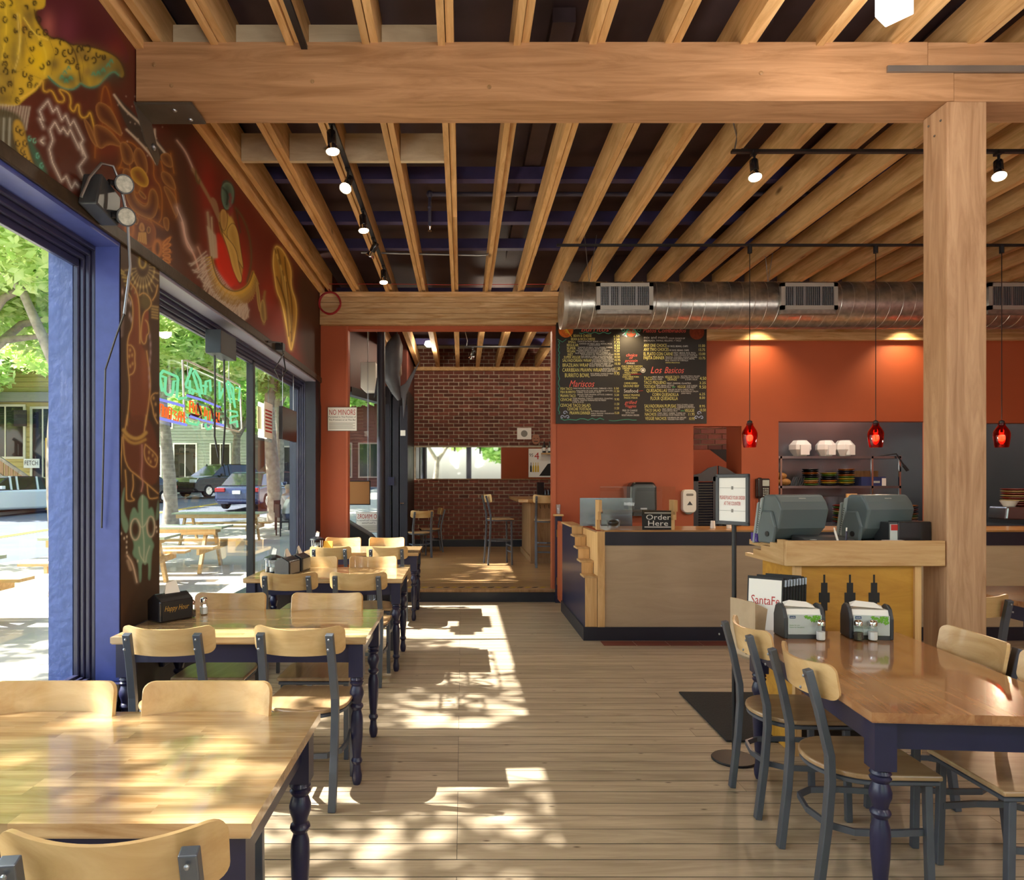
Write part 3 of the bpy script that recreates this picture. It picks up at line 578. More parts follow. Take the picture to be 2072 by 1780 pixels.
# ------------------------------------------------------------------ mural painted on the left wall and on the pier
def smooth_line(pts, close=False, n=2):
    P = [tuple(p) for p in pts]
    for _ in range(n):
        Q = []
        m = len(P)
        for i in range(m if close else m - 1):
            a, b = P[i], P[(i + 1) % m]
            Q += [(a[0] * .75 + b[0] * .25, a[1] * .75 + b[1] * .25), (a[0] * .25 + b[0] * .75, a[1] * .25 + b[1] * .75)]
        P = Q if close else [P[0]] + Q + [P[-1]]
    return P
class Paint:
    def __init__(s, Y0, Y1, Z0, Z1, dy, dz, X):
        ny = int((Y1 - Y0) / dy) + 1; nz = int((Z1 - Z0) / dz) + 1
        s.Y, s.Z = np.meshgrid(np.linspace(Y0, Y1, ny), np.linspace(Z0, Z1, nz), indexing='ij')
        s.X = X; s.px = VX + X * FPX / s.Y; s.py = VY - (s.Z - HC) * FPX / s.Y
        s.col = np.zeros(s.Y.shape + (3,)); s.ny, s.nz = ny, nz
    def mix(s, a, c):
        c = np.array(lin255(*c)[:3]); s.col = s.col * (1 - a[..., None]) + c * a[..., None]
    def noise(s, sc, seed):
        r = np.random.RandomState(seed); out = np.zeros_like(s.Y)
        for o in range(5):
            f = sc * 1.8 ** o; t = r.uniform(0, 6.28, 4); d = r.uniform(-1, 1, 4)
            out += np.sin(s.Y * f * (1 + d[0] * .5) + s.Z * f * d[1] + t[0] + 1.3 * np.sin(s.Z * f * (1 + d[2] * .5) + t[1])) / 1.6 ** o
        return out
    def blob(s, x, y, rx, ry, c, a=1.0, p=2.0):
        d = ((s.px - x) / rx) ** 2 + ((s.py - y) / ry) ** 2; s.mix(a * np.exp(-d ** (p / 2)), c)
    def _box(s, pts, m):
        xs = [p[0] for p in pts]; ys = [p[1] for p in pts]
        return np.nonzero((s.px > min(xs) - m) & (s.px < max(xs) + m) & (s.py > min(ys) - m) & (s.py < max(ys) + m))
    def _dist(s, pts, k, close=False):
        px, py = s.px[k], s.py[k]; d = np.full(px.shape, 1e9); P = list(pts) + ([pts[0]] if close else [])
        for (x0, y0), (x1, y1) in zip(P[:-1], P[1:]):
            dx, dy = x1 - x0, y1 - y0; L = dx * dx + dy * dy + 1e-9
            t = np.clip(((px - x0) * dx + (py - y0) * dy) / L, 0, 1)
            d = np.minimum(d, np.hypot(px - x0 - t * dx, py - y0 - t * dy))
        return d
    def put(s, k, a, c):
        c = np.array(lin255(*c)[:3]); s.col[k] = s.col[k] * (1 - a[:, None]) + c * a[:, None]
    def stroke(s, pts, w, c, a=1.0, glow=0.0, close=False, sharp=False):
        if not sharp and len(pts) > 2: pts = smooth_line(pts, close)
        k = s._box(pts, max(w * 1.5, glow * 2.6)); d = s._dist(pts, k, close)
        if glow: s.put(k, a * 0.38 * np.exp(-(d / glow) ** 2), c)
        s.put(k, a * np.clip(1.3 - d / w, 0, 1), c)
    def inside(s, pts, k=None):
        px, py = (s.px, s.py) if k is None else (s.px[k], s.py[k])
        r = np.zeros(px.shape, bool); n = len(pts)
        for i in range(n):
            x0, y0 = pts[i]; x1, y1 = pts[(i + 1) % n]
            if y0 == y1: continue
            c = ((y0 > py) != (y1 > py)); r ^= c & (px < (x1 - x0) * (py - y0) / (y1 - y0) + x0)
        return r
    def fill(s, pts, c, a=1.0, feather=3.0):
        pts = smooth_line(pts, True)
        k = s._box(pts, feather); d = s._dist(pts, k, True); i = s.inside(pts, k)
        s.put(k, a * np.clip(np.where(i, 0.5 + d / feather, 0.5 - d / feather), 0, 1), c)
    def lobe(s, pts, base, light, edge, depth=7.0, w=1.2):
        """airbrushed shape: dark body, light rim glow inside the edge, thin outline"""
        pts = smooth_line(pts, True); k = s._box(pts, 3); d = s._dist(pts, k, True); i = s.inside(pts, k)
        s.put(k, np.where(i, np.clip(d / 1.5, 0, 1) * .95, 0), base); s.put(k, np.where(i, .8 * np.exp(-(d / depth) ** 2), 0), light)
        s.put(k, .8 * np.clip(1.3 - d / w, 0, 1), edge)
    def build(s, name, parent, mat):
        n = s.ny * s.nz; co = np.stack([np.full(s.Y.shape, s.X), s.Y, s.Z], -1).reshape(-1, 3)
        i = np.arange(n).reshape(s.ny, s.nz); q = np.stack([i[:-1, :-1], i[1:, :-1], i[1:, 1:], i[:-1, 1:]], -1).reshape(-1, 4)
        me = bpy.data.meshes.new(name); me.vertices.add(n); me.vertices.foreach_set('co', co.ravel())
        me.loops.add(q.size); me.loops.foreach_set('vertex_index', q.ravel().astype(np.int32))
        me.polygons.add(len(q)); me.polygons.foreach_set('loop_start', np.arange(0, q.size, 4, dtype=np.int32))
        try: me.polygons.foreach_set('loop_total', np.full(len(q), 4, dtype=np.int32))
        except Exception: pass
        me.update(calc_edges=True); me.validate()
        ca = me.color_attributes.new('paint', 'FLOAT_COLOR', 'POINT')
        ca.data.foreach_set('color', np.concatenate([np.clip(s.col, 0, 1).reshape(-1, 3), np.ones((n, 1))], 1).ravel())
        me.materials.append(mat); return link(name, me, parent)
M['mural'] = vcolmat('mural_paint', 0.55)
mu = Paint(1.9, YR, 2.845, 3.93, 0.0075, 0.0055, XL + 0.004)
mu.mix(np.ones_like(mu.Y), (92, 42, 30))
n1 = mu.noise(2.2, 1); n2 = mu.noise(7, 2)
mu.mix(np.clip(n1 * .25 + .1, 0, .5), (70, 34, 24)); mu.mix(np.clip(n2 * .15, 0, .3), (130, 46, 34))
mu.fill([(330, 250), (400, 260), (420, 480), (360, 620), (300, 560), (330, 400)], (70, 40, 26), .75, 30)
mu.fill([(375, 245), (470, 360), (600, 520), (650, 760), (560, 720), (420, 560), (400, 420)], (112, 36, 26), .85, 30)
mu.blob(460, 520, 30, 52, (190, 38, 22), .85); mu.blob(480, 560, 24, 40, (225, 40, 20), .6); mu.blob(615, 690, 22, 60, (178, 42, 28), .9); mu.blob(545, 600, 22, 60, (160, 40, 28), .7)
mu.blob(420, 380, 14, 60, (165, 40, 30), .5)
mu.fill([(598, 520), (655, 600), (660, 790), (640, 790), (600, 700)], (66, 44, 30), .9, 26)
mu.fill([(600, 640), (655, 690), (655, 800), (590, 720)], (60, 42, 30), .6, 30)
# maroon dome
mu.fill([(78, -40), (180, -40), (262, 105), (258, 135), (215, 108), (150, 92), (102, 80), (72, 30)], (92, 34, 46), .95, 4)
mu.blob(98, 52, 14, 26, (196, 110, 104), .7); mu.blob(135, 60, 24, 40, (130, 58, 78), .6); mu.blob(190, 60, 26, 50, (80, 24, 34), .6); mu.blob(235, 105, 20, 30, (136, 40, 36), .6)
# spotted cat
cat = [(-60, -60), (92, -60), (93, 6), (88, 18), (70, 20), (72, 40), (100, 78), (125, 78), (146, 92), (156, 90), (200, 98), (240, 115), (254, 148), (248, 160), (228, 142), (205, 170), (182, 178), (163, 167), (148, 182), (125, 178), (99, 155), (86, 162), (80, 178), (50, 200), (32, 219), (-60, 205)]
mu.fill(cat, (226, 192, 54), 1, 3)
for x, y, rx, ry, c, a in ((20, 60, 18, 60, (246, 216, 40), .9), (80, 120, 24, 30, (250, 215, 30), .9), (45, 85, 6, 44, (96, 80, 44), .6), (60, 30, 12, 18, (110, 94, 50), .7), (30, 110, 10, 26, (120, 106, 60), .7), (10, 160, 22, 30, (150, 132, 66), .6),
                           (110, 130, 13, 16, (120, 104, 58), .8), (165, 110, 30, 18, (150, 124, 62), .8), (215, 125, 26, 20, (112, 92, 52), .8), (240, 145, 14, 22, (60, 60, 44), .8), (135, 160, 22, 12, (46, 96, 76), .9), (205, 148, 24, 18, (52, 96, 80), .8), (176, 145, 8, 8, (170, 140, 70), .8), (45, 55, 8, 14, (190, 110, 50), .7), (5, 200, 26, 14, (90, 78, 44), .7)):
    mu.blob(x, y, rx, ry, c, a)
rr = random.Random(5)
ci = mu.inside(smooth_line(cat, True)); nn = mu.noise(9, 7)
mu.mix(np.where(ci, np.clip(nn * .3 + .05, 0, .55), 0), (128, 108, 52))
for L, w_ in (([(0, 90), (20, 120), (30, 170), (20, 205)], 9), ([(46, 36), (52, 90), (70, 120)], 7), ([(100, 80), (112, 110), (104, 150)], 6), ([(0, 150), (30, 150), (60, 130)], 7), ([(60, 150), (84, 160)], 5), ([(156, 92), (170, 130), (166, 166)], 6)): mu.stroke(L, 1.0, (96, 80, 40), .25, w_)
for L in ([(40, 30), (44, 70), (36, 110)], [(75, 70), (96, 110), (90, 150)], [(10, 0), (14, 60), (4, 120)]): mu.stroke(L, 2.0, (252, 224, 70), .6, 8)
for x, y in ((5, 10), (20, 6), (10, 40), (30, 35), (32, 62), (12, 80), (53, 15), (70, 6), (50, 60), (62, 70), (65, 98), (83, 88), (63, 122), (85, 135), (98, 128), (113, 104), (125, 86), (131, 108), (142, 103), (137, 127), (146, 123), (157, 135), (160, 100), (170, 97), (178, 98), (175, 117), (190, 122), (199, 110), (210, 116), (78, 40), (78, 65), (92, 66), (12, 145), (28, 145), (50, 150), (62, 158), (60, 172), (42, 185), (35, 203), (6, 182), (12, 112), (10, 130), (20, 170), (75, 175)):
    t0 = rr.uniform(0, 6.28); r = rr.uniform(4.2, 6.4)
    mu.stroke([(x + r * .72 * math.cos(t0 + a), y + r * math.sin(t0 + a)) for a in np.linspace(0, rr.uniform(3.2, 5.6), 9)], 1.5, (40, 30, 22), .92, 3)
    if rr.random() > .5: mu.blob(x, y, 1.6, 1.6, (50, 38, 26), .9)
mu.stroke(cat[4:14], 1.6, (70, 52, 30), .8, 4)
mu.stroke([(100, 78), (125, 78), (146, 93), (156, 118), (163, 165)], 1.4, (64, 50, 30), .7, 4)
for x, y in ((128, 148), (136, 140), (122, 158), (140, 160), (131, 166), (186, 152), (196, 150), (206, 144), (216, 134), (222, 126)): mu.stroke([(x, y), (x + 3, y - 7), (x + 6, y)], 1.1, (66, 168, 134), .9, 3)
mu.stroke([(98, 155), (112, 170), (128, 179), (146, 182), (158, 175), (163, 167), (172, 175), (186, 178), (202, 172), (214, 155), (230, 143), (240, 152)], 1.5, (84, 150, 122), .95, 4)
mu.stroke([(40, 200), (72, 181), (84, 164)], 1.8, (244, 206, 80), .9, 4); mu.stroke([(88, 165), (86, 180), (92, 187), (104, 181), (112, 196), (117, 207), (130, 206), (130, 196), (120, 184), (122, 180), (140, 188), (144, 205), (141, 218), (150, 228), (155, 212), (160, 212), (160, 230), (168, 240), (178, 235), (182, 224), (190, 255), (198, 297)], 1.3, (226, 180, 66), .95, 4)
mu.stroke([(35, 28), (42, 100), (30, 140)], 1.0, (240, 220, 120), .6, 3); mu.stroke([(48, 36), (70, 70), (96, 80)], 1.2, (250, 225, 90), .8, 3)
# lightning zigzags
for z in ([(88, 258), (80, 240), (87, 243), (80, 224), (97, 204), (107, 226), (115, 218), (125, 243), (133, 233), (142, 254), (149, 244), (168, 283), (163, 292), (168, 312)],
          [(163, 292), (174, 318), (160, 337), (167, 355)], [(158, 377), (152, 369), (145, 381), (134, 357), (124, 366), (106, 328), (100, 302), (107, 283), (101, 263), (111, 247), (122, 267), (128, 259), (137, 272), (142, 262), (160, 300)], [(88, 290), (82, 285), (88, 280)]):
    mu.stroke(z, 1.0, (226, 214, 200), .9, 5, sharp=True)
# pale strands and spotted leg, teal stripe
for x in range(0, 62, 6): mu.stroke([(x - 8, 262), (x - 3, 232), (x, 212 + x * .08)], 1.8, (196, 190, 170), .7, 3)
leg = [(-20, 215), (26, 224), (46, 240), (60, 300), (84, 345), (112, 382), (70, 362), (-20, 300)]
mu.fill(leg, (78, 74, 48), .9, 8); mu.fill([(28, 240), (46, 246), (54, 290), (70, 345), (88, 365), (58, 350), (38, 310), (26, 270)], (196, 160, 56), .9, 6)
mu.fill([(54, 280), (70, 290), (104, 368), (84, 352), (66, 320)], (58, 104, 82), .9, 8)
for x, y in ((44, 268), (36, 262), (50, 290), (46, 305), (36, 290), (60, 330), (50, 318), (66, 344)): mu.stroke([(x + 4 * math.cos(a), y + 6 * math.sin(a)) for a in np.linspace(0, 5, 8)], 1.3, (44, 34, 24), .9, 2)
for x, y in ((60, 280), (70, 285), (76, 315), (84, 335)): mu.stroke([(x + 3 * math.cos(a), y + 5 * math.sin(a)) for a in np.linspace(0, 5, 8)], 1.0, (100, 190, 160), .8, 2)
for x in (6, 18, -6): mu.stroke([(x, 300), (x + 2, 240)], 2.2, (190, 196, 180), .5, 4)
# feathered fan and stone mask
for x, y, rx, ry in ((214, 200, 10, 30), (222, 250, 16, 40), (216, 285, 24, 34)):
    mu.blob(x, y, rx * 1.3, ry * 1.1, (112, 44, 26), .9, 4); mu.stroke([(x - rx, y + ry), (x - rx * .95, y - ry * .1), (x - rx * .3, y - ry), (x + rx * .6, y - ry * .5), (x + rx * 1.3, y + ry * .7)], 2.0, (170, 104, 40), .6, 9)
for sgn, bx in ((0, 245),):
    g = (178, 112, 44)
    for L in ([(245, 290), (262, 285), (280, 300), (292, 330), (296, 350)], [(240, 340), (250, 338), (262, 360), (268, 395), (300, 420), (303, 380), (316, 384), (322, 420)], [(262, 330), (276, 322), (286, 345), (286, 380), (276, 395), (266, 370), (262, 330)],
              [(250, 300), (246, 330), (240, 342)], [(300, 300), (312, 330), (310, 360), (328, 380), (328, 440), (322, 450)], [(318, 300), (330, 340), (330, 360)], [(330, 345), (346, 360), (358, 400), (356, 440)], [(345, 310), (352, 350)], [(258, 420), (300, 440), (330, 460)],
              [(250, 430), (262, 470), (270, 490)], [(272, 440), (278, 430), (284, 446), (290, 452), (286, 470), (300, 478), (298, 462)], [(296, 450), (302, 440), (308, 452), (302, 462), (296, 450)], [(274, 490), (300, 506), (302, 520), (276, 500)], [(258, 500), (270, 520), (300, 540)]):
        mu.stroke(L, 1.3, g, .7, 6)
    mu.stroke([(318 + 8 * math.cos(a), 503 + 16 * math.sin(a)) for a in np.linspace(0, 6.3, 18)], 2.2, (196, 128, 58), .9, 5)
    for k in range(5): mu.stroke([(330, 490 + k * 9), (345, 480 + k * 15)], 2.4, (178, 108, 48), .85, 4)
    for k in range(4): mu.stroke([(282 + k * 3, 470), (280 + k * 5, 492)], 1.1, (200, 150, 70), .8, 2)
    mu.stroke([(260 + 7 * math.cos(a), 465 + 15 * math.sin(a)) for a in np.linspace(0, 6.3, 14)], 1.5, (176, 108, 44), .8, 4)
mu.blob(283, 360, 10, 30, (170, 120, 40), .5); mu.blob(345, 400, 12, 40, (170, 96, 40), .45)
# bare plaster round the beam bracket
mu.fill([(230, 190), (248, 205), (300, 260), (340, 310), (330, 330), (312, 312), (262, 268), (246, 232)], (62, 54, 48), .95, 3)
for p in ([(231, 192), (252, 222), (285, 250), (318, 290), (336, 312)], [(256, 262), (285, 290), (312, 322), (316, 330)], [(313, 262), (314, 300), (316, 330)]): mu.stroke(p, 2.2, (198, 182, 160), .9, 3)
for _ in range(40): mu.blob(rr.uniform(236, 335), rr.uniform(190, 330), 1.3, 1.6, (200, 180, 160), .7)
# bolts of light, archer, feathered collar, golden flame
mu.stroke([(358, 284), (375, 306), (386, 330), (392, 345)], 1.6, (205, 170, 150), .8, 4); mu.stroke([(390, 342), (412, 380), (436, 424), (444, 442)], 3.2, (150, 116, 80), .95, 4)
mu.stroke([(396, 345), (396, 360), (402, 374), (404, 364)], 1.5, (96, 84, 44), .9, 3)
mu.stroke([(368, 450), (374, 480), (380, 500), (392, 512), (402, 545)], 2.0, (214, 170, 150), .85, 7)
mu.blob(461, 390, 13, 22, (82, 112, 96), 1, 6); mu.stroke([(450, 380), (452, 366), (462, 366), (474, 385), (472, 410)], 1.6, (50, 72, 62), .9, 3); mu.stroke([(462, 392), (468, 400), (470, 440)], 3.0, (130, 40, 50), .9, 3)
mu.fill([(441, 428), (458, 430), (470, 440), (480, 470), (488, 520), (492, 545), (486, 572), (478, 560), (470, 520), (455, 490), (444, 462)], (196, 162, 76), .95, 4)
mu.blob(466, 475, 7, 30, (226, 196, 104), .8); mu.blob(482, 530, 5, 24, (130, 100, 44), .7); mu.stroke([(444, 450), (456, 490), (474, 520), (486, 572)], 1.3, (70, 48, 24), .8, 3)
mu.stroke([(476, 420), (492, 440), (506, 480), (510, 530), (500, 570)], 1.8, (96, 78, 46), .9, 4); mu.stroke([(478, 425), (486, 470)], 1.4, (70, 60, 44), .8, 3)
mu.fill([(432, 498), (446, 486), (458, 520), (470, 560), (478, 572), (466, 584), (450, 566), (438, 540)], (226, 44, 24), .85, 5)
arc = [(428, 520), (434, 548), (444, 570), (458, 584), (474, 590), (490, 586), (504, 574), (512, 550)]
mu.stroke(arc, 2.0, (214, 176, 70), .95, 3)
for i in range(44):
    t = i / 43 * 6.99; k = int(t); f = t - k; x = arc[k][0] * (1 - f) + arc[k + 1][0] * f; y = arc[k][1] * (1 - f) + arc[k + 1][1] * f
    a = math.radians(190 - 150 * i / 43); dx, dy = math.cos(a), math.sin(a) * 1.0 + 0.25
    for q in range(3): mu.stroke([(x + dx * 5 * q, y + dy * 9 * q), (x + dx * (5 * q + 5), y + dy * (9 * q + 9))], 1.5, (216 - 22 * q, 176 - 18 * q, 66), .8)
    if i < 34: mu.stroke([(x + dx * 15, y + dy * 27), (x + dx * 24 + rr.uniform(-3, 3), y + dy * 44 + 6)], 1.6, (206, 190, 170), .75, 3)
mu.stroke([(420, 430), (424, 470), (428, 520)], 2.6, (176, 160, 130), .7, 6); mu.stroke([(428, 440), (430, 480), (433, 520)], 1.6, (200, 186, 150), .6, 4)
mu.stroke([(400, 500), (412, 530), (420, 560), (440, 590)], 2.0, (190, 150, 130), .7, 7)
for p in ([(516, 560), (522, 600), (530, 640), (534, 655)], [(536, 590), (532, 620), (540, 655), (534, 600)]): mu.stroke(p, 2.6, (150, 122, 64), .85, 4)
fl = [(556, 497), (566, 500), (576, 512), (590, 545), (588, 580), (600, 612), (600, 650), (592, 700), (588, 712), (580, 660), (570, 610), (560, 590), (556, 560), (552, 530)]
mu.fill(fl, (186, 140, 54), .95, 5); mu.stroke(fl, 1.4, (240, 206, 110), .9, 4, True)
for p in ([(562, 505), (570, 540), (568, 580), (580, 620), (584, 680)], [(576, 520), (580, 560), (592, 610), (590, 690)], [(560, 560), (572, 590), (590, 650)]): mu.stroke(p, 1.2, (96, 66, 26), .8, 3)
def Z4(L): return [(150 + x / 3.56, 200 + y / 3.56) for x, y in L]
br, og, ed = (86, 42, 28), (146, 98, 50), (168, 120, 68)
for L in ([(150, 50), (190, 20), (260, 60), (330, 200), (352, 285), (240, 190), (175, 150)], [(138, 200), (170, 182), (250, 220), (330, 310), (345, 350), (250, 320), (185, 370), (150, 290)], [(60, 130), (110, 180), (140, 260), (175, 360), (120, 300)],
          [(330, 305), (385, 320), (428, 390), (420, 475), (362, 470), (338, 400)], [(430, 372), (470, 345), (522, 420), (532, 545), (480, 525), (432, 450)], [(620, 515), (700, 540), (742, 665), (690, 640), (640, 600)], [(630, 608), (720, 680), (752, 800), (738, 865), (690, 745)], [(612, 400), (690, 385), (720, 500), (650, 480)],
          [(640, 850), (685, 860), (680, 960), (650, 930)], [(350, 500), (400, 505), (425, 600), (440, 730), (530, 790), (540, 660), (575, 645), (610, 715), (592, 840), (540, 872), (400, 792), (352, 610)]): mu.lobe(Z4(L), br, og, ed)
mu.lobe(Z4([(412, 500), (480, 485), (542, 580), (522, 645), (440, 605), (408, 545)]), (120, 70, 30), (190, 150, 50), (206, 160, 70)); mu.lobe(Z4([(465, 650), (520, 700), (515, 730), (470, 690)]), (70, 30, 22), og, ed, 4)
mu.lobe(Z4([(410, 835), (470, 850), (560, 885), (595, 960), (565, 1085), (440, 1045), (400, 930)]), (88, 42, 26), (140, 80, 40), (150, 92, 48), 12)
for x, y in ((448, 880), (537, 945)): mu.lobe(Z4([(x + 14 * math.cos(t), y + 26 * math.sin(t)) for t in np.linspace(0, 5.6, 7)]), (60, 30, 22), og, ed, 3, .8)
mu.lobe(Z4([(480, 890), (500, 900), (510, 950), (480, 955), (466, 930)]), (130, 84, 44), (190, 140, 80), ed, 4)
for q in range(5): mu.stroke(Z4([(470 + q * 11, 965), (462 + q * 14, 1020 + q * 6)]), 1.2, (206, 160, 84), .85, 2)
mu.stroke(Z4([(440, 1045), (530, 1080), (540, 1105)]), 1.4, (160, 96, 50), .8, 4)
for cx, cy, r1, r2 in ((400, 935, 26, 75), (602, 1075, 28, 58)): mu.stroke([(150 + (cx + r1 * math.cos(t)) / 3.56, 200 + (cy + r2 * math.sin(t)) / 3.56) for t in np.linspace(0, 6.28, 16)], 3.0, (168, 102, 50), .9, 5)
for q in range(6): mu.lobe(Z4([(638, 1040 + q * 26), (690, 990 + q * 42), (696, 1020 + q * 42), (640, 1062 + q * 26)]), (120, 66, 36), (190, 120, 60), (200, 136, 70), 3, .8)
# the archer once more, with shaded limbs, braid and windblown feathers
mu.fill(Z4([(1000, 700), (1040, 760), (1050, 900), (1030, 860), (975, 730)]), (150, 116, 84), .9, 3)
mu.lobe(Z4([(1060, 620), (1100, 592), (1145, 620), (1158, 700), (1135, 780), (1090, 810), (1058, 730)]), (70, 98, 84), (110, 140, 120), (60, 70, 60), 6, 1)
mu.stroke(Z4([(1070, 640), (1110, 680), (1100, 760)]), 2, (36, 50, 46), .8, 3)
for q in range(7): mu.blob(*Z4([(1122 + 6 * (q % 2), 690 + q * 24)])[0], 2.6, 3.6, (140, 44, 56), .9)
mu.lobe(Z4([(1048, 800), (1090, 790), (1110, 860), (1090, 960), (1055, 930)]), (150, 110, 56), (200, 160, 90), (110, 76, 40), 8, 1)
mu.lobe(Z4([(1090, 960), (1140, 880), (1180, 940), (1200, 1080), (1225, 1240), (1190, 1180), (1130, 1060)]), (176, 140, 64), (214, 180, 96), (96, 64, 30), 8, 1)
mu.lobe(Z4([(1055, 940), (1095, 990), (1170, 1080), (1190, 1220), (1215, 1300), (1190, 1335), (1140, 1230), (1110, 1090)]), (190, 150, 66), (226, 190, 104), (96, 64, 30), 8, 1)
mu.fill(Z4([(1020, 960), (1060, 975), (1100, 1080), (1140, 1230), (1190, 1340), (1150, 1345), (1060, 1230), (1025, 1100)]), (206, 36, 22), .8, 5)
for q in range(9): mu.stroke(Z4([(960 + q * 7, 920 + q * 8), (975 + q * 6, 1020), (990 + q * 5, 1140)]), 1.2, (190, 176, 150), .55, 3)
rf_ = random.Random(12)
for q in range(34):
    u = q / 33; x = 880 + 330 * u; y = 1130 + 420 * u ** 0.8; mu.stroke(Z4([(x + 70 - 20 * u, y - 30), (x + 30, y + rf_.uniform(-10, 20)), (x - 25 + 40 * u, y + 40 + rf_.uniform(-10, 30)), (x - 50 + 60 * u, y + 30 + rf_.uniform(0, 40))]), 1.2, (206, 196, 182), .6, 3)
for i in range(44):
    t = i / 43 * 6.99; k = int(t); f = t - k; x = arc[k][0] * (1 - f) + arc[k + 1][0] * f; y = arc[k][1] * (1 - f) + arc[k + 1][1] * f
    a = math.radians(190 - 150 * i / 43); dx, dy = math.cos(a), math.sin(a) + 0.25
    for q in range(3): mu.stroke([(x + dx * 4 * q, y + dy * 7 * q), (x + dx * (4 * q + 4), y + dy * (7 * q + 7))], 1.4, (226 - 30 * q, 186 - 24 * q, 70), .85)
mu.stroke(arc, 1.5, (90, 60, 26), .8, 2)
for q in range(7): mu.stroke(Z4([(1445 + q * 14, 1080 + q * 40), (1480 + q * 10, 1200 + q * 40), (1530 + q * 6, 1400 + q * 40), (1560, 1600 + q * 14)]), 1.3, ((236, 204, 110) if q % 2 else (110, 76, 30)), .7, 3)
for L in ([(1310, 1290), (1335, 1380), (1345, 1560), (1320, 1480)], [(1365, 1420), (1385, 1620), (1350, 1600), (1335, 1500)]): mu.lobe(Z4(L), (110, 88, 48), (176, 146, 80), (190, 160, 90), 4, .8)
mu.stroke(Z4([(740, 780), (790, 900), (800, 1000), (850, 1090)]), 1.2, (226, 200, 190), .8, 7)
mu.build('mural', wall_l, M['mural'])

pi = Paint(3.642, 4.109, 0.735, 2.778, 0.0042, 0.0046, XL + 0.003)
pi.mix(np.ones_like(pi.Y), (62, 44, 32)); pi.mix(np.clip(pi.noise(6, 4) * .2, 0, .35), (84, 56, 38))
def F(z, L):   # readings taken on an enlarged crop of the pier
    x0, y0, s = ((230, 500, 4.945), (230, 840, 4.682))[z]; return [(x0 + a / s, y0 + b / s) for a, b in L]
pi.fill(F(0, [(150, 330), (250, 460), (270, 960), (330, 1080), (375, 1350), (360, 1700), (150, 1780), (165, 1300), (135, 1000), (140, 900), (200, 780), (190, 540)]), (120, 64, 40), .9, 5)
pi.fill(F(1, [(130, 0), (100, 130), (90, 180), (100, 480), (420, 740), (430, 300), (340, 0)]), (104, 56, 36), .85, 6)
pi.blob(*F(0, [(310, 1200)])[0], 7, 50, (150, 88, 54), .6); pi.blob(*F(0, [(230, 600)])[0], 4, 50, (150, 84, 50), .5)
for r in range(14):
    a = math.radians(-15 + r * 14.5); c = F(0, [(290, 180)])[0]
    pi.stroke([(c[0] + 14 * math.cos(a), c[1] + 22 * math.sin(a) + 4), (c[0] + 36 * math.cos(a), c[1] + 58 * math.sin(a) + 4)], 1.2, (150, 132, 92), .8, 3)
    pi.blob(c[0] + 24 * math.cos(a), c[1] + 40 * math.sin(a) + 4, 2, 4, (196, 176, 120), .8)
pi.stroke([(F(0, [(290, 140)])[0][0] + 7 * math.cos(a), F(0, [(290, 140)])[0][1] + 14 * math.sin(a)) for a in np.linspace(0, 6.3, 14)], 2.0, (170, 146, 80), .9, 4)
for k in range(5): pi.stroke(F(0, [(60 + k * 16, 220 + k * 40), (100 + k * 14, 250 + k * 30)]), 2.2, (164, 146, 84), .8, 3)
for k in range(5): pi.stroke(F(0, [(385, 590 + k * 28), (440, 600 + k * 28)]), 2.0, (164, 140, 90), .8, 3)
pi.blob(*F(0, [(320, 540)])[0], 12, 18, (104, 92, 58), .9, 4); pi.fill(F(0, [(300, 640), (350, 610), (350, 760), (330, 900), (310, 970), (275, 930), (280, 800)]), (128, 66, 44), .95, 3)
gold = (196, 156, 96)
for z, L in ((0, [(150, 330), (250, 460), (262, 800), (262, 960)]), (0, [(130, 430), (195, 540), (190, 800), (150, 880), (135, 980), (140, 1180), (165, 1400), (140, 1700), (130, 1780)]), (0, [(330, 1040), (360, 1260), (370, 1400), (340, 1640), (318, 1780)]), (0, [(260, 480), (300, 450), (360, 500), (380, 560), (360, 610), (300, 650), (280, 760), (270, 920), (300, 975), (325, 950), (330, 880), (355, 860), (345, 760), (320, 730)]),
             (0, [(440, 380), (425, 470), (390, 530)]), (0, [(145, 980), (180, 980), (215, 1040), (210, 1130), (218, 1190), (200, 1260), (160, 1280)]), (0, [(440, 1460), (400, 1460), (365, 1510), (390, 1600), (400, 1680), (440, 1760)]),
             (1, [(130, 0), (110, 130)]), (1, [(310, 0), (290, 150)]), (1, [(90, 180), (105, 480), (260, 600), (420, 740)]), (1, [(110, 520), (120, 640), (120, 780), (130, 815), (210, 805), (160, 770), (190, 680), (180, 560)]), (1, [(318, 660), (325, 760), (345, 795), (415, 780)]), (1, [(80, 210), (60, 620)]), (1, [(300, 280), (285, 350), (310, 450), (390, 505), (415, 440), (415, 380), (300, 275)])):
    pi.stroke(F(z, L), .9, gold, .9, 2.5)
for z, x, y in ((0, 165, 1030), (0, 185, 1080), (0, 155, 1090), (0, 190, 1165), (0, 165, 1190), (0, 420, 1570), (0, 420, 1680), (0, 400, 1510), (1, 335, 350), (1, 370, 380), (1, 395, 420), (1, 330, 410), (1, 350, 440)): pi.blob(*F(z, [(x, y)])[0], 2.2, 3.6, (190, 150, 90), .85)
pi.stroke(F(1, [(95, 140), (130, 190), (200, 225), (260, 210), (305, 165)]), 4, (186, 152, 84), .9, 4); pi.stroke(F(1, [(100, 200), (150, 255), (220, 270), (300, 230)]), 3, (176, 140, 74), .9, 4)
for k in range(7): pi.blob(*F(0, [(362 + 8 * math.sin(k), 890 + k * 82)])[0], 2.0, 7, (176, 150, 150), .75)
for x, y in ((88, 450), (120, 500), (150, 530), (170, 560), (178, 720), (160, 680)): pi.blob(*F(0, [(x, y)])[0], 2, 6, (186, 166, 160), .8)
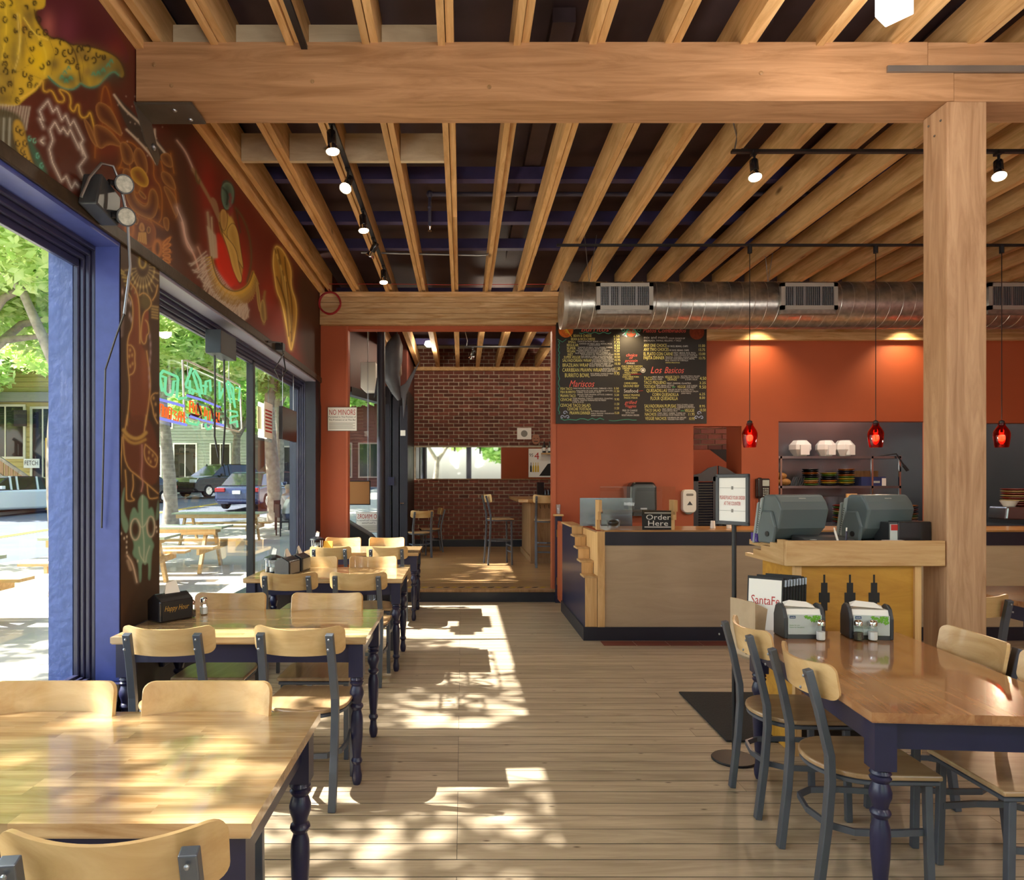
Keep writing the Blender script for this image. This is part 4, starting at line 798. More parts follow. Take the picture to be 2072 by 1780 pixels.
pi.stroke(F(0, [(75, 560), (85, 700), (72, 880)]), 5, (124, 108, 104), .7, 4)
pi.stroke(F(1, [(268, 280), (270, 480), (258, 560), (280, 640), (262, 720)]), 1.4, (176, 130, 120), .8, 4)
teal = (132, 168, 146)
pi.fill(F(1, [(270, 740), (330, 800), (325, 900), (360, 860), (385, 920), (390, 1050), (350, 1160), (390, 1230), (360, 1290), (350, 1560), (325, 1560), (320, 1380), (300, 1430), (270, 1380), (262, 1580), (240, 1580), (235, 1380), (170, 1320), (200, 1230), (150, 1100), (150, 960), (190, 850), (240, 950), (225, 820)]), (108, 150, 128), .95, 4)
pi.fill(F(1, [(110, 640), (70, 800), (65, 1000), (110, 1130), (140, 1080), (140, 1010), (90, 900)]), (112, 150, 130), .9, 4); pi.fill(F(1, [(420, 800), (405, 900), (395, 1000), (428, 980), (428, 820)]), (104, 140, 120), .8, 4)
for x, y, rx, ry in ((205, 1080, 9, 20), (352, 1055, 7, 19)):
    c = F(1, [(x, y)])[0]; pi.blob(*c, rx, ry, (64, 44, 34), 1, 5); pi.stroke([(c[0] + (rx + 1) * math.cos(a), c[1] + (ry + 2) * math.sin(a)) for a in np.linspace(0, 6.3, 16)], 1.5, (190, 180, 160), .8, 3)
pi.fill(F(1, [(265, 1390), (300, 1430), (330, 1385), (325, 1560), (270, 1570)]), (58, 40, 30), .9, 2)
for L in ([(272, 760), (268, 1000), (290, 1200), (285, 1380)], [(240, 1250), (250, 1330), (290, 1390)], [(340, 1240), (310, 1330), (305, 1390)], [(225, 1000), (270, 1080), (320, 1000)]): pi.stroke(F(1, L), 1.2, (180, 196, 176), .7, 3)
for x, y in ((72, 1120), (100, 1165), (125, 1150), (123, 1200), (122, 1250), (125, 1300), (405, 1060), (410, 1100), (228, 1380)): pi.blob(*F(1, [(x, y)])[0], 1.6, 2.6, (206, 196, 176), .9)
pi.stroke(F(1, [(130, 1330), (180, 1400), (220, 1580)]), 1.6, (196, 176, 156), .9, 4); pi.stroke(F(1, [(135, 1380), (160, 1460)]), 3.5, (160, 140, 120), .7, 4)
pi.build('mural_panel', wall_l, M['mural'])

# ------------------------------------------------------------------ ceiling fittings
def spotlamp(name_label, loc, aim, grp, power=30):
    t = thing('track_spotlight', name_label, 'spotlight', loc, 0, grp)
    R = Vector(aim).to_track_quat('-Z', 'Y').to_matrix().to_4x4()
    MB().tube([(0, 0, 0.105), (0, 0, 0.0)], 0.009, 8).box(-0.018, 0.018, -0.03, 0.03, 0.095, 0.118).build('stem', M['black'], t)
    MB().lathe([(0.022, 0.07), (0.03, 0.06), (0.03, -0.02), (0.026, -0.028)], n=14).xf(R).build('socket', M['blackgloss'], t, smooth=40)
    MB().lathe([(0.026, -0.028), (0.034, -0.045), (0.047, -0.075), (0.047, -0.08)], n=16, cap=False).xf(R).build('reflector', M['chrome'], t, smooth=40)
    MB().lathe([(0.001, -0.077), (0.044, -0.077), (0.044, -0.0775)], n=16).xf(R).build('lamp_face', M['spot'], t)
    l = bpy.data.lights.new('spot_light', 'SPOT'); l.energy = power; l.spot_size = math.radians(75); l.spot_blend = 0.6; l.color = (1, 0.86, 0.66); l.shadow_soft_size = 0.04
    o = bpy.data.objects.new('spot_light', l); C.objects.link(o); o.parent = t; o.location = R @ Vector((0, 0, -0.09)); o.rotation_euler = R.to_euler()
    return t
def rail(label, p0, p1, drop=None):
    t = thing('lighting_track', label, 'track', p0); d = Vector(p1) - Vector(p0)
    MB().bar((0, 0, 0), d, 0.034, 0.02).build('rail', M['black'], t)
    if drop: MB().tube([(0.02, 0, 0.0), (0.04, 0, 0.1), (0.0, 0, 0.26)], 0.006, 6).build('feed_cable', M['conduit'], t)
    return t
XT = JX[2] + 0.055
rail('black lighting track fixed along the joists above the window tables', (XT, 3.0, 3.905), (XT, 8.3, 3.905))
for (px, py, Y, ax, nm) in ((640, 292, 4.6, (0.1, -0.1, -1), 'first track spotlight behind the beam, pointing straight down'), (673, 376, 5.25, (-0.15, -0.6, -0.8), 'second track spotlight above the window tables, tilted to the painted wall'),
                            (715, 455, 6.05, (0.1, -0.15, -1), 'third track spotlight above the window tables, pointing down'), (733, 508, 6.75, (-0.45, 0.2, -0.8), 'fourth track spotlight above the window tables, turned sideways'), (762, 562, 7.62, (0.05, -0.2, -1), 'last track spotlight near the bar opening')):
    spotlamp(nm, (XT, Y, 3.79), ax, 'spotlights on the track by the windows', 26)
rail('black lighting track crossing behind the post under the joists', (1.908, 4.9, 3.86), (7.4, 4.9, 3.86), True)
spotlamp('track spotlight hanging behind the beam, above the registers', (2.07, 4.9, 3.742), (-0.05, -0.3, -1), 'spotlights on the cross track', 30)
spotlamp('track spotlight to the right of the timber post', (3.80, 4.9, 3.742), (-0.25, -0.4, -1), 'spotlights on the cross track', 34)
spotlamp('track spotlight on the cross track beyond the second lamp', (5.6, 4.9, 3.742), (0.0, 0.3, -1), 'spotlights on the cross track', 34)
rail('black lighting track that carries the red pendants', (0.94, 6.87, 3.87), (7.4, 6.87, 3.87))
sh = [(0.022, 0.245), (0.034, 0.236), (0.030, 0.222), (0.045, 0.200), (0.066, 0.165), (0.073, 0.140), (0.072, 0.10), (0.064, 0.03), (0.058, 0.002)]
shi = [(r - 0.003, z) for r, z in reversed(sh)]
def pendant(x, lab):
    t = thing('pendant_lamp', lab, 'pendant lamp', (x, 6.87, 1.862), 0, 'red glass pendants over the counter')
    MB().lathe(sh + shi, n=24, cap=False).build('lamp_shade', M['redglass'], t, smooth=50)
    MB().lathe([(0.010, 0.27), (0.024, 0.262), (0.026, 0.236), (0.014, 0.2), (0.012, 0.15)], n=12).build('socket', M['black'], t, smooth=40)
    MB().sphere((0, 0, 0.095), (0.030, 0.030, 0.036), 14, 10).build('bulb', M['bulb'], t, smooth=60)
    MB().tube([(0, 0, 0.26), (0, 0, 1.96)], 0.004, 6).build('cord', M['black'], t)
    MB().lathe([(0.022, 1.93), (0.022, 2.0)], n=12).build('ceiling_cup', M['black'], t)
    l = bpy.data.lights.new('pendant_glow', 'POINT'); l.energy = 22; l.color = (1, 0.72, 0.46); l.shadow_soft_size = 0.03
    o = bpy.data.objects.new('pendant_glow', l); C.objects.link(o); o.parent = t; o.location = (0, 0, -0.03)
    return t
pendant(2.856, 'red glass pendant lamp hanging nearest the menu board')
pendant(4.107, 'red glass pendant lamp hanging in front of the stainless shelves')
pendant(5.358, 'red glass pendant lamp hanging beyond the timber post')
# glowing box lamps on the ceiling
def boxlamp(x, y, z, lab, power):
    t = thing('box_lamp', lab, 'ceiling lamp', (x, y, z), math.radians(38), 'glowing box lamps under the joists')
    MB().box(-0.06, 0.06, -0.06, 0.06, 0, 0.2).build('diffuser', M['lamp'], t, bev=0.006)
    MB().box(-0.025, 0.025, -0.025, 0.025, 0.2, ZJ + 0.05 - z).build('stem', M['black'], t)
    l = bpy.data.lights.new('box_lamp_light', 'POINT'); l.energy = power; l.color = (1, 0.94, 0.86); l.shadow_soft_size = 0.14
    o = bpy.data.objects.new('box_lamp_light', l); C.objects.link(o); o.parent = t; o.location = (0, 0, -0.16)
    return t
boxlamp(1.98, 3.17, 3.655, 'glowing white box lamp in front of the ceiling beam', 14)
for x, y in ((-0.3, 0.9), (2.4, 0.6), (4.9, 1.4), (0.8, -1.6), (3.6, -1.6), (6.0, -0.6)):  # unseen lamps added to light the front of the room
    boxlamp(x, y, 2.55, 'added glowing box lamp, out of view, giving fill light to the front dining room', 44)
# round galvanised duct
duct = thing('air_duct', 'round galvanised spiral duct hanging under the joists above the counter', 'duct', (1.05, 7.35, 3.394))
R_D = 0.244
MB().tube([(0, 0, 0), (6.5, 0, 0)], R_D, 40).build('spiral_pipe', M['galv'], duct, smooth=40)
MB().lathe([(R_D - 0.004, -0.001), (R_D + 0.006, 0.0), (R_D + 0.006, 0.045), (R_D, 0.046)], n=40, cap=False).xf(Matrix.Rotation(PI / 2, 4, 'Y')).build('end_collar', simple('duct_collar', 'b5afa6', 0.4, metal=0.7), duct, smooth=40)
hel = [(0.06 + 0.127 * t / 24, -(R_D + 0.001) * math.cos(2 * PI * t / 24), (R_D + 0.001) * math.sin(2 * PI * t / 24)) for t in range(24 * 50)]
MB().tube(hel, 0.0035, 4).build('spiral_seam', M['galvseam'], duct, smooth=60)
for cx, lab in ((0.613, 0), (2.50, 1), (4.62, 2)):
    g = MB()
    for a in (-0.29, 0.25): g.box(cx + a, cx + a + 0.04, -0.285, -0.245, -0.11, 0.16)
    g.box(cx - 0.29, cx + 0.29, -0.285, -0.245, -0.11, -0.07); g.box(cx - 0.29, cx + 0.29, -0.285, -0.245, 0.123, 0.16)
    gr = g.build('grille', simple('grille_aluminium', 'b9b5ad', 0.4, metal=0.6), duct)
    MB().box(cx - 0.28, cx + 0.28, -0.262, -0.1, -0.15, 0.155).build('grille_box', M['galv'], duct)
    B('grille_back', M['black'], gr, cx - 0.25, cx + 0.25, -0.266, -0.263, -0.07, 0.123)
    f = MB()
    for i in range(26): f.box(cx - 0.245 + i * 0.0195, cx - 0.239 + i * 0.0195, -0.282, -0.268, -0.07, 0.123)
    for i in range(11): f.box(cx - 0.25, cx + 0.25, -0.272, -0.268, -0.056 + i * 0.017, -0.053 + i * 0.017)
    for a in (-0.16, -0.06, 0.11): f.box(cx + a, cx + a + 0.02, -0.284, -0.268, -0.07, 0.123)
    stuff(f.build('grille_fins', M['conduit'], gr))
for x in (0.3, 2.2, 4.4): MB().tube([(x, 0, R_D), (x - 0.05, 0, 0.75)], 0.003, 5).tube([(x, 0, R_D), (x + 0.08, 0, 0.75)], 0.003, 5).build('hanger_wire', M['conduit'], duct)
# pipes, conduit and wires between the joists
sp = thing('sprinkler_pipe', 'painted sprinkler pipe with drop head crossing above the joists', 'pipe', (0, 6.42, 4.19))
MB().tube([(-0.32, 0, 0), (7.4, 0, 0)], 0.021, 10).build('main', M['pipe'], sp, smooth=40)
MB().tube([(-0.3, 0, 0), (-0.3, 0, -0.29)], 0.015, 8).sphere((-0.3, 0, 0), 0.034, 10, 8).sphere((-0.3, 0, -0.12), 0.022, 10, 8).build('drop', M['pipe'], sp, smooth=50)
MB().lathe([(0.010, -0.29), (0.016, -0.30), (0.008, -0.33), (0.018, -0.342), (0.018, -0.347)], (-0.3, 0, 0), 12).build('sprinkler_head', M['chrome'], sp, smooth=40)
cd = thing('electrical_conduit', 'bright steel conduit bending along one joist behind the beam', 'conduit', (0.30, 4.04, 3.99))
MB().tube([(0, -1.1, 0.17), (0.0, 0, -0.02), (0.0, 2.6, -0.02), (0.0, 3.35, -0.02), (-0.03, 3.45, -0.01), (-0.12, 3.5, 0.0), (-1.4, 3.5, 0.03)], 0.011, 8).build('run', M['conduit'], cd, smooth=50)
cd2 = thing('flexible_conduit', 'ribbed flexible conduit strung across the joists in front of the beam', 'conduit', (0.1, 3.35, 4.18))
cp = [(-0.9, 0.1, 0.05), (-0.2, 0.1, 0.05), (-0.02, 0.05, 0.02), (0.02, 0.35, -0.02)]
MB().tube(cp, 0.013, 8).build('bend', M['conduit'], cd2, smooth=50)
MB().tube([(0.3 + i * 0.02, -0.1, 0.03 - 0.03 * math.sin(i * 0.05)) for i in range(200)], [0.010 + 0.002 * (i % 2) for i in range(200)], 6).build('ribbed_run', M['pipe'], cd2)
rw = thing('red_cable', 'thin red cable strung along the rear of the ceiling', 'cable', (-1.72, 8.6, 3.98))
MB().tube([(0, 0, 0), (0.8, 0.0, 0.0), (1.6, 0, -0.01), (3, 0, 0.0)], 0.004, 5).build('strand', M['red'], rw)
coil = thing('red_cable_coil', 'coil of red cable hanging on the end of the laminated beam', 'cable', (-1.655, 8.66, 3.76))
cpts = []
for i in range(6 * 28): a = 2 * PI * i / 28; r = 0.135 + 0.008 * math.sin(i * 0.37); cpts.append((r * math.cos(a) * 0.98, -0.006 * (i // 28) + 0.015, r * math.sin(a)))
MB().tube(cpts, 0.005, 5).build('loops', simple('red_cable_sheath', 'a8242c', 0.45), coil, smooth=60)
MB().tube([(0.0, 0.015, 0.13), (-0.03, 0.01, 0.25), (-0.06, -0.04, 0.42)], 0.005, 5).build('tail', simple('red_cable_tail', 'a8242c', 0.45), coil)
# ------------------------------------------------------------------ tables
LEGP = [(0.017, 0.0), (0.024, 0.02), (0.026, 0.045), (0.020, 0.075), (0.0185, 0.10), (0.026, 0.112), (0.0285, 0.120), (0.026, 0.128), (0.021, 0.137), (0.0225, 0.16), (0.0295, 0.24), (0.032, 0.31), (0.030, 0.345), (0.024, 0.365),
        (0.0225, 0.375), (0.031, 0.386), (0.0335, 0.394), (0.031, 0.402), (0.024, 0.410), (0.027, 0.425), (0.035, 0.447), (0.036, 0.465), (0.030, 0.485), (0.025, 0.497), (0.033, 0.506), (0.035, 0.513), (0.028, 0.520), (0.035, 0.529), (0.030, 0.540)]
_tabs = {}
def make_table(key, Lx, Ly, topmat, along):
    """turned-leg table, origin under its centre"""
    t = thing('dining_table', '', 'table')
    core = B('tabletop', topmat, t, -Lx / 2 + 0.004, Lx / 2 - 0.004, -Ly / 2 + 0.004, Ly / 2 - 0.004, 0.714, 0.722)
    r = random.Random(hash(key) % 1000 if not isinstance(key, str) else sum(map(ord, key)))
    cache = {}
    if along == 0: n, L, Wd = 16, Lx, Ly
    else: n, L, Wd = 14, Ly, Lx
    w = Wd / n
    for i in range(n):
        a = -L / 2; first = True
        while a < L / 2 - 1e-6:
            s = r.choice([0.22, 0.3, 0.38, 0.46]) if not first else r.choice([0.14, 0.26, 0.34, 0.42]); first = False
            b = min(a + s, L / 2)
            if L / 2 - b < 0.1: b = L / 2
            if along == 0: args = (a, b, -Wd / 2 + i * w, -Wd / 2 + (i + 1) * w)
            else: args = (-Wd / 2 + i * w, -Wd / 2 + (i + 1) * w, a, b)
            key2 = round(b - a, 4)
            if key2 not in cache:
                l2 = b - a
                cache[key2] = (MB().box(0, l2, 0, w, 0, 0.03) if along == 0 else MB().box(0, w, 0, l2, 0, 0.03)).mesh('stave', topmat)
            link('stave', cache[key2], core, (args[0], args[2], 0.72)); a = b
    ax, ay = Lx / 2 - 0.055, Ly / 2 - 0.055
    for sx in (-1, 1):
        for sy in (-1, 1):
            MB().box(-0.036, 0.036, -0.036, 0.036, 0.545, 0.7135).lathe(LEGP, n=14).xf(Matrix.Translation((sx * ax, sy * ay, 0))).build('leg', M['navy'], t, smooth=32)
    for sy in (-1, 1): B('apron', M['navy'], t, -ax + 0.036, ax - 0.036, sy * ay - 0.012, sy * ay + 0.012, 0.615, 0.7135)
    for sx in (-1, 1): B('apron', M['navy'], t, sx * ax - 0.012, sx * ax + 0.012, -ay + 0.036, ay - 0.036, 0.615, 0.7135)
    return t
TY = [1.94, 3.81, 5.89, 7.92]
TXC = -1.11
TL = ['butcher-block table nearest the camera, cut off by the left edge of the photo', 'second butcher-block table from the camera, beside the painted pier', 'third butcher-block table along the windows, with two black dispensers', 'butcher-block table at the far end of the window row, before the bar opening']
t0 = make_table('win', 1.27, 0.76, M['tabletop'], 0); t0.location = (TXC, TY[0], 0); t0['label'] = TL[0]; t0['group'] = 'turned-leg tables along the windows'
for y, l in zip(TY[1:], TL[1:]): dup(t0, (TXC, y, 0), 0, l, 'turned-leg tables along the windows')
tr = make_table('reg', 0.76, 1.30, M['tabletop_r'], 1); tr.location = (1.80, 2.93, 0); tr.rotation_euler = (0, 0, math.radians(-4.6)); tr['label'] = 'reddish butcher-block table in front of the registers, with two card-fronted napkin dispensers'
dup(tr, (4.25, 4.75, 0), PI / 2, 'butcher-block table half hidden behind the timber post')

# ------------------------------------------------------------------ chairs
def back_panel(w, h, zc, y0, sag, dip, th=0.012, lean=0.17, nx=28, nz=8):
    """bent plywood back: rounded outline, bowed to the rear, dipping top edge"""
    mb = MB(); r = 0.035; vs = []; fs = []
    for side in (0, 1):
        for i in range(nx + 1):
            u = math.sin((-0.5 + i / nx) * PI); x = u * w / 2
            e = w / 2 - abs(x); hh = h / 2
            if e < r: hh = h / 2 - r + math.sqrt(max(0, r * r - (r - e) ** 2))
            for k in range(nz + 1):
                v = -1 + 2 * k / nz; z = v * hh - dip * (1 - u * u) * (0.6 + 0.4 * v)
                y = -sag * (1 - u * u) - z * lean
                nrm = Vector((-2 * sag * u / (w / 2), 1, 0)).normalized()
                o = th * (0.5 if side else -0.5)
                vs.append((x + nrm.x * o, y0 + y + nrm.y * o, zc + z))
    n1 = (nx + 1) * (nz + 1)
    def ix(s, i, k): return s * n1 + i * (nz + 1) + k
    for i in range(nx):
        for k in range(nz):
            fs.append((ix(0, i, k), ix(0, i + 1, k), ix(0, i + 1, k + 1), ix(0, i, k + 1))); fs.append((ix(1, i, k), ix(1, i, k + 1), ix(1, i + 1, k + 1), ix(1, i + 1, k)))
        fs.append((ix(0, i, 0), ix(1, i, 0), ix(1, i + 1, 0), ix(0, i + 1, 0))); fs.append((ix(0, i, nz), ix(0, i + 1, nz), ix(1, i + 1, nz), ix(1, i, nz)))
    for k in range(nz):
        fs.append((ix(0, 0, k), ix(0, 0, k + 1), ix(1, 0, k + 1), ix(1, 0, k))); fs.append((ix(0, nx, k), ix(1, nx, k), ix(1, nx, k + 1), ix(0, nx, k + 1)))
    return mb.add(vs, fs)
def seat_outline(w, d, grow=0.0, n=16):
    """straight front edge, slightly tapering sides, round back; sitter faces +y"""
    pts = [(w / 2 + grow, d / 2 + grow), (-w / 2 - grow, d / 2 + grow)]
    for k in range(n + 1):
        a = PI + PI * k / n; pts.append(((w / 2 + grow) * math.cos(a) * (1.0), -d * 0.08 + (d * 0.42 + grow) * math.sin(a)))
    return pts
def make_chair(name, zs, ztop, cat):
    t = thing(name, '', cat); st = M['steel']
    out = seat_outline(0.40, 0.41)
    MB().prism(out, zs - 0.02, zs, 2).build('seat', M['seatwood'], t, bev=0.006)
    fr = [(x * 0.93, y * 0.93) for x, y in out]
    MB().tube([(x, y, zs - 0.032) for x, y in fr], 0.011, 6, True).build('seat_frame', st, t, smooth=50)
    for sx in (-1, 1):
        MB().sweep([(sx * 0.163, -0.225, 0.0), (sx * 0.166, -0.195, zs * 0.55), (sx * 0.168, -0.183, zs * 0.92), (sx * 0.168, -0.186, zs + 0.06), (sx * 0.163, -0.222, zs + (ztop - zs) * 0.55), (sx * 0.160, -0.262, ztop - 0.035)], 0.036, 0.028).build('leg', st, t, bev=0.003)
        MB().sweep([(sx * 0.176, 0.172, 0.0), (sx * 0.172, 0.162, zs - 0.022)], 0.027, 0.027).build('leg', st, t, bev=0.003)
    rz = zs * 0.52
    MB().sweep([(-0.165, 0.165, rz), (-0.182, 0.02, rz), (-0.175, -0.10, rz), (-0.125, -0.168, rz), (0, -0.19, rz), (0.125, -0.168, rz), (0.175, -0.10, rz), (0.182, 0.02, rz), (0.165, 0.165, rz)], 0.024, 0.012, (0, 0, 1)).build('stretcher', st, t)
    if zs > 0.6:
        MB().box(-0.16, 0.16, 0.155, 0.175, 0.20, 0.224).build('footrest', st, t); MB().box(-0.16, 0.16, 0.155, 0.175, 0.30, 0.32).build('footrest', st, t)
    bp = back_panel(0.425, 0.138, ztop - 0.072, -0.175, 0.070, 0.018).build('backrest', M['chairwood'], t, smooth=50, bev=0)
    for sx in (-1, 1):
        for dz in (0.058, 0.10): MB().sphere((sx * 0.160, -0.288 + (0.1 - dz) * 0.25, ztop - dz), (0.006, 0.004, 0.006), 8, 5).build('bolt', M['conduit'], bp)
    return t
c0 = make_chair('dining_chair', 0.455, 0.862, 'chair')
G1 = 'steel-framed maple chairs at the window tables'; G2 = 'steel-framed maple chairs at the right table'
CH = [(-0.70, 1.545, 6, 'maple-backed steel chair nearest the camera, cut by the bottom of the photo', G1),
      (-1.36, 2.11, 180, 'maple chair behind the nearest table, beside the blue window jamb', G1), (-0.845, 2.11, 180, 'maple chair behind the nearest table, on its aisle end', G1),
      (-1.37, 3.42, 0, 'maple chair with its back to us before the second table, below the painted pier', G1), (-0.75, 3.42, -3, 'maple chair with its back to us before the second table, aisle side', G1),
      (-1.39, 3.97, 180, 'maple chair facing us behind the second table, beside the shakers', G1), (-0.81, 3.97, 180, 'maple chair facing us behind the second table, aisle side', G1),
      (-1.29, 5.34, 0, 'maple chair with its back to us before the third table, window side', G1), (-0.766, 5.34, -2, 'maple chair with its back to us before the third table, aisle side', G1),
      (-1.33, 6.03, 180, 'maple chair facing us behind the third table, window side', G1), (-0.797, 6.03, 180, 'maple chair facing us behind the third table, aisle side', G1),
      (-1.367, 7.38, 0, 'maple chair with its back to us before the last window table, window side', G1), (-0.78, 7.38, 0, 'maple chair with its back to us before the last window table, aisle side', G1),
      (-1.43, 8.15, 180, 'amber maple chair behind the last window table, before the orange post', G1), (-0.906, 8.15, 180, 'amber maple chair behind the last window table, before the dark pole', G1),
      (1.545, 2.71, -92, 'maple chair on the aisle side of the reddish table, nearer the camera', G2), (1.565, 3.28, -92, 'maple chair on the aisle side of the reddish table, beside the sign stand', G2),
      (2.07, 2.58, 90, 'maple chair on the far side of the reddish table with red reflections on its seat', G2), (2.06, 3.05, 88, 'maple chair on the far side of the reddish table, in front of the timber post', G2),
      (3.05, 4.32, 0, 'maple chair seen past the right edge of the timber post', G2)]
for i, (x, y, a, l, g) in enumerate(CH):
    if i == 0: c0.location = (x, y, 0); c0.rotation_euler = (0, 0, math.radians(a)); c0['label'] = l; c0['group'] = g
    else: dup(c0, (x, y, 0), math.radians(a), l, g)
dup(c0, (-0.78, 12.6, 0.16), math.radians(20), 'chair in the bar seen from behind, with thin steel legs', 'chairs in the bar')
dup(c0, (-0.62, 13.55, 0.16), math.radians(100), 'chair in the bar turned side-on against the brick wall', 'chairs in the bar')
s0 = make_chair('bar_stool', 0.76, 1.17, 'bar stool'); s0.location = (0.62, 11.5, 0.16); s0.rotation_euler = (0, 0, math.radians(-80)); s0['label'] = 'tall bar stool seen side-on at the end of the bar'
dup(s0, (1.36, 11.15, 0.16), math.radians(-6), 'tall bar stool half hidden by the orange door casing')

# ------------------------------------------------------------------ table things
def dispenser(label, loc, rz, kind):
    t = thing('napkin_dispenser', label, 'napkin dispenser', loc, rz)
    w, d, h = 0.20, 0.135, 0.165
    if kind == 'card':
        out = [(-d / 2, 0), (d / 2, 0), (d / 2, h * 0.62), (d * 0.34, h * 0.9), (d * 0.12, h), (-d * 0.12, h), (-d * 0.34, h * 0.9), (-d / 2, h * 0.62)]
        for a, b in ((-w / 2, -w / 2 + 0.018), (w / 2 - 0.018, w / 2)): MB().prism(out, a, b, 0).build('end_cheek', M['darkplastic'], t, bev=0.006)
        B('base', M['darkplastic'], t, -w / 2 + 0.017, w / 2 - 0.017, -d / 2 + 0.004, d / 2 - 0.004, 0, 0.02)
        MB().prism([(-d / 2 + 0.008, 0.02), (d / 2 - 0.008, 0.02), (d / 2 - 0.008, h * 0.62), (d * 0.3, h * 0.86), (-d * 0.3, h * 0.86), (-d / 2 + 0.008, h * 0.62)], -w / 2 + 0.017, w / 2 - 0.017, 0).build('napkin_pack', M['paper'], t)
        cd = B('card', M['greypaper'], t, -w / 2 + 0.019, w / 2 - 0.019, -d / 2 + 0.002, -d / 2 + 0.006, 0.022, 0.118)
        lf = MB(); rl = random.Random(4)
        for i in range(26):
            cx, cz = rl.uniform(0.0, 0.072), rl.uniform(0.078, 0.113); cz = max(cz, 0.112 - cx * 0.55); rr2 = rl.uniform(0.006, 0.013)
            lf.prism([(min(0.079, cx + rr2 * math.cos(a) * (1 if k % 2 else 0.55)), min(0.116, cz + rr2 * math.sin(a) * (1 if k % 2 else 0.55))) for k, a in enumerate(np.linspace(0, 2 * PI, 10, endpoint=False))], -d / 2 + 0.0012 - i * 0.00001, -d / 2 + 0.002, 1)
        stuff(lf.build('leaf_print', simple('card_leaf_green', '6aa832', 0.6, noise=0.3, nscale=120), cd))
        MB().box(-0.074, -0.046, -d / 2 + 0.001, -d / 2 + 0.002, 0.100, 0.113).build('logo_patch', simple('card_logo_blue', '24466e', 0.5), cd)
        letters('lettering', 'tork', M['paper'], cd, (-0.071, -d / 2 + 0.0005, 0.1035), 0.022, 0.0065)
        letters('lettering', 'Better for you.', simple('card_green_ink', '5f8f5a', 0.6), cd, (-0.074, -d / 2 + 0.001, 0.064), 0.05, 0.006); letters('lettering', 'Better for the planet.', simple('card_green_ink2', '5f8f5a', 0.6), cd, (-0.074, -d / 2 + 0.001, 0.054), 0.072, 0.006)
        n = MB(); n.add([(-0.085, -0.03, h * 0.95), (0.06, -0.04, h * 0.9), (0.075, 0.02, h * 0.93), (-0.07, 0.03, h * 1.0), (-0.05, 0.0, h * 1.09), (0.03, -0.01, h * 1.05)], [(0, 1, 5, 4), (1, 2, 5), (2, 3, 4, 5), (3, 0, 4)])
        n.build('loose_napkin', M['paper'], t)
    else:
        out = [(-d / 2, 0), (d / 2, 0), (d / 2 * 1.02, h * 0.7), (d * 0.3, h * 0.8), (0, h * 0.93), (-d * 0.3, h * 0.8), (-d / 2 * 1.02, h * 0.7)]
        MB().prism([(y * 1.0, z) for y, z in out], -w / 2, w / 2, 0).build('body', M['blackgloss'], t, bev=0.008)
        for sy in (-1, 1): B('side_window', simple('steel_napkin_panel', '8d8f92', 0.3, metal=0.6), t, -w / 2 + 0.014, w / 2 - 0.014, sy * (d / 2 + 0.001) - 0.002, sy * (d / 2 + 0.001) + 0.002, 0.014, h * 0.66)
        MB().add([(-0.04, -0.012, h * 0.9), (0.05, -0.012, h * 0.9), (0.045, 0.02, h * 1.3), (-0.02, 0.01, h * 1.24), (-0.04, 0.012, h * 0.9), (0.05, 0.014, h * 0.9)], [(0, 1, 2, 3), (3, 2, 5, 4)]).build('napkin', M['paper'], t)
        if kind == 'happy':
            B('label_panel', M['ink'], t, -w / 2 + 0.012, w / 2 - 0.012, -d / 2 - 0.006, -d / 2 - 0.003, 0.012, h * 0.68)
            letters('lettering', 'Happy Hour', simple('gold_ink', 'b08a3a', 0.5), t, (-0.075, -d / 2 - 0.0065, 0.062), 0.14, 0.028, shear=0.25)
    return t
def shaker(label, loc, fillm):
    t = thing('salt_shaker' if fillm == 'salt' else 'pepper_shaker', label, 'shaker', loc, random.uniform(0, 1))
    MB().lathe([(0.019, 0.0), (0.0235, 0.006), (0.0235, 0.045), (0.020, 0.062), (0.016, 0.072), (0.016, 0.076)], n=8).build('glass_body', M['jar'], t)
    MB().lathe([(0.017, 0.004), (0.0205, 0.008), (0.0205, 0.044 if fillm == 'salt' else 0.04)], n=8).build('contents', M[fillm], t)
    MB().lathe([(0.0195, 0.074), (0.020, 0.088), (0.017, 0.096), (0.009, 0.101), (0.001, 0.102)], n=16).build('cap', M['chrome'], t, smooth=40)
    return t
def caddy(label, loc):
    t = thing('condiment_caddy', label, 'caddy', loc, 0)
    MB().lathe([(0.075, 0.0), (0.08, 0.006), (0.075, 0.012)], n=18).build('base', M['blackgloss'], t, smooth=40)
    MB().lathe([(0.085, 0.115), (0.078, 0.13), (0.03, 0.15), (0.02, 0.155)], n=18).build('lid', M['blackgloss'], t, smooth=40)
    for k in range(4): a = PI / 4 + k * PI / 2; MB().tube([(0.07 * math.cos(a), 0.07 * math.sin(a), 0.01), (0.07 * math.cos(a), 0.07 * math.sin(a), 0.12)], 0.003, 5).build('upright', M['chrome'], t)
    for k in range(4):
        a = k * PI / 2; j = MB().lathe([(0.024, 0.014), (0.026, 0.02), (0.026, 0.075), (0.02, 0.085)], (0.038 * math.cos(a), 0.038 * math.sin(a), 0), 10).build('jar', M['jar'], t, smooth=40)
        MB().lathe([(0.022, 0.016), (0.022, 0.05)], (0.038 * math.cos(a), 0.038 * math.sin(a), 0), 10).build('contents', M['salt' if k % 2 else 'pepper'], j)
    MB().add([(-0.02, 0, 0.15), (0.02, 0, 0.15), (0.026, 0.01, 0.2), (0.0, 0.0, 0.215), (-0.012, 0.01, 0.195)], [(0, 1, 2, 3, 4)]).build('napkin', M['paper'], t)
    return t
ZT = 0.7505
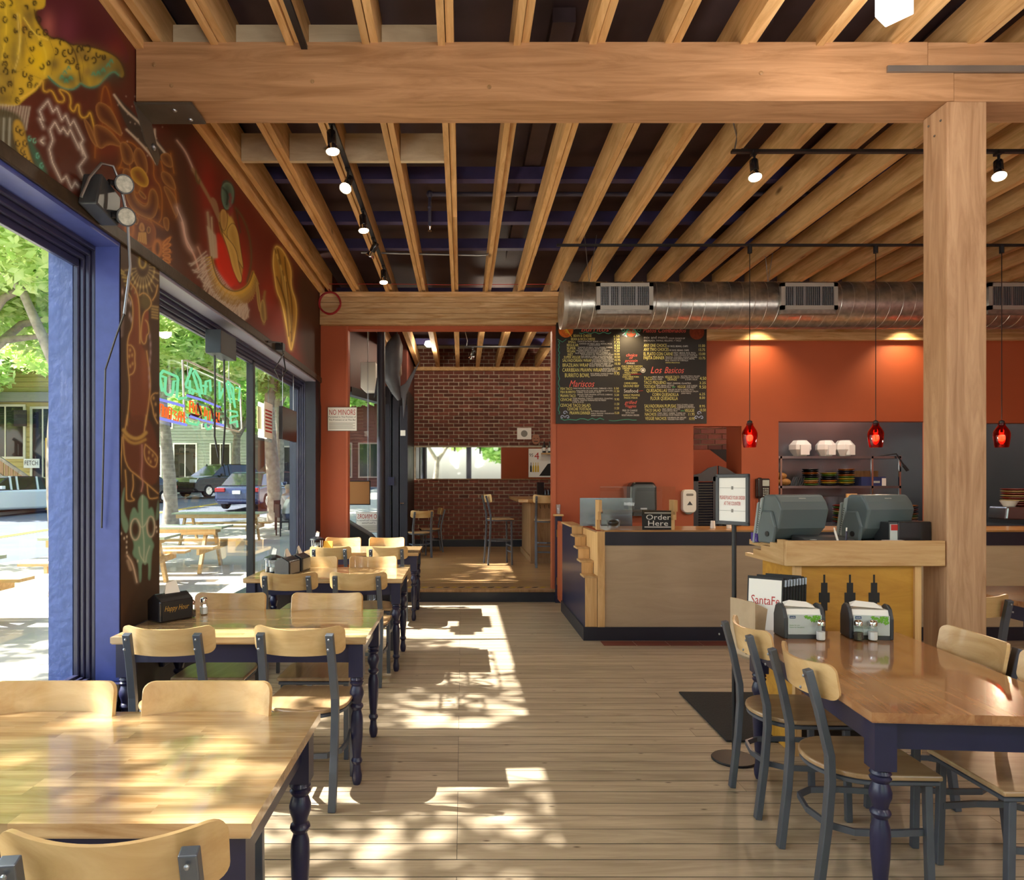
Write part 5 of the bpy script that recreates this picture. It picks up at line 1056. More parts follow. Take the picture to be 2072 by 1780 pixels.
dispenser('black napkin dispenser with gold script on its side, at the painted pier', (-1.635, 3.88, ZT), math.radians(52), 'happy')
shaker('pepper shaker beside the black dispenser on the second table', (-1.535, 3.93, ZT), 'pepper'); shaker('salt shaker beside the black dispenser on the second table', (-1.50, 4.02, ZT), 'salt')
dispenser('black napkin dispenser standing in front on the third window table', (-1.46, 5.78, ZT), math.radians(78), 'plain'); dispenser('black napkin dispenser standing behind another on the third window table', (-1.42, 6.03, ZT), math.radians(82), 'plain')
caddy('black-lidded condiment caddy beside two napkin dispensers on the third table', (-1.60, 5.87, ZT)); caddy('black-lidded condiment caddy on the last window table', (-1.645, 7.85, ZT))
mc = thing('menu_card', 'yellow table card standing beside the caddy on the last table', 'card', (-1.52, 7.86, ZT)); MB().prism([(-0.04, 0), (0.04, 0), (0.0, 0.1)], -0.05, 0.05, 0).build('folded_card', simple('yellow_card', 'd8a83a', 0.6), mc)
a46 = math.radians(-4.6)
dispenser('napkin dispenser with green leaf card, nearer the aisle on the reddish table', (1.685, 3.46, ZT), a46 + 0.04, 'card'); dispenser('napkin dispenser with green leaf card, nearer the post on the reddish table', (2.01, 3.44, ZT), a46 - 0.1, 'card')
shaker('single salt shaker in front of the aisle-side dispenser', (1.742, 3.36, ZT), 'salt'); shaker('pepper shaker in front of the post-side dispenser', (1.925, 3.36, ZT), 'pepper'); shaker('salt shaker in front of the post-side dispenser', (1.992, 3.355, ZT), 'salt')

# ------------------------------------------------------------------ order counter
oc = thing('order_counter', 'long plywood-fronted order counter with navy top band and plinth', 'counter', (1.30, 6.65, 0))
B('front_panel', M['ply'], oc, 0.07, 6.2, 0, 0.03, 0.128, 0.915)
B('plinth', M['navydark'], oc, -0.12, 6.2, -0.018, 0.03, 0, 0.128); B('top_band', M['navydark'], oc, 0.07, 6.2, -0.014, 0.03, 0.912, 1.042)
B('corner_post', M['pine_z'], oc, 0.0, 0.07, -0.012, 0.05, 0.128, 1.045); B('worktop', M['barbrown'], oc, 0.07, 6.2, -0.02, 0.62, 1.042, 1.058)
B('shelf', M['ply'], oc, 0.07, 6.2, 0.35, 0.6, 0.9, 0.93)
B('end_panel', M['pine_z'], oc, 0.0, 0.05, 0.05, 0.95, 0.0, 1.03)
kw = thing('stepped_knee_wall', 'navy low end wall with pine steps climbing toward the bar opening', 'knee wall', (1.18, 6.65, 0))
ys = [0.0, 0.2, 0.4, 0.6, 0.8, 1.5]; zs_ = [0.60, 0.725, 0.838, 0.945, 1.035]
out = [(0, 0), (1.5, 0), (1.5, zs_[-1])]
for i in range(4, -1, -1): out += [(ys[i], zs_[i])] + ([(ys[i], zs_[i - 1])] if i else [])
MB().prism(out, 0, 0.115, 0).build('wall_body', M['navy'], kw)
for i in range(5):
    B('tread', M['pine_y'], kw, -0.012, 0.122, ys[i] - 0.014, ys[i + 1] if i < 4 else 1.5, zs_[i], zs_[i] + 0.018)
    B('riser', M['pine_z'], kw, 0.002, 0.115, ys[i] - 0.008, ys[i], 0.13 if i == 0 else zs_[i - 1] + 0.018, zs_[i])
B('skirting', M['navydark'], kw, -0.016, 0.0, -0.018, 1.5, 0, 0.125)
hd = thing('half_door', 'orange beadboard half door hanging open at the end of the counter', 'door', (1.20, 8.22, 0.03))
B('leaf', M['orange2'], hd, 0.0, 0.03, 0.0, 0.48, 0.02, 1.0)
for i in range(8): B('bead', M['orange2'], hd, -0.006, 0.0, 0.02 + i * 0.057, 0.06 + i * 0.057, 0.06, 0.96)
for z in (0.2, 0.8): B('hinge', simple('brass_hinge', 'b08a4a', 0.35, metal=0.8), hd, -0.012, 0.0, 0.45, 0.5, z, z + 0.09)
np_ = thing('newel_post', 'navy post with a wooden cap beside the orange half door', 'post', (1.215, 8.735, 0)); B('shaft', M['navy'], np_, -0.04, 0.04, -0.035, 0.035, 0, 1.09); B('cap', M['pine'], np_, -0.06, 0.06, -0.05, 0.05, 1.09, 1.115, bev=0.004)
cup = thing('water_glass', 'clear tumbler standing on the navy post', 'glass', (1.215, 8.735, 1.116)); MB().lathe([(0.026, 0.0), (0.036, 0.12), (0.033, 0.12), (0.024, 0.006)], n=14, cap=False).build('tumbler', M['jar'], cup, smooth=40)
# sneeze guard, sink corner and counter things
sg = thing('sneeze_guard', 'clear acrylic guard on two pine brackets along the counter', 'guard', (1.30, 6.72, 1.058))
for x in (0.0, 0.72):
    MB().prism([(-0.05, 0), (0.03, 0), (0.03, 0.29), (-0.14, 0.29), (-0.14, 0.18), (-0.10, 0.18), (-0.10, 0.1), (-0.05, 0.1)], x, x + 0.03, 0).build('bracket', M['pine_z'], sg)
B('acrylic', M['clear'], sg, 0.02, 0.74, -0.10, -0.096, 0.15, 0.42)
ss = thing('steel_splash', 'polished steel splash sheet standing behind the counter end', 'splash', (1.26, 7.4, 1.05)); B('sheet', M['stainless'], ss, 0.0, 0.56, 0, 0.004, 0.0, 0.30)
fc = thing('faucet', 'chrome faucet in front of the steel splash', 'faucet', (1.46, 7.3, 1.03)); MB().tube([(0, 0, 0), (0, 0, 0.16), (0, -0.03, 0.2), (0, -0.07, 0.2), (0, -0.09, 0.17)], 0.010, 8).sphere((0, 0, 0.17), 0.018, 10, 8).build('spout', M['chrome'], fc, smooth=50); MB().lathe([(0.02, 0), (0.016, 0.03)], n=12).build('base', M['chrome'], fc)
bw_ = thing('utensil_tub', 'clear tub of dark utensils behind the counter bracket', 'tub', (1.52, 6.95, 1.06)); MB().lathe([(0.06, 0), (0.07, 0.08), (0.066, 0.08), (0.056, 0.005)], n=16, cap=False).build('tub', M['jar'], bw_, smooth=40); MB().sphere((0, 0, 0.05), (0.055, 0.05, 0.035), 12, 8).build('lid', M['blackgloss'], bw_, smooth=60)
td = thing('towel_dispenser', 'black paper-towel dispenser mounted on the orange wall', 'dispenser', (2.25, 8.79, 1.10))
MB().prism([(-0.16, 0.0), (0.16, 0.0), (0.17, 0.1), (0.165, 0.36), (0.13, 0.42), (-0.13, 0.42), (-0.165, 0.36), (-0.17, 0.1)], -0.22, 0.0, 1).build('housing', M['blackgloss'], td, bev=0.03, seg=3); B('slot', M['darkplastic'], td, -0.13, 0.13, -0.225, -0.2, 0.0, 0.04); B('badge', M['conduit'], td, -0.04, 0.04, -0.223, -0.219, 0.08, 0.1)
so = thing('soap_dispenser', 'white and grey soap dispenser on the orange wall', 'dispenser', (2.86, 8.79, 1.12))
MB().prism(rrect(0.17, 0.29, 0.05), -0.1, 0, 1).xf(Matrix.Translation((0, 0, 0.16))).build('body', M['white'], so, bev=0.012); MB().prism([(-0.035, 0.11), (0.035, 0.11), (0.0, 0.16)], -0.104, -0.1, 1).build('mark', M['darkplastic'], so); MB().prism(rrect(0.09, 0.03, 0.012), -0.103, -0.1, 1).xf(Matrix.Translation((0, 0, 0.24))).build('badge', M['greyink'], so); MB().sphere((0, -0.055, 0.035), (0.065, 0.04, 0.045), 14, 8).build('lever', M['poslight'], so, smooth=60)
oh = thing('order_here_sign', 'black ORDER HERE sign with white lettering standing on the counter', 'sign', (1.746, 6.70, 1.059), math.radians(-3))
MB().prism([(0, 0), (0.31, 0), (0.315, 0.185), (-0.005, 0.19)], 0, 0.012, 1).build('board', M['ink'], oh, bev=0.002)
for z in (0.022, 0.158): B('rule', M['white'], oh, 0.02, 0.285, -0.0015, 0, z, z + 0.008)
letters('lettering', 'Order', M['white'], oh, (0.035, -0.0015, 0.097), 0.235, 0.05); letters('lettering', 'Here', M['white'], oh, (0.055, -0.0015, 0.038), 0.19, 0.05)
for i, (x, l) in enumerate(((2.50, 'first white paper cup on the counter by the sign stand'), (2.66, 'second white paper cup on the counter behind the sign stand'))):
    k = thing('paper_cup', l, 'cup', (x, 6.9, 1.059), 0, 'paper cups on the counter'); MB().lathe([(0.026, 0), (0.02, 0.075)], n=12).build('cup', M['white'], k, smooth=40)
ld = thing('louvered_saloon_door', 'dark louvered swing door with curved top in the alcove', 'door', (2.97, 8.9, 0.35))
for a, b in ((0.0, 0.07), (0.26, 0.31), (0.33, 0.38), (0.57, 0.64)): B('stile', M['navydark'], ld, a, b, 0, 0.03, 0, 1.24)
MB().prism([(0.0, 1.18), (0.31, 1.18), (0.31, 1.38), (0.2, 1.35), (0.1, 1.28), (0.0, 1.26)], 0, 0.03, 1).prism([(0.33, 1.18), (0.64, 1.18), (0.64, 1.26), (0.54, 1.28), (0.43, 1.35), (0.33, 1.38)], 0, 0.03, 1).build('top_rail', M['navydark'], ld)
slat = MB().add([(0, 0.0, 0), (0.19, 0.0, 0), (0.19, 0.026, 0.03), (0, 0.026, 0.03), (0, 0.004, -0.004), (0.19, 0.004, -0.004), (0.19, 0.03, 0.026), (0, 0.03, 0.026)], [(0, 1, 2, 3), (4, 7, 6, 5), (0, 4, 5, 1), (3, 2, 6, 7), (0, 3, 7, 4), (1, 5, 6, 2)]).mesh('slat', M['navydark'])
for x in (0.07, 0.38):
    for i in range(33): link('slat', slat, ld, (x, 0.0, 0.05 + i * 0.034))
ph = thing('wall_telephone', 'black push-button telephone hanging on the orange column', 'telephone', (3.80, 8.78, 1.30))
MB().prism(rrect(0.17, 0.25, 0.02), -0.05, 0, 1).xf(Matrix.Translation((0.0, 0, 0.14))).build('body', M['blackgloss'], ph, bev=0.006)
MB().prism(rrect(0.055, 0.25, 0.02), -0.095, -0.05, 1).xf(Matrix.Translation((-0.055, 0, 0.15))).build('handset', M['blackgloss'], ph, bev=0.01); B('display', M['greypaper'], ph, -0.01, 0.075, -0.054, -0.05, 0.17, 0.245)
keym = MB().box(-0.008, 0.008, -0.056, -0.05, -0.006, 0.006).mesh('key', M['greypaper'])
for r_ in range(5):
    for c_ in range(3): link('key', keym, ph, (0.005 + c_ * 0.026, 0, 0.05 + r_ * 0.022))
MB().tube([(-0.05, -0.05, 0.02), (-0.06, -0.05, -0.08), (-0.02, -0.04, -0.16), (-0.03, -0.02, -0.22)], 0.008, 6).build('cord', M['black'], ph)

# ------------------------------------------------------------------ register stand by the post
rs = thing('register_stand', 'pine register stand with stepped apron and cut-out golden front panel', 'stand', (1.78, 3.8, 0))
B('front_apron', M['pine'], rs, 0.0, 0.875, 0.0, 0.03, 1.058, 1.197, bev=0.003)
st = [(0.0, 0.0), (0.52, 0.0), (0.52, 0.02), (0.40, 0.02), (0.40, 0.055), (0.29, 0.055), (0.29, 0.088), (0.17, 0.088), (0.17, 0.115), (0.08, 0.115), (0.08, 0.139), (0.0, 0.139)]
MB().prism([(y + 0.03, z + 1.058) for y, z in st], 0.0, 0.03, 0).build('side_apron', M['pine_y'], rs)
B('top', M['pine'], rs, 0.03, 0.875, 0.03, 0.56, 1.13, 1.16)
B('front_panel', M['goldply'], rs, 0.10, 0.73, 0.05, 0.07, 0.62, 1.06); B('side_panel', M['goldply'], rs, 0.066, 0.082, 0.07, 0.45, 0.0, 1.06)
for x in (0.066, 0.73): B('stile', M['pine_z'], rs, x, x + 0.036, 0.035, 0.07, 0.0, 1.058)
B('bottom_rail', M['pine'], rs, 0.10, 0.73, 0.04, 0.07, 0.585, 0.622); B('lower_shelf', M['pine'], rs, 0.10, 0.73, 0.1, 0.5, 0.3, 0.32); B('back_panel', M['goldply'], rs, 0.1, 0.73, 0.45, 0.47, 0.0, 0.62)
for cx in (0.235, 0.378, 0.512):
    cut = [(0.0075, 0.0, 0.045), (0.026, 0.045, 0.10), (0.045, 0.10, 0.155), (0.026, 0.155, 0.20), (0.0075, 0.20, 0.25)]
    g = MB()
    for hw, a, b in cut: g.box(cx - hw / 2 * 1.35, cx + hw / 2 * 1.35, 0.0485, 0.0505, 1.005 - b, 1.005 - a)
    g.build('cutout_dark_plate', M['ink'], rs)  # flush dark plates; the shade inside the openings is their colour
g = MB()
for i, (y, z) in enumerate(((0.12, 0.98), (0.20, 0.91), (0.29, 0.84))):
    g.box(0.0645, 0.067, y, y + 0.085, z, z + 0.008).box(0.0645, 0.067, y + 0.08, y + 0.087, z - 0.07, z + 0.008)
g.build('stepped_groove', M['ink'], rs)
def terminal(x, y, rz, label):
    t = thing('register_terminal', label, 'cash register', (x, y, 1.161), rz, 'grey point-of-sale terminals')
    L = 0.345
    case = [(-0.02, 0.02), (0.10, 0.02), (0.055, 0.255), (0.03, 0.285), (-0.07, 0.285), (-0.105, 0.245), (-0.125, 0.20), (-0.095, 0.09)]
    MB().prism(case, 0.012, L - 0.012, 0).build('casing', M['pos'], t, bev=0.014, seg=3)
    MB().prism([(0.075, 0.0), (0.10, 0.0), (0.052, 0.262), (0.03, 0.27)], 0.0, L, 0).build('bezel', M['poslight'], t, bev=0.006)
    MB().prism([(0.112, -0.01), (0.135, -0.01), (0.088, 0.235), (0.07, 0.24)], 0.004, L - 0.004, 0).build('screen_frame', M['poslight'], t, bev=0.006)
    MB().prism([(-0.06, 0.0), (0.07, 0.0), (0.07, 0.1), (0.03, 0.19), (-0.05, 0.19), (-0.085, 0.1)], -0.004, 0.02, 0).build('end_cheek', M['pos'], t, bev=0.01)
    MB().lathe([(0.016, 0), (0.016, 0.004)], n=14).xf(Matrix.Translation((-0.0045, -0.02, 0.055)) @ Matrix.Rotation(-PI / 2, 4, 'Y')).build('hinge_cap', M['black'], t)
    f = MB()
    for i in range(14): f.box(-0.001, 0.012, 0.085 - i * 0.003, 0.092 - i * 0.003, 0.03 + i * 0.013, 0.036 + i * 0.013)
    f.build('vent_ribs', M['darkplastic'], t)
    MB().prism([(-0.11, 0.0), (0.09, 0.0), (0.09, 0.012), (-0.08, 0.022)], 0.05, L - 0.05, 0).build('foot', M['darkplastic'], t, bev=0.004)
    letters('lettering', 'micros', M['white'], t, (0.155, -0.0915, 0.262), 0.045, 0.0085, uz=(0, 0.62, 0.78))
    return t
terminal(1.79, 4.08, math.radians(13), 'grey register terminal at the open end of the pine stand'); terminal(2.29, 4.08, math.radians(13), 'grey register terminal nearer the timber post')
pr = thing('receipt_printer', 'black receipt printer with a red and white label beside the post', 'printer', (2.47, 3.92, 1.161)); B('housing', M['blackgloss'], pr, 0.0, 0.19, 0.0, 0.16, 0, 0.135, bev=0.006); B('label_plate', M['greypaper'], pr, -0.045, -0.003, 0.0, 0.004, 0.03, 0.12); B('red_band', M['red'], pr, -0.04, -0.003, -0.002, 0.0, 0.085, 0.118)
B('side_block', M['darkplastic'], pr, -0.05, 0.0, 0.004, 0.14, 0, 0.13)
sl = thing('paper_slips', 'white paper slips lying on the register stand', 'paper', (2.32, 3.86, 1.161)); MB().box(0, 0.08, 0, 0.05, 0, 0.028).build('slip', M['paper'], sl); MB().box(0.05, 0.16, 0.004, 0.05, 0, 0.032).build('slip', M['paper'], sl)
kb = thing('keyboard_tray', 'black low tray with papers between the two terminals', 'tray', (1.93, 3.88, 1.161)); MB().prism([(0.0, 0.0), (0.18, 0.0), (0.18, 0.05), (0.06, 0.045), (0.0, 0.03)], 0, 0.28, 0).build('tray', M['darkplastic'], kb, bev=0.006); B('note', M['greypaper'], kb, 0.03, 0.06, 0.0, 0.03, 0.034, 0.036)
for i, (x, c, l) in enumerate(((2.105, 'white', 'white pen standing between the register terminals'), (2.14, 'navy', 'blue pen standing between the register terminals'))):
    p = thing('pen', l, 'pen', (x, 3.86, 1.161), 0, 'pens on the register stand'); MB().tube([(0, 0, 0), (-0.025 if i == 0 else 0.004, 0, 0.085)], 0.006, 8).build('barrel', M[c], p); MB().tube([(-0.025 if i == 0 else 0.004, 0, 0.085), (-0.03 if i == 0 else 0.005, 0, 0.105)], 0.004, 8).build('clip_end', M['white'], p)
pb = thing('purple_box', 'small purple box on the step of the register stand apron', 'box', (1.80, 4.15, 1.161)); B('box', simple('purple_card', '43298a', 0.5), pb, -0.03, 0.03, 0, 0.09, 0, 0.05)
# menus in their holder
mh = thing('menu_holder', 'pale wooden bin fixed to the end of the register stand, holding menus', 'holder', (1.525, 3.60, 0.58))
MR = Matrix.Rotation(math.radians(16), 4, 'Z')
MB().prism([(0.0, 0.0), (0.30, 0.0), (0.30, 0.17), (0.0, 0.31)], 0.0, 0.014, 1).xf(MR).build('front', M['ply'], mh)
MB().box(0, 0.30, 0.014, 0.2, 0, 0.014).xf(MR).build('base', M['ply'], mh); MB().box(0, 0.012, 0.014, 0.2, 0, 0.31).xf(MR).build('side', M['ply'], mh)
for i in range(9):
    m_ = thing('menu_folder', 'white-fronted menu with red script, foremost in the wooden bin' if i == 0 else 'black menu folder standing in the wooden bin behind the front one', 'menu', (1.500 + i * 0.022, 3.66 + i * 0.014, 0.61), math.radians(-36), 'menus in the bin')
    R_ = Matrix.Rotation(math.radians(-7), 4, 'X')
    MB().box(-0.002, 0.175, 0.0, 0.009, 0, 0.415 - 0.006 * (i % 3)).xf(R_).build('cover', M['ink'], m_, bev=0.002)
    if i == 0:
        MB().box(0.006, 0.168, -0.003, -0.0005, 0.012, 0.40).xf(R_).build('page', M['paper'], m_)
        zz = 0.27; letters('lettering', 'SantaFe', M['red'], m_, (0.02, -0.0045 + 0.1228 * zz, 0.9925 * zz), 0.14, 0.045, uz=(0, 0.1219, 0.9925))
        MB().prism([(0.03 + 0.02 * math.cos(a), 0.22 + 0.02 * math.sin(a)) for a in np.linspace(0, 6.2, 12)], -0.004, -0.003, 1).xf(R_).build('emblem', M['red'], m_)
    else: MB().box(0.158, 0.176, -0.001, 0.0, 0.365, 0.40).xf(R_).build('corner_clip', M['conduit'], m_)
# sign on its pole
sn = thing('pedestal_sign', 'framed PLEASE PLACE YOUR ORDER sign on a black pole with round base', 'sign', (1.49, 3.79, 0), 0)
MB().lathe([(0.118, 0.0), (0.12, 0.006), (0.115, 0.012), (0.02, 0.016)], n=28).build('base', M['black'], sn, smooth=40)
MB().tube([(0, 0, 0.014), (0, 0, 1.30)], 0.0125, 10).build('pole', M['black'], sn, smooth=40)
SR = Matrix.Rotation(math.radians(-61), 4, 'Z')
fm = MB()
for a in ((-0.108, -0.09, 1.29, 1.56), (0.09, 0.108, 1.29, 1.56)): fm.box(a[0], a[1], -0.022, -0.004, a[2], a[3])
fm.box(-0.108, 0.108, -0.022, -0.004, 1.285, 1.306).box(-0.108, 0.108, -0.022, -0.004, 1.543, 1.564)
fr_ = fm.xf(SR).build('frame', M['darkplastic'], sn, bev=0.003)
pg = MB().box(-0.091, 0.091, -0.014, -0.008, 1.305, 1.545).xf(SR).build('notice', M['paper'], sn)
u_ = SR.to_3x3() @ Vector((1, 0, 0)); o_ = lambda x, z: SR @ Vector((x, -0.0155, z))
letters('lettering', 'PLEASE PLACE YOUR ORDER', M['red'], sn, o_(-0.083, 1.425), 0.166, 0.02, ux=u_); letters('lettering', 'AT THE COUNTER', M['red'], sn, o_(-0.055, 1.393), 0.11, 0.02, ux=u_)
g = MB()
for z in (1.487, 1.362): g.box(-0.085, 0.085, -0.0155, -0.0145, z, z + 0.0015).box(-0.006, 0.006, -0.016, -0.0145, z - 0.008, z + 0.010)
g.xf(SR).build('rule', M['greyink'], sn)
fmx = thing('floor_mat', 'black ribbed rubber mat on the boards by the register stand', 'mat', (2.03, 4.5, 0.004), math.radians(-1)); MB().box(-0.48, 0.48, -0.47, 0.47, 0, 0.010).build('mat', M['mat'], fmx, bev=0.004)
# ------------------------------------------------------------------ menu board
YB = 8.70
def P(px, py, Y=YB): return Vector(W(px, py, Y))
bd = thing('menu_board', 'large black chalk menu board headed Burritos and Platos Combinados', 'menu board', (0, 0, 0))
a, b = P(1125, 857), P(1430, 652)
B('panel', M['board'], bd, a.x, b.x, YB, YB + 0.03, a.z, b.z, bev=0.003)
k = YB / FPX
for s_, x0, x1, yb, h, c in MENU:
    o = P(x0, yb, YB - 0.002); o.y = YB - 0.002
    letters('lettering', s_, M[c], bd, o, (x1 - x0) * k, h * k, shear=0.28 if c == 'chalk_r' else 0.0)
def boardline(pts, w, c): MB().tube([(P(x, y).x, YB - 0.0015, P(x, y).z) for x, y in pts], w, 5).build('chalk_line', M[c], bd)
rb = random.Random(8)
boardline([(1131 + rb.uniform(-1.5, 1.5), 690 + i * 4) for i in range(38)], 0.006, 'chalk_g')
boardline([(1134 + i * 8, 848 + rb.uniform(-2.5, 2.5)) for i in range(12)], 0.006, 'chalk_g'); boardline([(1232 + i * 8, 850 + rb.uniform(-2, 1.5)) for i in range(8)], 0.005, 'chalk_g')
boardline([(1172 + i * 4, 673.5 + 1.6 * math.sin(i * 1.4)) for i in range(17)], 0.006, 'chalk_g'); boardline([(1128, 686), (1138, 692), (1146, 686)], 0.005, 'chalk_g')
for cx, cy in ((1143, 839), (1414, 840)):
    for dx, dy, sgn in ((0, -4, 1), (-5.5, 5, 1), (5.5, 5, -1)):
        boardline([(cx + dx + sgn * (0.5 + t * 0.5) * math.cos(t * 0.8), cy + dy + (0.5 + t * 0.5) * math.sin(t * 0.8)) for t in np.linspace(0, 8, 18)], 0.005, 'chalk_b')
def boarddisc(cx, cy, r, c):
    p = P(cx, cy); MB().lathe([(r * k, 0), (r * k, 0.002)], n=22).xf(Matrix.Translation((p.x, YB - 0.0005, p.z)) @ Matrix.Rotation(PI / 2, 4, 'X')).build('painted_disc', M[c], bd)
boarddisc(1145, 668, 15, 'pumpkin'); boarddisc(1410, 672, 15, 'pumpkin2'); boarddisc(1277, 672, 9.5, 'pumpkin2')
for t in range(5): boardline([(1135 + 2 * t + 14 * u, 660 + 3.2 * t + 10 * u - 4 * math.sin(3 * u)) for u in np.linspace(0, 1, 7)], 0.0045, 'yellowtape')
for sx in (-1, 1):
    boardline([(1277 + sx * 4, 664), (1277 + sx * 9, 670), (1277 + sx * 13, 678)], 0.012, 'chalk_g')
    for q in range(4): boardline([(1277 + sx * 12, 673), (1277 + sx * (9 + 3 * q), 682 - q * 1.2)], 0.005, 'chalk_b')
    for q in range(2): boardline([(1277 + sx * (5 + q * 11) + 3 * math.cos(t), 671 - q * 3 + 3 * math.sin(t)) for t in np.linspace(0, 6.2, 10)], 0.005, 'chalk_g')
boardline([(1301 + 4.5 * math.cos(t), 749 + 4.5 * math.sin(t)) for t in np.linspace(0, 6.3, 16)], 0.004, 'chalk_w'); boarddisc(1301, 749, 2.6, 'chalk_w')
boardline([(1276, 757.5), (1298, 756.5)], 0.003, 'red'); boardline([(1292, 791), (1301, 790)], 0.003, 'red')

# ------------------------------------------------------------------ kitchen behind the pass, alcove behind the saloon door
kb = struct(MB().box(2.86, 7.6, 10.75, 10.85, 0, 3.5).box(2.86, 7.6, 8.95, 10.85, 3.4, 3.5).build('wall_kitchen', M['stainless']))
struct(B('floor_kitchen', M['greyink'], None, 2.86, 7.8, 8.95, 10.75, -0.05, 0.0))
al = struct(MB().box(2.86, 4.5, 10.2, 10.3, 0, 3.4).build('wall_alcove', M['mortar']))
brick_m = MB().box(0, 0.198, -0.012, 0.02, 0, 0.062).mesh('brick', M['brick'])
rbk = random.Random(21)
for r_ in range(7):
    x = 3.2 - (0.105 if r_ % 2 else 0)
    while x < 4.4:
        link('brick', brick_m, al, (x, 10.19, 2.0 + r_ * 0.078)); x += 0.21
MB().box(2.86, 4.45, 10.0, 10.17, 0.2, 1.99).build('stair_side', M['black'], al); MB().prism([(3.3, 1.0), (4.4, 1.0), (4.4, 1.35), (3.56, 1.985), (3.3, 1.985)], 9.95, 9.999, 1).build('stair_soffit', M['orange'], al)
sh_ = thing('steel_shelving', 'stainless two-tier shelf unit in the kitchen pass', 'shelving', (4.3, 10.0, 0))
for z in (1.43, 1.86): B('shelf', M['stainless'], sh_, 0.25, 2.05, 0.0, 0.45, z, z + 0.035)
for x in (0.3, 1.62, 2.02): B('upright', M['chrome'], sh_, x, x + 0.025, 0.0, 0.025, 0.3, 1.9)
B('backsplash', M['stainless'], sh_, 0.1, 2.15, 0.5, 0.52, 0.9, 1.3)
def plates(x, y, z, cols, r, lab, grp):
    t = thing('plate_stack', lab, 'plates', (x, y, z), 0, grp); z0 = 0
    for i, c in enumerate(cols):
        MB().lathe([(r * 0.7, z0), (r, z0 + 0.02), (r, z0 + 0.026), (r * 0.6, z0 + 0.014)], n=20).build('plate', c, t, smooth=40); z0 += 0.0275
pc = {n: simple('plate_' + n, h, 0.3) for n, h in (('black', '14141a'), ('orange', 'b8691c'), ('yellow', 'b8a028'), ('green', '4d7a2a'), ('cobalt', '1b2340'), ('cream', 'c8b070'), ('red', '8e2e1e'))}
plates(5.13, 10.2, 1.466, [pc[c] for c in ('green', 'orange', 'cream', 'green', 'black', 'black', 'orange', 'black', 'black')], 0.115, 'stack of bright plates nearest the salsa baskets on the kitchen shelf', 'plate stacks on the kitchen shelf')
plates(5.40, 10.2, 1.466, [pc[c] for c in ('black', 'yellow', 'orange', 'black', 'black', 'green', 'yellow')], 0.115, 'middle stack of bright plates on the kitchen shelf', 'plate stacks on the kitchen shelf')
plates(5.66, 10.2, 1.466, [pc[c] for c in ('black', 'yellow', 'green', 'yellow', 'green', 'orange', 'black', 'cobalt', 'orange')], 0.115, 'stack of bright plates beside the cardboard box', 'plate stacks on the kitchen shelf')
for i, (x, l) in enumerate(((4.72, 'round bread loaf at the front of the kitchen shelf'), (4.58, 'round bread loaf at the end of the kitchen shelf'), (4.66, 'round bread loaf resting on top'))):
    bl = thing('bread_loaf', l, 'bread', (x, 10.15, 1.466 + (0.09 if i == 2 else 0)), 0, 'loaves on the kitchen shelf'); MB().sphere((0, 0, 0.055), (0.10, 0.08, 0.055), 14, 8).build('loaf', simple('bread_crust%d' % i, 'a8783c', 0.7, noise=0.3, nscale=20), bl, smooth=60)
for i in range(6):
    tk = thing('takeout_tray', 'dark folded paper tray leaning in a row on the kitchen shelf', 'tray', (4.84 + i * 0.035, 10.16, 1.466), 0, 'folded trays'); MB().add([(0, 0, 0), (0.05, 0, 0.13), (0.07, 0.1, 0.13), (0.02, 0.1, 0), (0.01, 0, 0), (0.06, 0, 0.125), (0.08, 0.1, 0.125), (0.03, 0.1, 0)], [(0, 1, 2, 3), (4, 7, 6, 5), (0, 4, 5, 1), (1, 5, 6, 2), (2, 6, 7, 3), (3, 7, 4, 0)]).build('tray', M['darkplastic'], tk)
for i, (x, rx, l) in enumerate(((4.98, 0.16, 'white takeout carton with flared lid on the top shelf'), (5.36, 0.14, 'white octagonal takeout carton in the middle of the top shelf'), (5.63, 0.14, 'white takeout carton behind the red pendant on the top shelf'))):
    tb = thing('takeout_carton', l, 'carton', (x, 10.2, 1.896), 0.2 * i, 'cartons on the top shelf')
    MB().lathe([(rx * 0.55, 0), (rx, 0.10), (rx * 0.98, 0.17), (rx * 0.6, 0.235)], n=8).build('carton', M['white'], tb); MB().box(-rx * 0.4, rx * 0.4, -rx * 0.99, -rx * 0.6, 0.02, 0.16).build('flap', M['white'], tb)
ct = thing('supply_box', 'open blue printed cardboard box on the kitchen shelf', 'box', (5.84, 10.12, 1.466)); B('box', simple('box_blue_print', '2b3566', 0.6), ct, 0, 0.36, 0, 0.2, 0, 0.13); B('panel', M['white'], ct, 0.3, 0.36, -0.002, 0, 0.0, 0.11); B('barcode', M['greypaper'], ct, 0.18, 0.27, -0.002, 0, 0.04, 0.07); B('lid_flap', M['barwood'], ct, 0, 0.36, 0.19, 0.2, 0.13, 0.22)
tin = thing('foil_tray', 'foil tray at the end of the top kitchen shelf', 'tray', (4.42, 10.15, 1.896)); B('tray', M['stainless'], tin, 0, 0.2, 0, 0.2, 0, 0.1, bev=0.01)
tg = thing('clamp_arm', 'black clamp arm jutting from the end of the top shelf', 'arm', (6.26, 9.98, 1.88)); MB().tube([(-0.3, 0.1, 0.0), (0, 0, 0.05), (0.1, -0.05, -0.15)], 0.012, 8).build('arm', M['black'], tg); MB().tube([(0.08, -0.04, -0.12), (0.13, -0.06, -0.2)], 0.022, 8).build('grip', M['black'], tg)
plates(5.25, 9.5, 0.96, [pc[c] for c in ('red', 'green', 'orange', 'cobalt', 'green', 'cream', 'red', 'green', 'red')], 0.15, 'tall stack of coloured plates between the registers', 'plate stacks behind the counter')
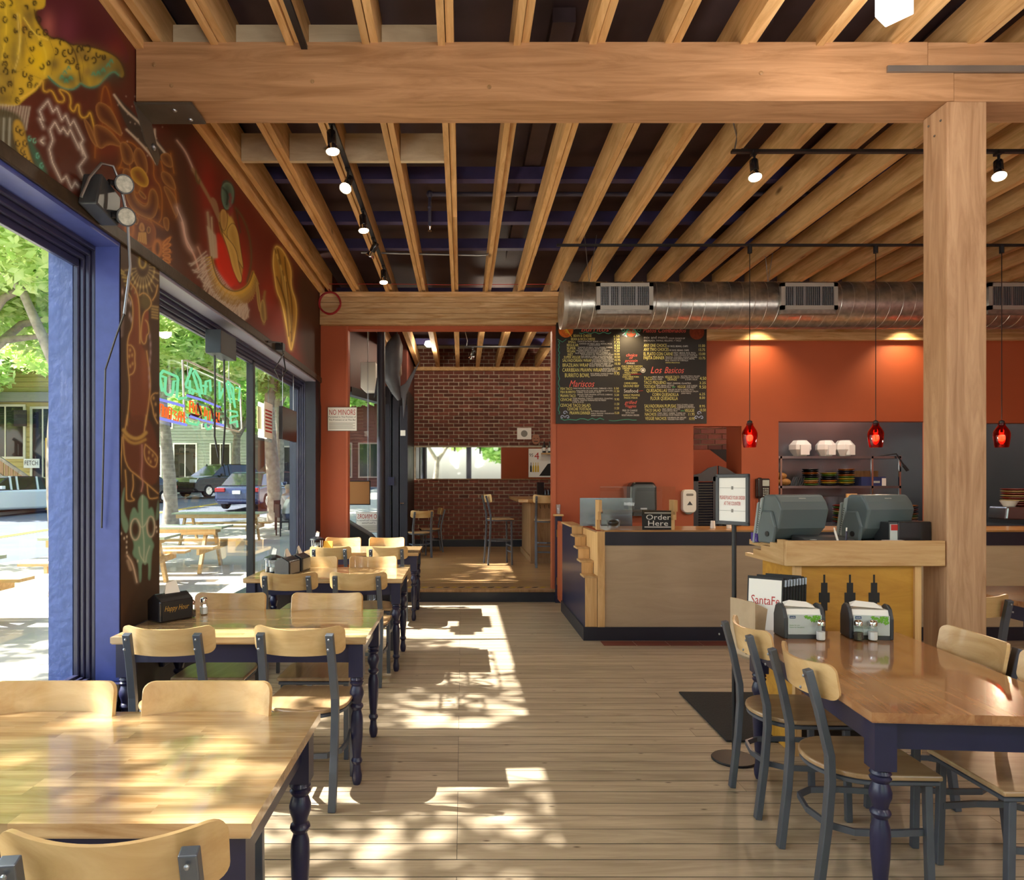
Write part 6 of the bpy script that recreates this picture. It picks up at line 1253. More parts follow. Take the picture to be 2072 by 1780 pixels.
plates(6.02, 9.4, 0.96, [pc[c] for c in ('orange', 'red', 'cream', 'green', 'orange', 'black', 'red', 'black', 'orange')], 0.15, 'tall stack of coloured plates behind the post-side register', 'plate stacks behind the counter')
plates(6.9, 8.6, 1.22, [pc[c] for c in ('red', 'red', 'cream', 'red', 'cream', 'red', 'cream', 'red')], 0.17, 'leaning stack of red and cream plates beyond the post', 'plate stacks behind the counter')
pcx = thing('pass_counter', 'stainless work counter inside the kitchen pass', 'counter', (4.05, 9.0, 0)); B('top', M['stainless'], pcx, 0, 3.4, 0, 0.75, 0.92, 0.955); B('cabinet', M['stainless'], pcx, 0.02, 3.38, 0.05, 0.7, 0, 0.92)
bx = thing('steel_bin', 'stainless rounded warmer on the counter beyond the post', 'warmer', (6.6, 8.4, 1.06)); MB().prism([(0, 0), (0.6, 0), (0.6, 0.16), (0.02, 0.16)], 0, 0.3, 1).build('body', M['stainless'], bx, bev=0.02)
wb = thing('white_bowl', 'white bowl on the steel warmer beyond the post', 'bowl', (6.72, 8.5, 1.222)); MB().lathe([(0.06, 0), (0.1, 0.07), (0.094, 0.07), (0.055, 0.006)], n=18, cap=False).build('bowl', M['white'], wb, smooth=40)
wp = thing('counter_partition', 'orange wooden partition end between the registers', 'partition', (4.62, 8.3, 1.06)); B('board', M['pine_z'], wp, 0, 0.12, 0, 0.03, 0, 0.32)
for x, y, p in ((4.9, 9.3, 50), (6.6, 9.3, 35), (3.3, 9.5, 16)):
    l = bpy.data.lights.new('kitchen_lamp_light', 'POINT'); l.energy = p; l.color = (1, 0.9, 0.76); l.shadow_soft_size = 0.1
    t = thing('kitchen_lamp', 'round kitchen ceiling lamp above the pass', 'ceiling lamp', (x, y, 3.3), 0, 'kitchen lamps'); MB().lathe([(0.09, 0.1), (0.09, 0.03), (0.06, 0.0)], n=16).build('dome', M['lamp'], t, smooth=40)
    o = bpy.data.objects.new('kitchen_lamp_light', l); C.objects.link(o); o.parent = t; o.location = (0, 0, -0.12)
for x, n in ((3.72, 'puck lamp washing the orange wall by the alcove, hidden by the duct'), (5.55, 'puck lamp washing the orange wall over the pass, hidden by the duct'), (2.1, 'puck lamp washing the menu board, hidden by the duct')):
    t = thing('puck_lamp', n, 'lamp', (x, 8.5, 3.5)); MB().lathe([(0.05, 0.03), (0.05, 0.0), (0.04, -0.004)], n=14).box(-0.015, 0.015, 0.0, 0.22, 0.0, 0.02).build('can', M['black'], t)
    l = bpy.data.lights.new('puck_light', 'SPOT'); l.energy = 42 if x > 3 else 30; l.spot_size = math.radians(110); l.spot_blend = 0.8; l.color = (1, 0.74, 0.40); l.shadow_soft_size = 0.04
    o = bpy.data.objects.new('puck_light', l); C.objects.link(o); o.parent = t; o.location = (0, 0, -0.02); o.rotation_euler = Vector((0, 0.35, -1)).to_track_quat('-Z', 'Y').to_euler()

# ------------------------------------------------------------------ the bar room
struct(B('floor_bar', M['black'], None, -2.25, 2.85, YR + 0.02, 14.7, 0.0, 0.14))
fb = bpy.data.objects['floor_bar']; y = YR + 0.1
while y < 14.6:
    for a_, b_ in ((-2.2, rb.uniform(-0.6, 0.8)), (None, 2.7)):
        if a_ is None: a_ = last
        link('plank', MB().box(0, b_ - a_ - 0.002, 0.001, 0.149, -0.02, 0).mesh('plank', M['barfloor']), fb, (a_, y, 0.16)); last = b_
    y += 0.15
wb_ = struct(MB().box(-1.02, 2.85, 14.62, 14.8, 0, 4.4).build('wall_back', M['mortar']))
bar_l = struct(MB().box(-1.9, XL, YR + 0.15, 9.3, 0.1, 4.4).box(-1.9, XL, 9.3, 11.2, 0.1, 0.5).box(-1.9, XL, 9.3, 11.2, 2.98, 4.4).build('wall_bar_left', M['maroon']))
struct(B('wall_bar_right', M['maroon'], None, 2.7, 2.85, YR + 0.15, 14.7, 0.1, 4.4))
ga, gb = Vector((-1.85, 11.2, 0)), Vector((-1.44, 12.6, 0))
def slab(z0, z1, th): return MB().bar(ga + Vector((0, 0, (z0 + z1) / 2)), gb + Vector((0, 0, (z0 + z1) / 2)), th, z1 - z0)
slab(2.98, 4.4, 0.1).build('header', M['maroon'], bar_l); slab(0.1, 0.42, 0.1).build('kick_panel', M['navydark'], bar_l); slab(2.93, 3.06, 0.14).build('head_rail', M['black'], bar_l)
B('pane', M['glass'], bar_l, -1.862, -1.858, 9.3, 11.15, 0.5, 2.98); slab(0.42, 2.95, 0.005).build('pane', M['glass'], bar_l)
for p_ in (ga, gb): MB().tube([p_ + Vector((0, 0, 0.1)), p_ + Vector((0, 0, 3.0))], 0.03, 4).build('mullion', M['navydark'], bar_l)
# bricks: the ones in view through the opening one by one, the rest joined
bricks = []
rz = 0.16
row = 0; bh, bl_, g_ = 0.079, 0.212, 0.016
while rz + bh < 4.4:
    x = -1.02 + 0.003 - (bl_ / 2 if row % 2 else 0)
    while x < 2.7:
        inmirror = -1.2 < x + 0.1 < 2.0 and 1.58 < rz + 0.04 < 2.26
        if rz > 0.3 and not inmirror: bricks.append((x, rz))
        x += bl_
    rz += bh; row += 1
vis = [p for p in bricks if -1.2 < p[0] < 1.75 and 0.9 < p[1] < 3.9]
vis.sort(key=lambda p: abs(p[1] - 2.45) + 0.25 * abs(p[0] - 0.3)); vis = vis[:300]; vs_ = set(vis)
bms = []
for i in range(6):
    r_ = random.Random(i); d = [r_.uniform(-0.004, 0.004) for _ in range(8)]
    bms.append(MB().add([(0 + d[0], 0.02, 0 + d[1]), (bl_ - g_ + d[2], 0.02, 0 + d[3]), (bl_ - g_ + d[4], 0.02, bh - g_ + d[5]), (d[6], 0.02, bh - g_ + d[7]), (0.003 + d[0], -0.01 + d[1], 0.003 + d[1]), (bl_ - g_ - 0.003 + d[2], -0.01 + d[2], 0.003 + d[3]), (bl_ - g_ - 0.003 + d[4], -0.01 + d[3], bh - g_ - 0.003 + d[5]), (d[6] + 0.003, -0.01 + d[4], bh - g_ - 0.003 + d[7])],
                         [(0, 1, 2, 3), (4, 7, 6, 5), (0, 4, 5, 1), (1, 5, 6, 2), (2, 6, 7, 3), (3, 7, 4, 0)]).mesh('brick', M['brick']))
for p in vis: link('brick', bms[rbk.randrange(6)], wb_, (p[0], 14.61, p[1]))
rest = MB()
for p in bricks:
    if p not in vs_: dx = rbk.uniform(-0.004, 0.004); rest.box(p[0] + dx, p[0] + bl_ - g_ + dx, 14.602 + rbk.uniform(-0.004, 0.004), 14.63, p[1], p[1] + bh - g_)
stuff(rest.build('brick_courses', M['brick'], wb_))
struct(B('baseboard_back', M['navydark'], None, -0.99, 2.7, 14.57, 14.6, 0.16, 0.3))
mr = thing('bar_mirror', 'long frameless mirror set into the brick wall of the bar', 'mirror', (0.33, 14.6, 1.59)); B('glass', M['mirror'], mr, -1.3, 1.62, -0.02, 0.0, 0.0, 0.66); B('edge', M['barwood'], mr, -1.3, 1.64, -0.015, 0.005, -0.02, 0.0)
bp_ = thing('bar_poster', 'beer poster with bottles and a red 4.95 price beside the mirror', 'poster', (1.60, 14.55, 1.62)); B('sheet', M['paper'], bp_, -0.20, 0.32, 0, 0.006, 0.0, 0.6)
letters('lettering', '4', M['red'], bp_, (-0.08, -0.002, 0.38), 0.10, 0.14); letters('lettering', '95', M['ink'], bp_, (-0.185, -0.002, 0.43), 0.08, 0.07)
for i in range(4): MB().prism([(-0.17 + i * 0.05, 0.11), (-0.135 + i * 0.05, 0.11), (-0.135 + i * 0.05, 0.22), (-0.146 + i * 0.05, 0.26), (-0.146 + i * 0.05, 0.31), (-0.158 + i * 0.05, 0.31), (-0.158 + i * 0.05, 0.26), (-0.17 + i * 0.05, 0.22)], -0.003, 0, 1).build('bottle_print', M['ink'] if i == 0 else M['yellowtape'], bp_)
MB().prism([(0.02, 0.03), (0.3, 0.03), (0.3, 0.3), (0.2, 0.28)], -0.003, 0, 1).build('dark_print', M['ink'], bp_)
sc_ = thing('small_certificate', 'small framed white certificate on the bricks above the mirror', 'certificate', (1.16, 14.6, 2.42)); B('sheet', M['paper'], sc_, 0, 0.30, -0.012, 0, 0, 0.24); MB().lathe([(0.07, 0), (0.07, 0.002)], n=20).xf(Matrix.Translation((0.15, -0.012, 0.12)) @ Matrix.Rotation(PI / 2, 4, 'X')).build('seal', M['greyink'], sc_)
fmk = thing('face_cutout', 'small cut-out paper face with moustache above the mirror', 'cutout', (1.555, 14.58, 2.36)); MB().prism([(0.085 * math.cos(a), 0.11 * math.sin(a) + 0.06) for a in np.linspace(0, 2 * PI, 18, endpoint=False)], -0.01, 0, 1).build('face', simple('cutout_skin', 'a07058', 0.7), fmk); MB().box(-0.04, 0.04, -0.012, -0.01, 0.01, 0.025).box(-0.05, -0.02, -0.012, -0.01, 0.07, 0.08).box(0.02, 0.05, -0.012, -0.01, 0.07, 0.08).build('features', M['ink'], fmk)
for i, x in enumerate((1.72, 1.84)):
    bt = thing('beer_bottle', 'dark beer bottle with pale label on the ledge by the poster, %s one' % ('first' if i == 0 else 'second'), 'bottle', (x, 14.5, 2.13), 0, 'bottles on the bar ledge'); MB().lathe([(0.036, 0), (0.036, 0.13), (0.014, 0.19), (0.014, 0.24)], n=14).build('glass', M['blackgloss'], bt, smooth=40); MB().lathe([(0.037, 0.04), (0.037, 0.11)], n=14, cap=False).build('label', M['paper'], bt)
lgx = thing('wall_ledge', 'short wooden ledge on the bricks that carries two bottles', 'ledge', (1.66, 14.6, 2.1)); B('board', M['pine'], lgx, 0, 0.3, -0.16, 0, 0, 0.03)
bar = thing('bar_counter', 'oak bar counter end with overhanging top in the brick room', 'bar', (1.0, 11.55, 0.16))
MB().box(0.18, 1.66, 0.0, 2.1, 0, 1.02).build('body', M['barwood'], bar); MB().prism([(-0.06, -0.02), (0.08, -0.16), (1.68, -0.16), (1.68, 2.3), (-0.06, 2.3)], 1.02, 1.075, 2).build('bar_top', M['barbrown'], bar, bev=0.008)
B('corner_post', M['barwood'], bar, 0.14, 0.22, -0.03, 0.05, 0, 1.02); B('plinth', M['barwood'], bar, 0.15, 1.66, -0.02, 0.0, 0, 0.09); B('plinth', M['barwood'], bar, 0.15, 0.18, 0.0, 2.1, 0, 0.09)
for i in range(3): MB().tube([(0.3 + i * 0.07, -0.02, 0.98), (0.3 + i * 0.07, -0.05, 0.94), (0.31 + i * 0.07, -0.03, 0.92)], 0.004, 5).build('hook', M['black'], bar)
cad = thing('bar_caddy', 'black condiment caddy with bottles on the bar top', 'caddy', (1.42, 12.0, 1.236)); B('tray', M['black'], cad, -0.12, 0.16, -0.1, 0.1, 0, 0.06); MB().box(-0.12, 0.0, -0.02, 0.1, 0.06, 0.28).build('napkin_block', M['blackgloss'], cad)
for i in range(3): MB().lathe([(0.025, 0.06), (0.025, 0.13), (0.01, 0.17)], (0.03 + i * 0.055, 0, 0), 10).build('bottle', M['blackgloss'], cad, smooth=40)
sb = thing('sauce_bottles', 'slim sauce bottle standing by the bar edge', 'bottle', (1.75, 11.9, 1.236)); MB().lathe([(0.02, 0), (0.02, 0.11), (0.012, 0.14), (0.012, 0.2)], n=10).build('glass', M['white'], sb, smooth=40); MB().lathe([(0.014, 0.18), (0.016, 0.24)], n=10).build('cap', M['red'], sb)
pole = thing('pipe_column', 'dark blue round steel column just inside the bar opening', 'column', (-1.10, 9.4, 0.16)); MB().tube([(0, 0, 0), (0, 0, 3.78)], 0.056, 20).build('shaft', M['navydark'], pole, smooth=40); MB().lathe([(0.09, 0), (0.09, 0.02), (0.06, 0.03)], n=20).build('foot', M['navydark'], pole)
vs2 = thing('entry_vestibule', 'black panelled entry door frame beside the brick wall', 'door frame', (-1.45, 12.62, 0.16))
for a_, b_, h_ in ((0.0, 0.14, 3.1), (0.145, 0.16, 3.1), (0.19, 0.30, 3.0), (0.32, 0.46, 2.75)): B('jamb', M['navydark'], vs2, a_, b_, -0.05, 0.1, 0, h_, bev=0.006)
B('side', M['black'], vs2, 0.0, 0.44, 0.1, 1.98, 0, 3.1); B('upper_panel', M['maroon'], vs2, 0.0, 0.44, 0.05, 1.98, 3.1, 4.2); B('switch_box', M['navy'], vs2, 0.1, 0.22, -0.07, -0.05, 1.3, 1.45); B('notice', M['paper'], vs2, 0.33, 0.42, -0.06, -0.05, 2.2, 2.3); MB().tube([(0.34, -0.06, 0.95), (0.34, -0.12, 0.98), (0.4, -0.12, 0.98)], 0.012, 8).build('handle', M['chrome'], vs2)
spk = thing('wall_speaker', 'white wedge speaker mounted high on the maroon wall', 'speaker', (-1.6, 10.9, 2.95)); MB().prism([(0.0, 0.06), (0.06, 0.0), (0.24, 0.0), (0.24, 0.46), (0.0, 0.46)], 0, 0.25, 1).build('cabinet', M['white'], spk, bev=0.01)
shk = thing('hanging_shark', 'grey shark sculpture hanging nose-up from the bar ceiling', 'sculpture', (-1.02, 10.2, 2.75))
pts = [(0.10, 0, -0.02), (0.05, 0, 0.10), (-0.02, 0, 0.32), (-0.02, 0, 0.58), (0.03, 0, 0.80), (0.06, 0, 0.95)]
MB().tube(pts, [0.03, 0.07, 0.13, 0.16, 0.12, 0.03], 14).build('body', simple('shark_skin', '54565e', 0.5, noise=0.2, nscale=8), shk, smooth=70)
MB().prism([(0.06, 0.06), (0.14, 0.0), (0.16, -0.30), (0.20, 0.06), (0.40, 0.56), (0.18, 0.22), (0.08, 0.16)], -0.02, 0.02, 1).build('tail_fin', simple('shark_fin', '6a6d76', 0.45), shk, bev=0.008)
MB().prism([(-0.1, 0.25), (-0.28, 0.0), (-0.24, 0.3), (-0.08, 0.5)], -0.015, 0.015, 1).build('side_fin', simple('shark_fin_dark', '2a2a34', 0.45), shk, bev=0.006); MB().prism([(0.08, 0.3), (0.13, 0.35), (0.12, 0.68), (0.08, 0.7)], -0.05, 0.05, 1).build('belly', simple('shark_belly', '8a7a6e', 0.5, noise=0.2), shk, bev=0.02)
MB().tube([(0.06, 0, 0.93), (0.06, 0, 1.2)], 0.006, 5).build('hanger', M['black'], shk)
ex = thing('exit_sign', 'small white exit light with red letters above the dark column', 'sign', (-0.95, 9.5, 3.78)); B('case', M['white'], ex, -0.05, 0.12, 0, 0.06, 0, 0.14); B('red_panel', simple('exit_red', 'c03020', 0.5, emit='e04028', estr=0.8), ex, 0.06, 0.11, -0.003, 0, 0.02, 0.10)
bs = spotlamp('single black spotlight on the bar ceiling track', (0.18, 11.6, 3.664), (-0.25, 0.5, -0.7), None, 40); rail('black lighting track in the bar room', (0.05, 11.6, 3.787), (2.6, 11.6, 3.787), True)
spotlamp('bar spotlight close to the orange casing', (1.09, 9.6, 3.812), (0.2, 0.4, -0.8), None, 30)
def sign_minors(label, loc, rz, mirrored):
    t = thing('no_minors_sign', label, 'sign', loc, rz); w, h = 0.365, 0.295
    B('sheet', M['paper'], t, 0, w, 0, 0.006, 0, h, bev=0.001); fr = MB()
    fr.box(-0.004, w + 0.004, 0.001, 0.009, -0.004, 0.0).box(-0.004, w + 0.004, 0.001, 0.009, h, h + 0.004).box(-0.004, 0, 0.001, 0.009, 0, h).box(w, w + 0.004, 0.001, 0.009, 0, h).build('border', M['ink'], t)
    ux = (-1, 0, 0) if mirrored else (1, 0, 0); X0 = (lambda x: w - x) if mirrored else (lambda x: x)
    letters('lettering', 'NO MINORS', M['red'], t, (X0(0.018), -0.001, 0.20), 0.33, 0.068, ux=ux)
    letters('lettering', 'Permitted in This Portion of', M['ink'], t, (X0(0.01), -0.001, 0.165), 0.345, 0.02, ux=ux); letters('lettering', 'The Premises or at This Bar' if not mirrored else 'of These Premises', M['ink'], t, (X0(0.01) if not mirrored else X0(0.08), -0.001, 0.128), 0.345 if not mirrored else 0.2, 0.02, ux=ux)
    for i in range(5): B('fine_print', M['greyink'], t, 0.015, w - 0.02 - 0.03 * (i % 2), -0.001, 0, 0.095 - i * 0.017, 0.1 - i * 0.017)
    return t
sign_minors('white NO MINORS sign fixed to the orange post', (-1.70, 8.765, 2.17), 0, False)
t_ = sign_minors('NO MINORS sign seen mirrored behind the orange post', (-1.56, 10.2, 0.78), 0, True); MB().tube([(0.18, 0.004, 0.29), (0.18, 0.004, 3.15)], 0.002, 5).build('cord', M['conduit'], t_)
cf = thing('cardboard_back', 'brown back of a framed picture hanging in the bar window', 'frame', (-1.66, 9.95, 1.19)); B('board', simple('brown_card', '9a6a3a', 0.7), cf, 0.01, 0.33, 0, 0.012, 0.01, 0.34); MB().box(0, 0.34, -0.004, 0.02, 0, 0.014).box(0, 0.34, -0.004, 0.02, 0.336, 0.35).box(0, 0.012, -0.004, 0.02, 0, 0.35).box(0.328, 0.34, -0.004, 0.02, 0, 0.35).build('frame', M['black'], cf); MB().tube([(0.3, 0, 0.35), (0.3, 0, 2.74)], 0.003, 5).build('cord', M['conduit'], cf)
aw = thing('dark_cover', 'black draped cover at the foot of the bar window', 'cover', (-1.7, 9.7, 0.16)); MB().prism([(0.0, 0.0), (0.72, 0.0), (0.62, 0.38), (0.4, 0.62), (0.0, 0.86)], 0, 0.35, 1).build('drape', M['black'], aw, bev=0.04)
for x, y, p in ((0.6, 10.8, 30), (-0.6, 12.6, 26), (2.0, 13.0, 26)):
    t = thing('bar_lamp', 'round frosted lamp between the bar joists', 'ceiling lamp', (x, y, 3.98), 0, 'bar ceiling lamps'); MB().lathe([(0.07, 0.1), (0.09, 0.04), (0.05, 0.0)], n=16).build('globe', M['lamp'], t, smooth=50)
    l = bpy.data.lights.new('bar_lamp_light', 'POINT'); l.energy = p; l.color = (1, 0.86, 0.66); l.shadow_soft_size = 0.1; o = bpy.data.objects.new('bar_lamp_light', l); C.objects.link(o); o.parent = t; o.location = (0, 0, -0.12)

# ------------------------------------------------------------------ things on the left wall and in its windows
em = thing('emergency_light', 'black emergency light box with two round lamp heads on the mural', 'emergency light', (XL + 0.02, 3.33, 2.78))
MB().prism([(-0.13, 0.03), (0.08, 0.0), (0.1, 0.15), (-0.08, 0.19)], 0.0, 0.09, 0).build('battery_box', M['darkplastic'], em, bev=0.008)
for dy, z in ((0.03, 0.185), (0.05, 0.035)):
    R_ = Matrix.Translation((0.13, dy, z)) @ Vector((0.62, -0.66, -0.25)).to_track_quat('Z', 'Y').to_matrix().to_4x4()
    h_ = MB().lathe([(0.022, -0.07), (0.03, -0.05), (0.045, 0.02), (0.045, 0.035)], n=20, cap=True).xf(R_).build('lamp_head', M['darkplastic'], em, smooth=40)
    MB().lathe([(0.001, 0.036), (0.038, 0.037), (0.039, 0.034)], n=20).xf(R_).build('lens', simple('lens_glass', 'b0b0a4', 0.4, noise=0.3, nscale=60), h_)
    MB().tube([(0.09, dy - 0.05, z - 0.01), (0.12, dy, z)], 0.014, 8).build('knuckle', M['black'], em)
MB().tube([(0.03, -0.15, 0.05), (0.05, -0.12, 0.15), (0.07, -0.05, 0.25), (0.10, 0.0, 0.26), (0.12, 0.03, 0.19), (0.14, 0.06, 0.03), (0.145, 0.08, -0.2), (0.13, 0.05, -0.44)], 0.007, 8).build('cable_sheath', M['conduit'], em, smooth=60); MB().tube([(0.13, 0.05, -0.44), (0.06, 0.12, -0.52), (-0.06, 0.24, -0.68), (-0.10, 0.28, -1.5)], 0.005, 5).build('cable', M['black'], em)
XN = -1.97
nb = thing('neon_transformer', 'dark metal box hanging at the window head above the neon letters', 'transformer', (-1.95, 5.25, 2.50)); B('box', simple('transformer_grey', '303840', 0.5), nb, 0, 0.12, 0, 0.36, 0, 0.18, bev=0.004)
MB().tube([(0.03, 0.12, 0.0), (0.03, 0.13, -0.3), (0.0, 0.2, -0.62), (-0.015, 0.33, -0.78)], 0.008, 6).tube([(0.04, 0.30, 0.0), (0.04, 0.33, -0.5), (-0.01, 0.40, -0.85)], 0.008, 6).build('feed_tubes', M['darkplastic'], nb, smooth=60)
ne = thing('neon_sign', 'neon window sign of reversed green and orange letters with violet bars', 'neon sign', (0, 0, 0))
def NZ(px, py): return XW(px, XN, py)
def N4(L): return [NZ(310 + x / 8.09, 700 + y / 8.09) for x, y in L]
ng = emitter('neon_green', '8af0b0', 0.8); no = emitter('neon_orange', 'ff6a30', 1.1); nv = emitter('neon_violet', '9aa0ff', 0.85)
for L in ([(130, 450), (160, 405), (390, 500), (410, 560)], [(130, 490), (205, 510), (190, 740), (220, 790), (295, 800), (320, 760), (335, 580), (405, 560), (385, 850), (420, 865), (540, 840)], [(90, 440), (150, 740)], [(630, 360), (530, 630), (540, 670), (720, 750), (735, 720), (650, 440), (680, 400), (770, 560), (800, 780), (850, 790), (860, 580), (930, 560), (940, 740)],
          [(660, 740), (640, 790)], [(740, 700), (780, 880)], [(1080, 580), (1090, 860), (1150, 700)], [(1200, 600), (1270, 930)], [(1250, 640), (1340, 1000), (1310, 680), (1220, 575)], [(1360, 680), (1420, 690), (1400, 900)], [(560, 1110), (560, 1230), (590, 1260), (720, 1290), (745, 1240), (700, 1190)], [(860, 1150), (855, 1320), (890, 1360), (940, 1350), (960, 1200)], [(1260, 1060), (1370, 1080), (1380, 1140), (1270, 1160), (1260, 1260), (1370, 1230), (1380, 1330)], [(820, 650), (880, 660)], [(600, 560), (600, 780)]):
    MB().tube(N4(L), 0.0095, 6).build('green_tube', ng, ne, smooth=60)
for L in ([(90, 1120), (120, 950), (160, 960), (150, 1150)], [(165, 1000), (215, 1010), (205, 1160), (165, 1150), (170, 1000)], [(250, 1000), (245, 1190), (290, 1190), (300, 1020), (255, 1000)], [(340, 1060), (380, 1080), (345, 1120), (380, 1160), (370, 1220), (335, 1200)], [(400, 1240), (430, 1070), (460, 1080), (455, 1240)], [(410, 1150), (490, 1160)], [(500, 1080), (510, 1260)], [(600, 900), (600, 1080)], [(600, 900), (650, 910), (640, 990), (600, 1000)], [(660, 930), (660, 1090)], [(700, 960), (700, 1110), (740, 1120)], [(770, 980), (790, 1130)], [(850, 1000), (840, 1150)], [(880, 1050), (880, 1230)], [(930, 1060), (920, 1240)], [(990, 1110), (990, 1250)], [(1030, 1080), (1040, 1260)], [(1080, 1090), (1070, 1260)]):
    MB().tube(N4(L), 0.006, 6).build('orange_tube', no, ne, smooth=60)
for L in ([(90, 870), (500, 980)], [(560, 810), (800, 880), (1090, 1000)], [(90, 1180), (540, 1290)], [(590, 1140), (790, 1210)], [(800, 1215), (1160, 1300)]): MB().tube(N4(L), 0.010, 6).build('violet_tube', nv, ne, smooth=60)
for L in ([(560, 795), (760, 850), (1060, 980), (1110, 1060)], [(720, 930), (780, 1130), (740, 1150), (620, 1110)], [(900, 990), (950, 1030), (990, 1230)], [(1000, 1130), (1070, 1240)], [(580, 1130), (700, 1170), (790, 1200), (780, 1150)]): MB().tube(N4(L), 0.008, 6).build('dark_return_tube', simple('neon_return', '5a1c1c', 0.4), ne, smooth=60)
MB().tube(N4([(480, 230), (510, 1130), (540, 1170), (1400, 1400), (1450, 1350), (1420, 640), (560, 240)]), 0.008, 6, True).build('acrylic_edge', M['white'], ne, smooth=60)
for L in ([(1240, 0), (1240, 600)], [(560, 230), (570, 560)]): MB().tube(N4(L), 0.003, 4).build('hanging_wire', M['conduit'], ne)
hb = thing('hanging_sign_box', 'thin dark sign box hanging on chains in the far end of the window', 'sign', (-1.90, 7.17, 1.965)); B('box', simple('sign_box_face', '2a2024', 0.25), hb, 0.0, 0.04, 0, 0.62, 0, 0.345, bev=0.004)
for y_ in (0.08, 0.54): MB().tube([(0.02, y_, 0.345), (0.02, y_, 0.75)], 0.004, 5).build('chain', M['conduit'], hb)
hp = thing('paper_sign', 'white paper notice with red lines hanging beside the dark sign box', 'sign', (-1.99, 6.95, 1.97)); B('sheet', M['paper'], hp, 0, 0.005, 0, 0.30, 0, 0.36)
for i in range(7): B('print_line', M['red'], hp, 0.0052, 0.006, 0.03, 0.27, 0.06 + i * 0.035, 0.075 + i * 0.035)
st_ = thing('window_sticker', 'cream notice stuck to the window glass, letters reversed', 'sticker', (-2.016, 6.82, 2.05)); B('sheet', simple('cream_card', 'c8c890', 0.6), st_, 0, 0.003, 0, 0.14, 0, 0.22)
wc = thing('black_cable', 'black cable looped at the head of the window', 'cable', (XL + 0.03, 6.6, 2.72)); MB().tube([(0.0, -0.3, 0.08), (0.05, -0.05, 0.12), (0.06, 0.02, 0.02), (0.02, -0.15, -0.15), (0.03, 0.0, -0.22), (0.05, 0.15, -0.12), (0.0, 0.25, 0.06)], 0.007, 6).box(-0.01, 0.06, 0.0, 0.09, 0.06, 0.13).build('loop', M['black'], wc, smooth=60)
wc2 = thing('thin_cable', 'thin black cable running down the corner beside the orange post', 'cable', (XL + 0.012, 8.6, 2.85)); MB().tube([(0, -0.5, -0.05), (0, 0.0, -0.08), (0.01, 0.1, -0.4), (0.01, 0.08, -1.0), (0.02, 0.0, -1.08)], 0.005, 5).build('strand', M['black'], wc2)
# ------------------------------------------------------------------ the street outside
def gz(Y): return 0.05 if Y < 18 else 0.05 + (Y - 18) * 0.043
def ground(name, x0, x1, mat, dz=0.0, y0=-14, y1=70):
    mb = MB(); ys_ = [y0, 0, 10, 18, 24, 32, 44, y1]
    vs = []; fs = []
    for yy in ys_: vs += [(x0(yy), yy, gz(yy) + dz), (x1(yy), yy, gz(yy) + dz), (x0(yy), yy, gz(yy) + dz - 0.15), (x1(yy), yy, gz(yy) + dz - 0.15)]
    for i in range(len(ys_) - 1):
        a = i * 4; fs += [(a, a + 1, a + 5, a + 4), (a, a + 4, a + 6, a + 2), (a + 1, a + 3, a + 7, a + 5)]
    o = mb.add(vs, fs).build(name, mat); return struct(o)
nc = lambda yy: -8.2 + 0.10 * (yy - 14); fc = lambda yy: -18.2 + 0.16 * (yy - 20)
ground('sidewalk', lambda y_: nc(y_), lambda y_: -2.2, M['concrete']); ground('road', lambda y_: fc(y_), lambda y_: nc(y_), M['asphalt'], -0.12); ground('sidewalk_far', lambda y_: -60, lambda y_: fc(y_), M['concrete'], 0.0)
struct(MB().add([(-60, -40, -0.05), (60, -40, -0.05), (60, -4.3, -0.05), (-60, -4.3, -0.05)], [(0, 1, 2, 3)]).build('ground', M['concrete']))
road = bpy.data.objects['road']
for off in (0.0, 0.22):
    cl = lambda yy: (nc(yy) + fc(yy)) / 2 + off
    MB().add([(cl(16), 16, gz(16) - 0.112), (cl(16) + 0.1, 16, gz(16) - 0.112), (cl(18) + 0.1, 18, gz(18) - 0.112), (cl(18), 18, gz(18) - 0.112), (cl(40) + 0.1, 40, gz(40) - 0.112), (cl(40), 40, gz(40) - 0.112)], [(0, 1, 2, 3), (3, 2, 4, 5)]).build('centre_line', M['yellowtape'], road)
# picnic tables
def picnic(label, x, y, rz, L=1.8):
    t = thing('picnic_table', label, 'picnic table', (x, y, 0.05), rz, 'cedar picnic tables on the pavement')
    for i in range(5): B('top_board', M['picnictop'], t, -L / 2, L / 2, -0.37 + i * 0.15, -0.225 + i * 0.15, 0.70, 0.735)
    for sy in (-1, 1):
        for i in range(2): B('bench_board', M['picnic'], t, -L / 2, L / 2, sy * 0.72 - 0.14 + i * 0.145, sy * 0.72 + i * 0.145, 0.42, 0.455)
    for sx in (-1, 1):
        xx = sx * (L / 2 - 0.28)
        for sy in (-1, 1): MB().bar((xx, sy * 0.22, 0.70), (xx, sy * 0.62, 0.0), 0.09, 0.045, (1, 0, 0)).build('leg', M['picnic'], t)
        B('bench_bearer', M['picnic'], t, xx + 0.03, xx + 0.07, -0.86, 0.86, 0.33, 0.42); B('top_bearer', M['picnic'], t, xx + 0.03, xx + 0.07, -0.35, 0.35, 0.61, 0.70)
    B('apron', M['picnic'], t, -L / 2 + 0.1, L / 2 - 0.1, -0.36, -0.325, 0.61, 0.70)
picnic('picnic table by the kerb tree, seen in the middle of the window', -4.85, 11.6, math.radians(4)); picnic('picnic table farthest along the pavement, before the blue car', -5.85, 16.8, math.radians(3), 2.1)
picnic('picnic table end-on beside the painted pier', -4.8, 9.5, math.radians(6), 1.6); picnic('picnic table seen through the open front window', -5.6, 6.6, math.radians(2), 2.0)
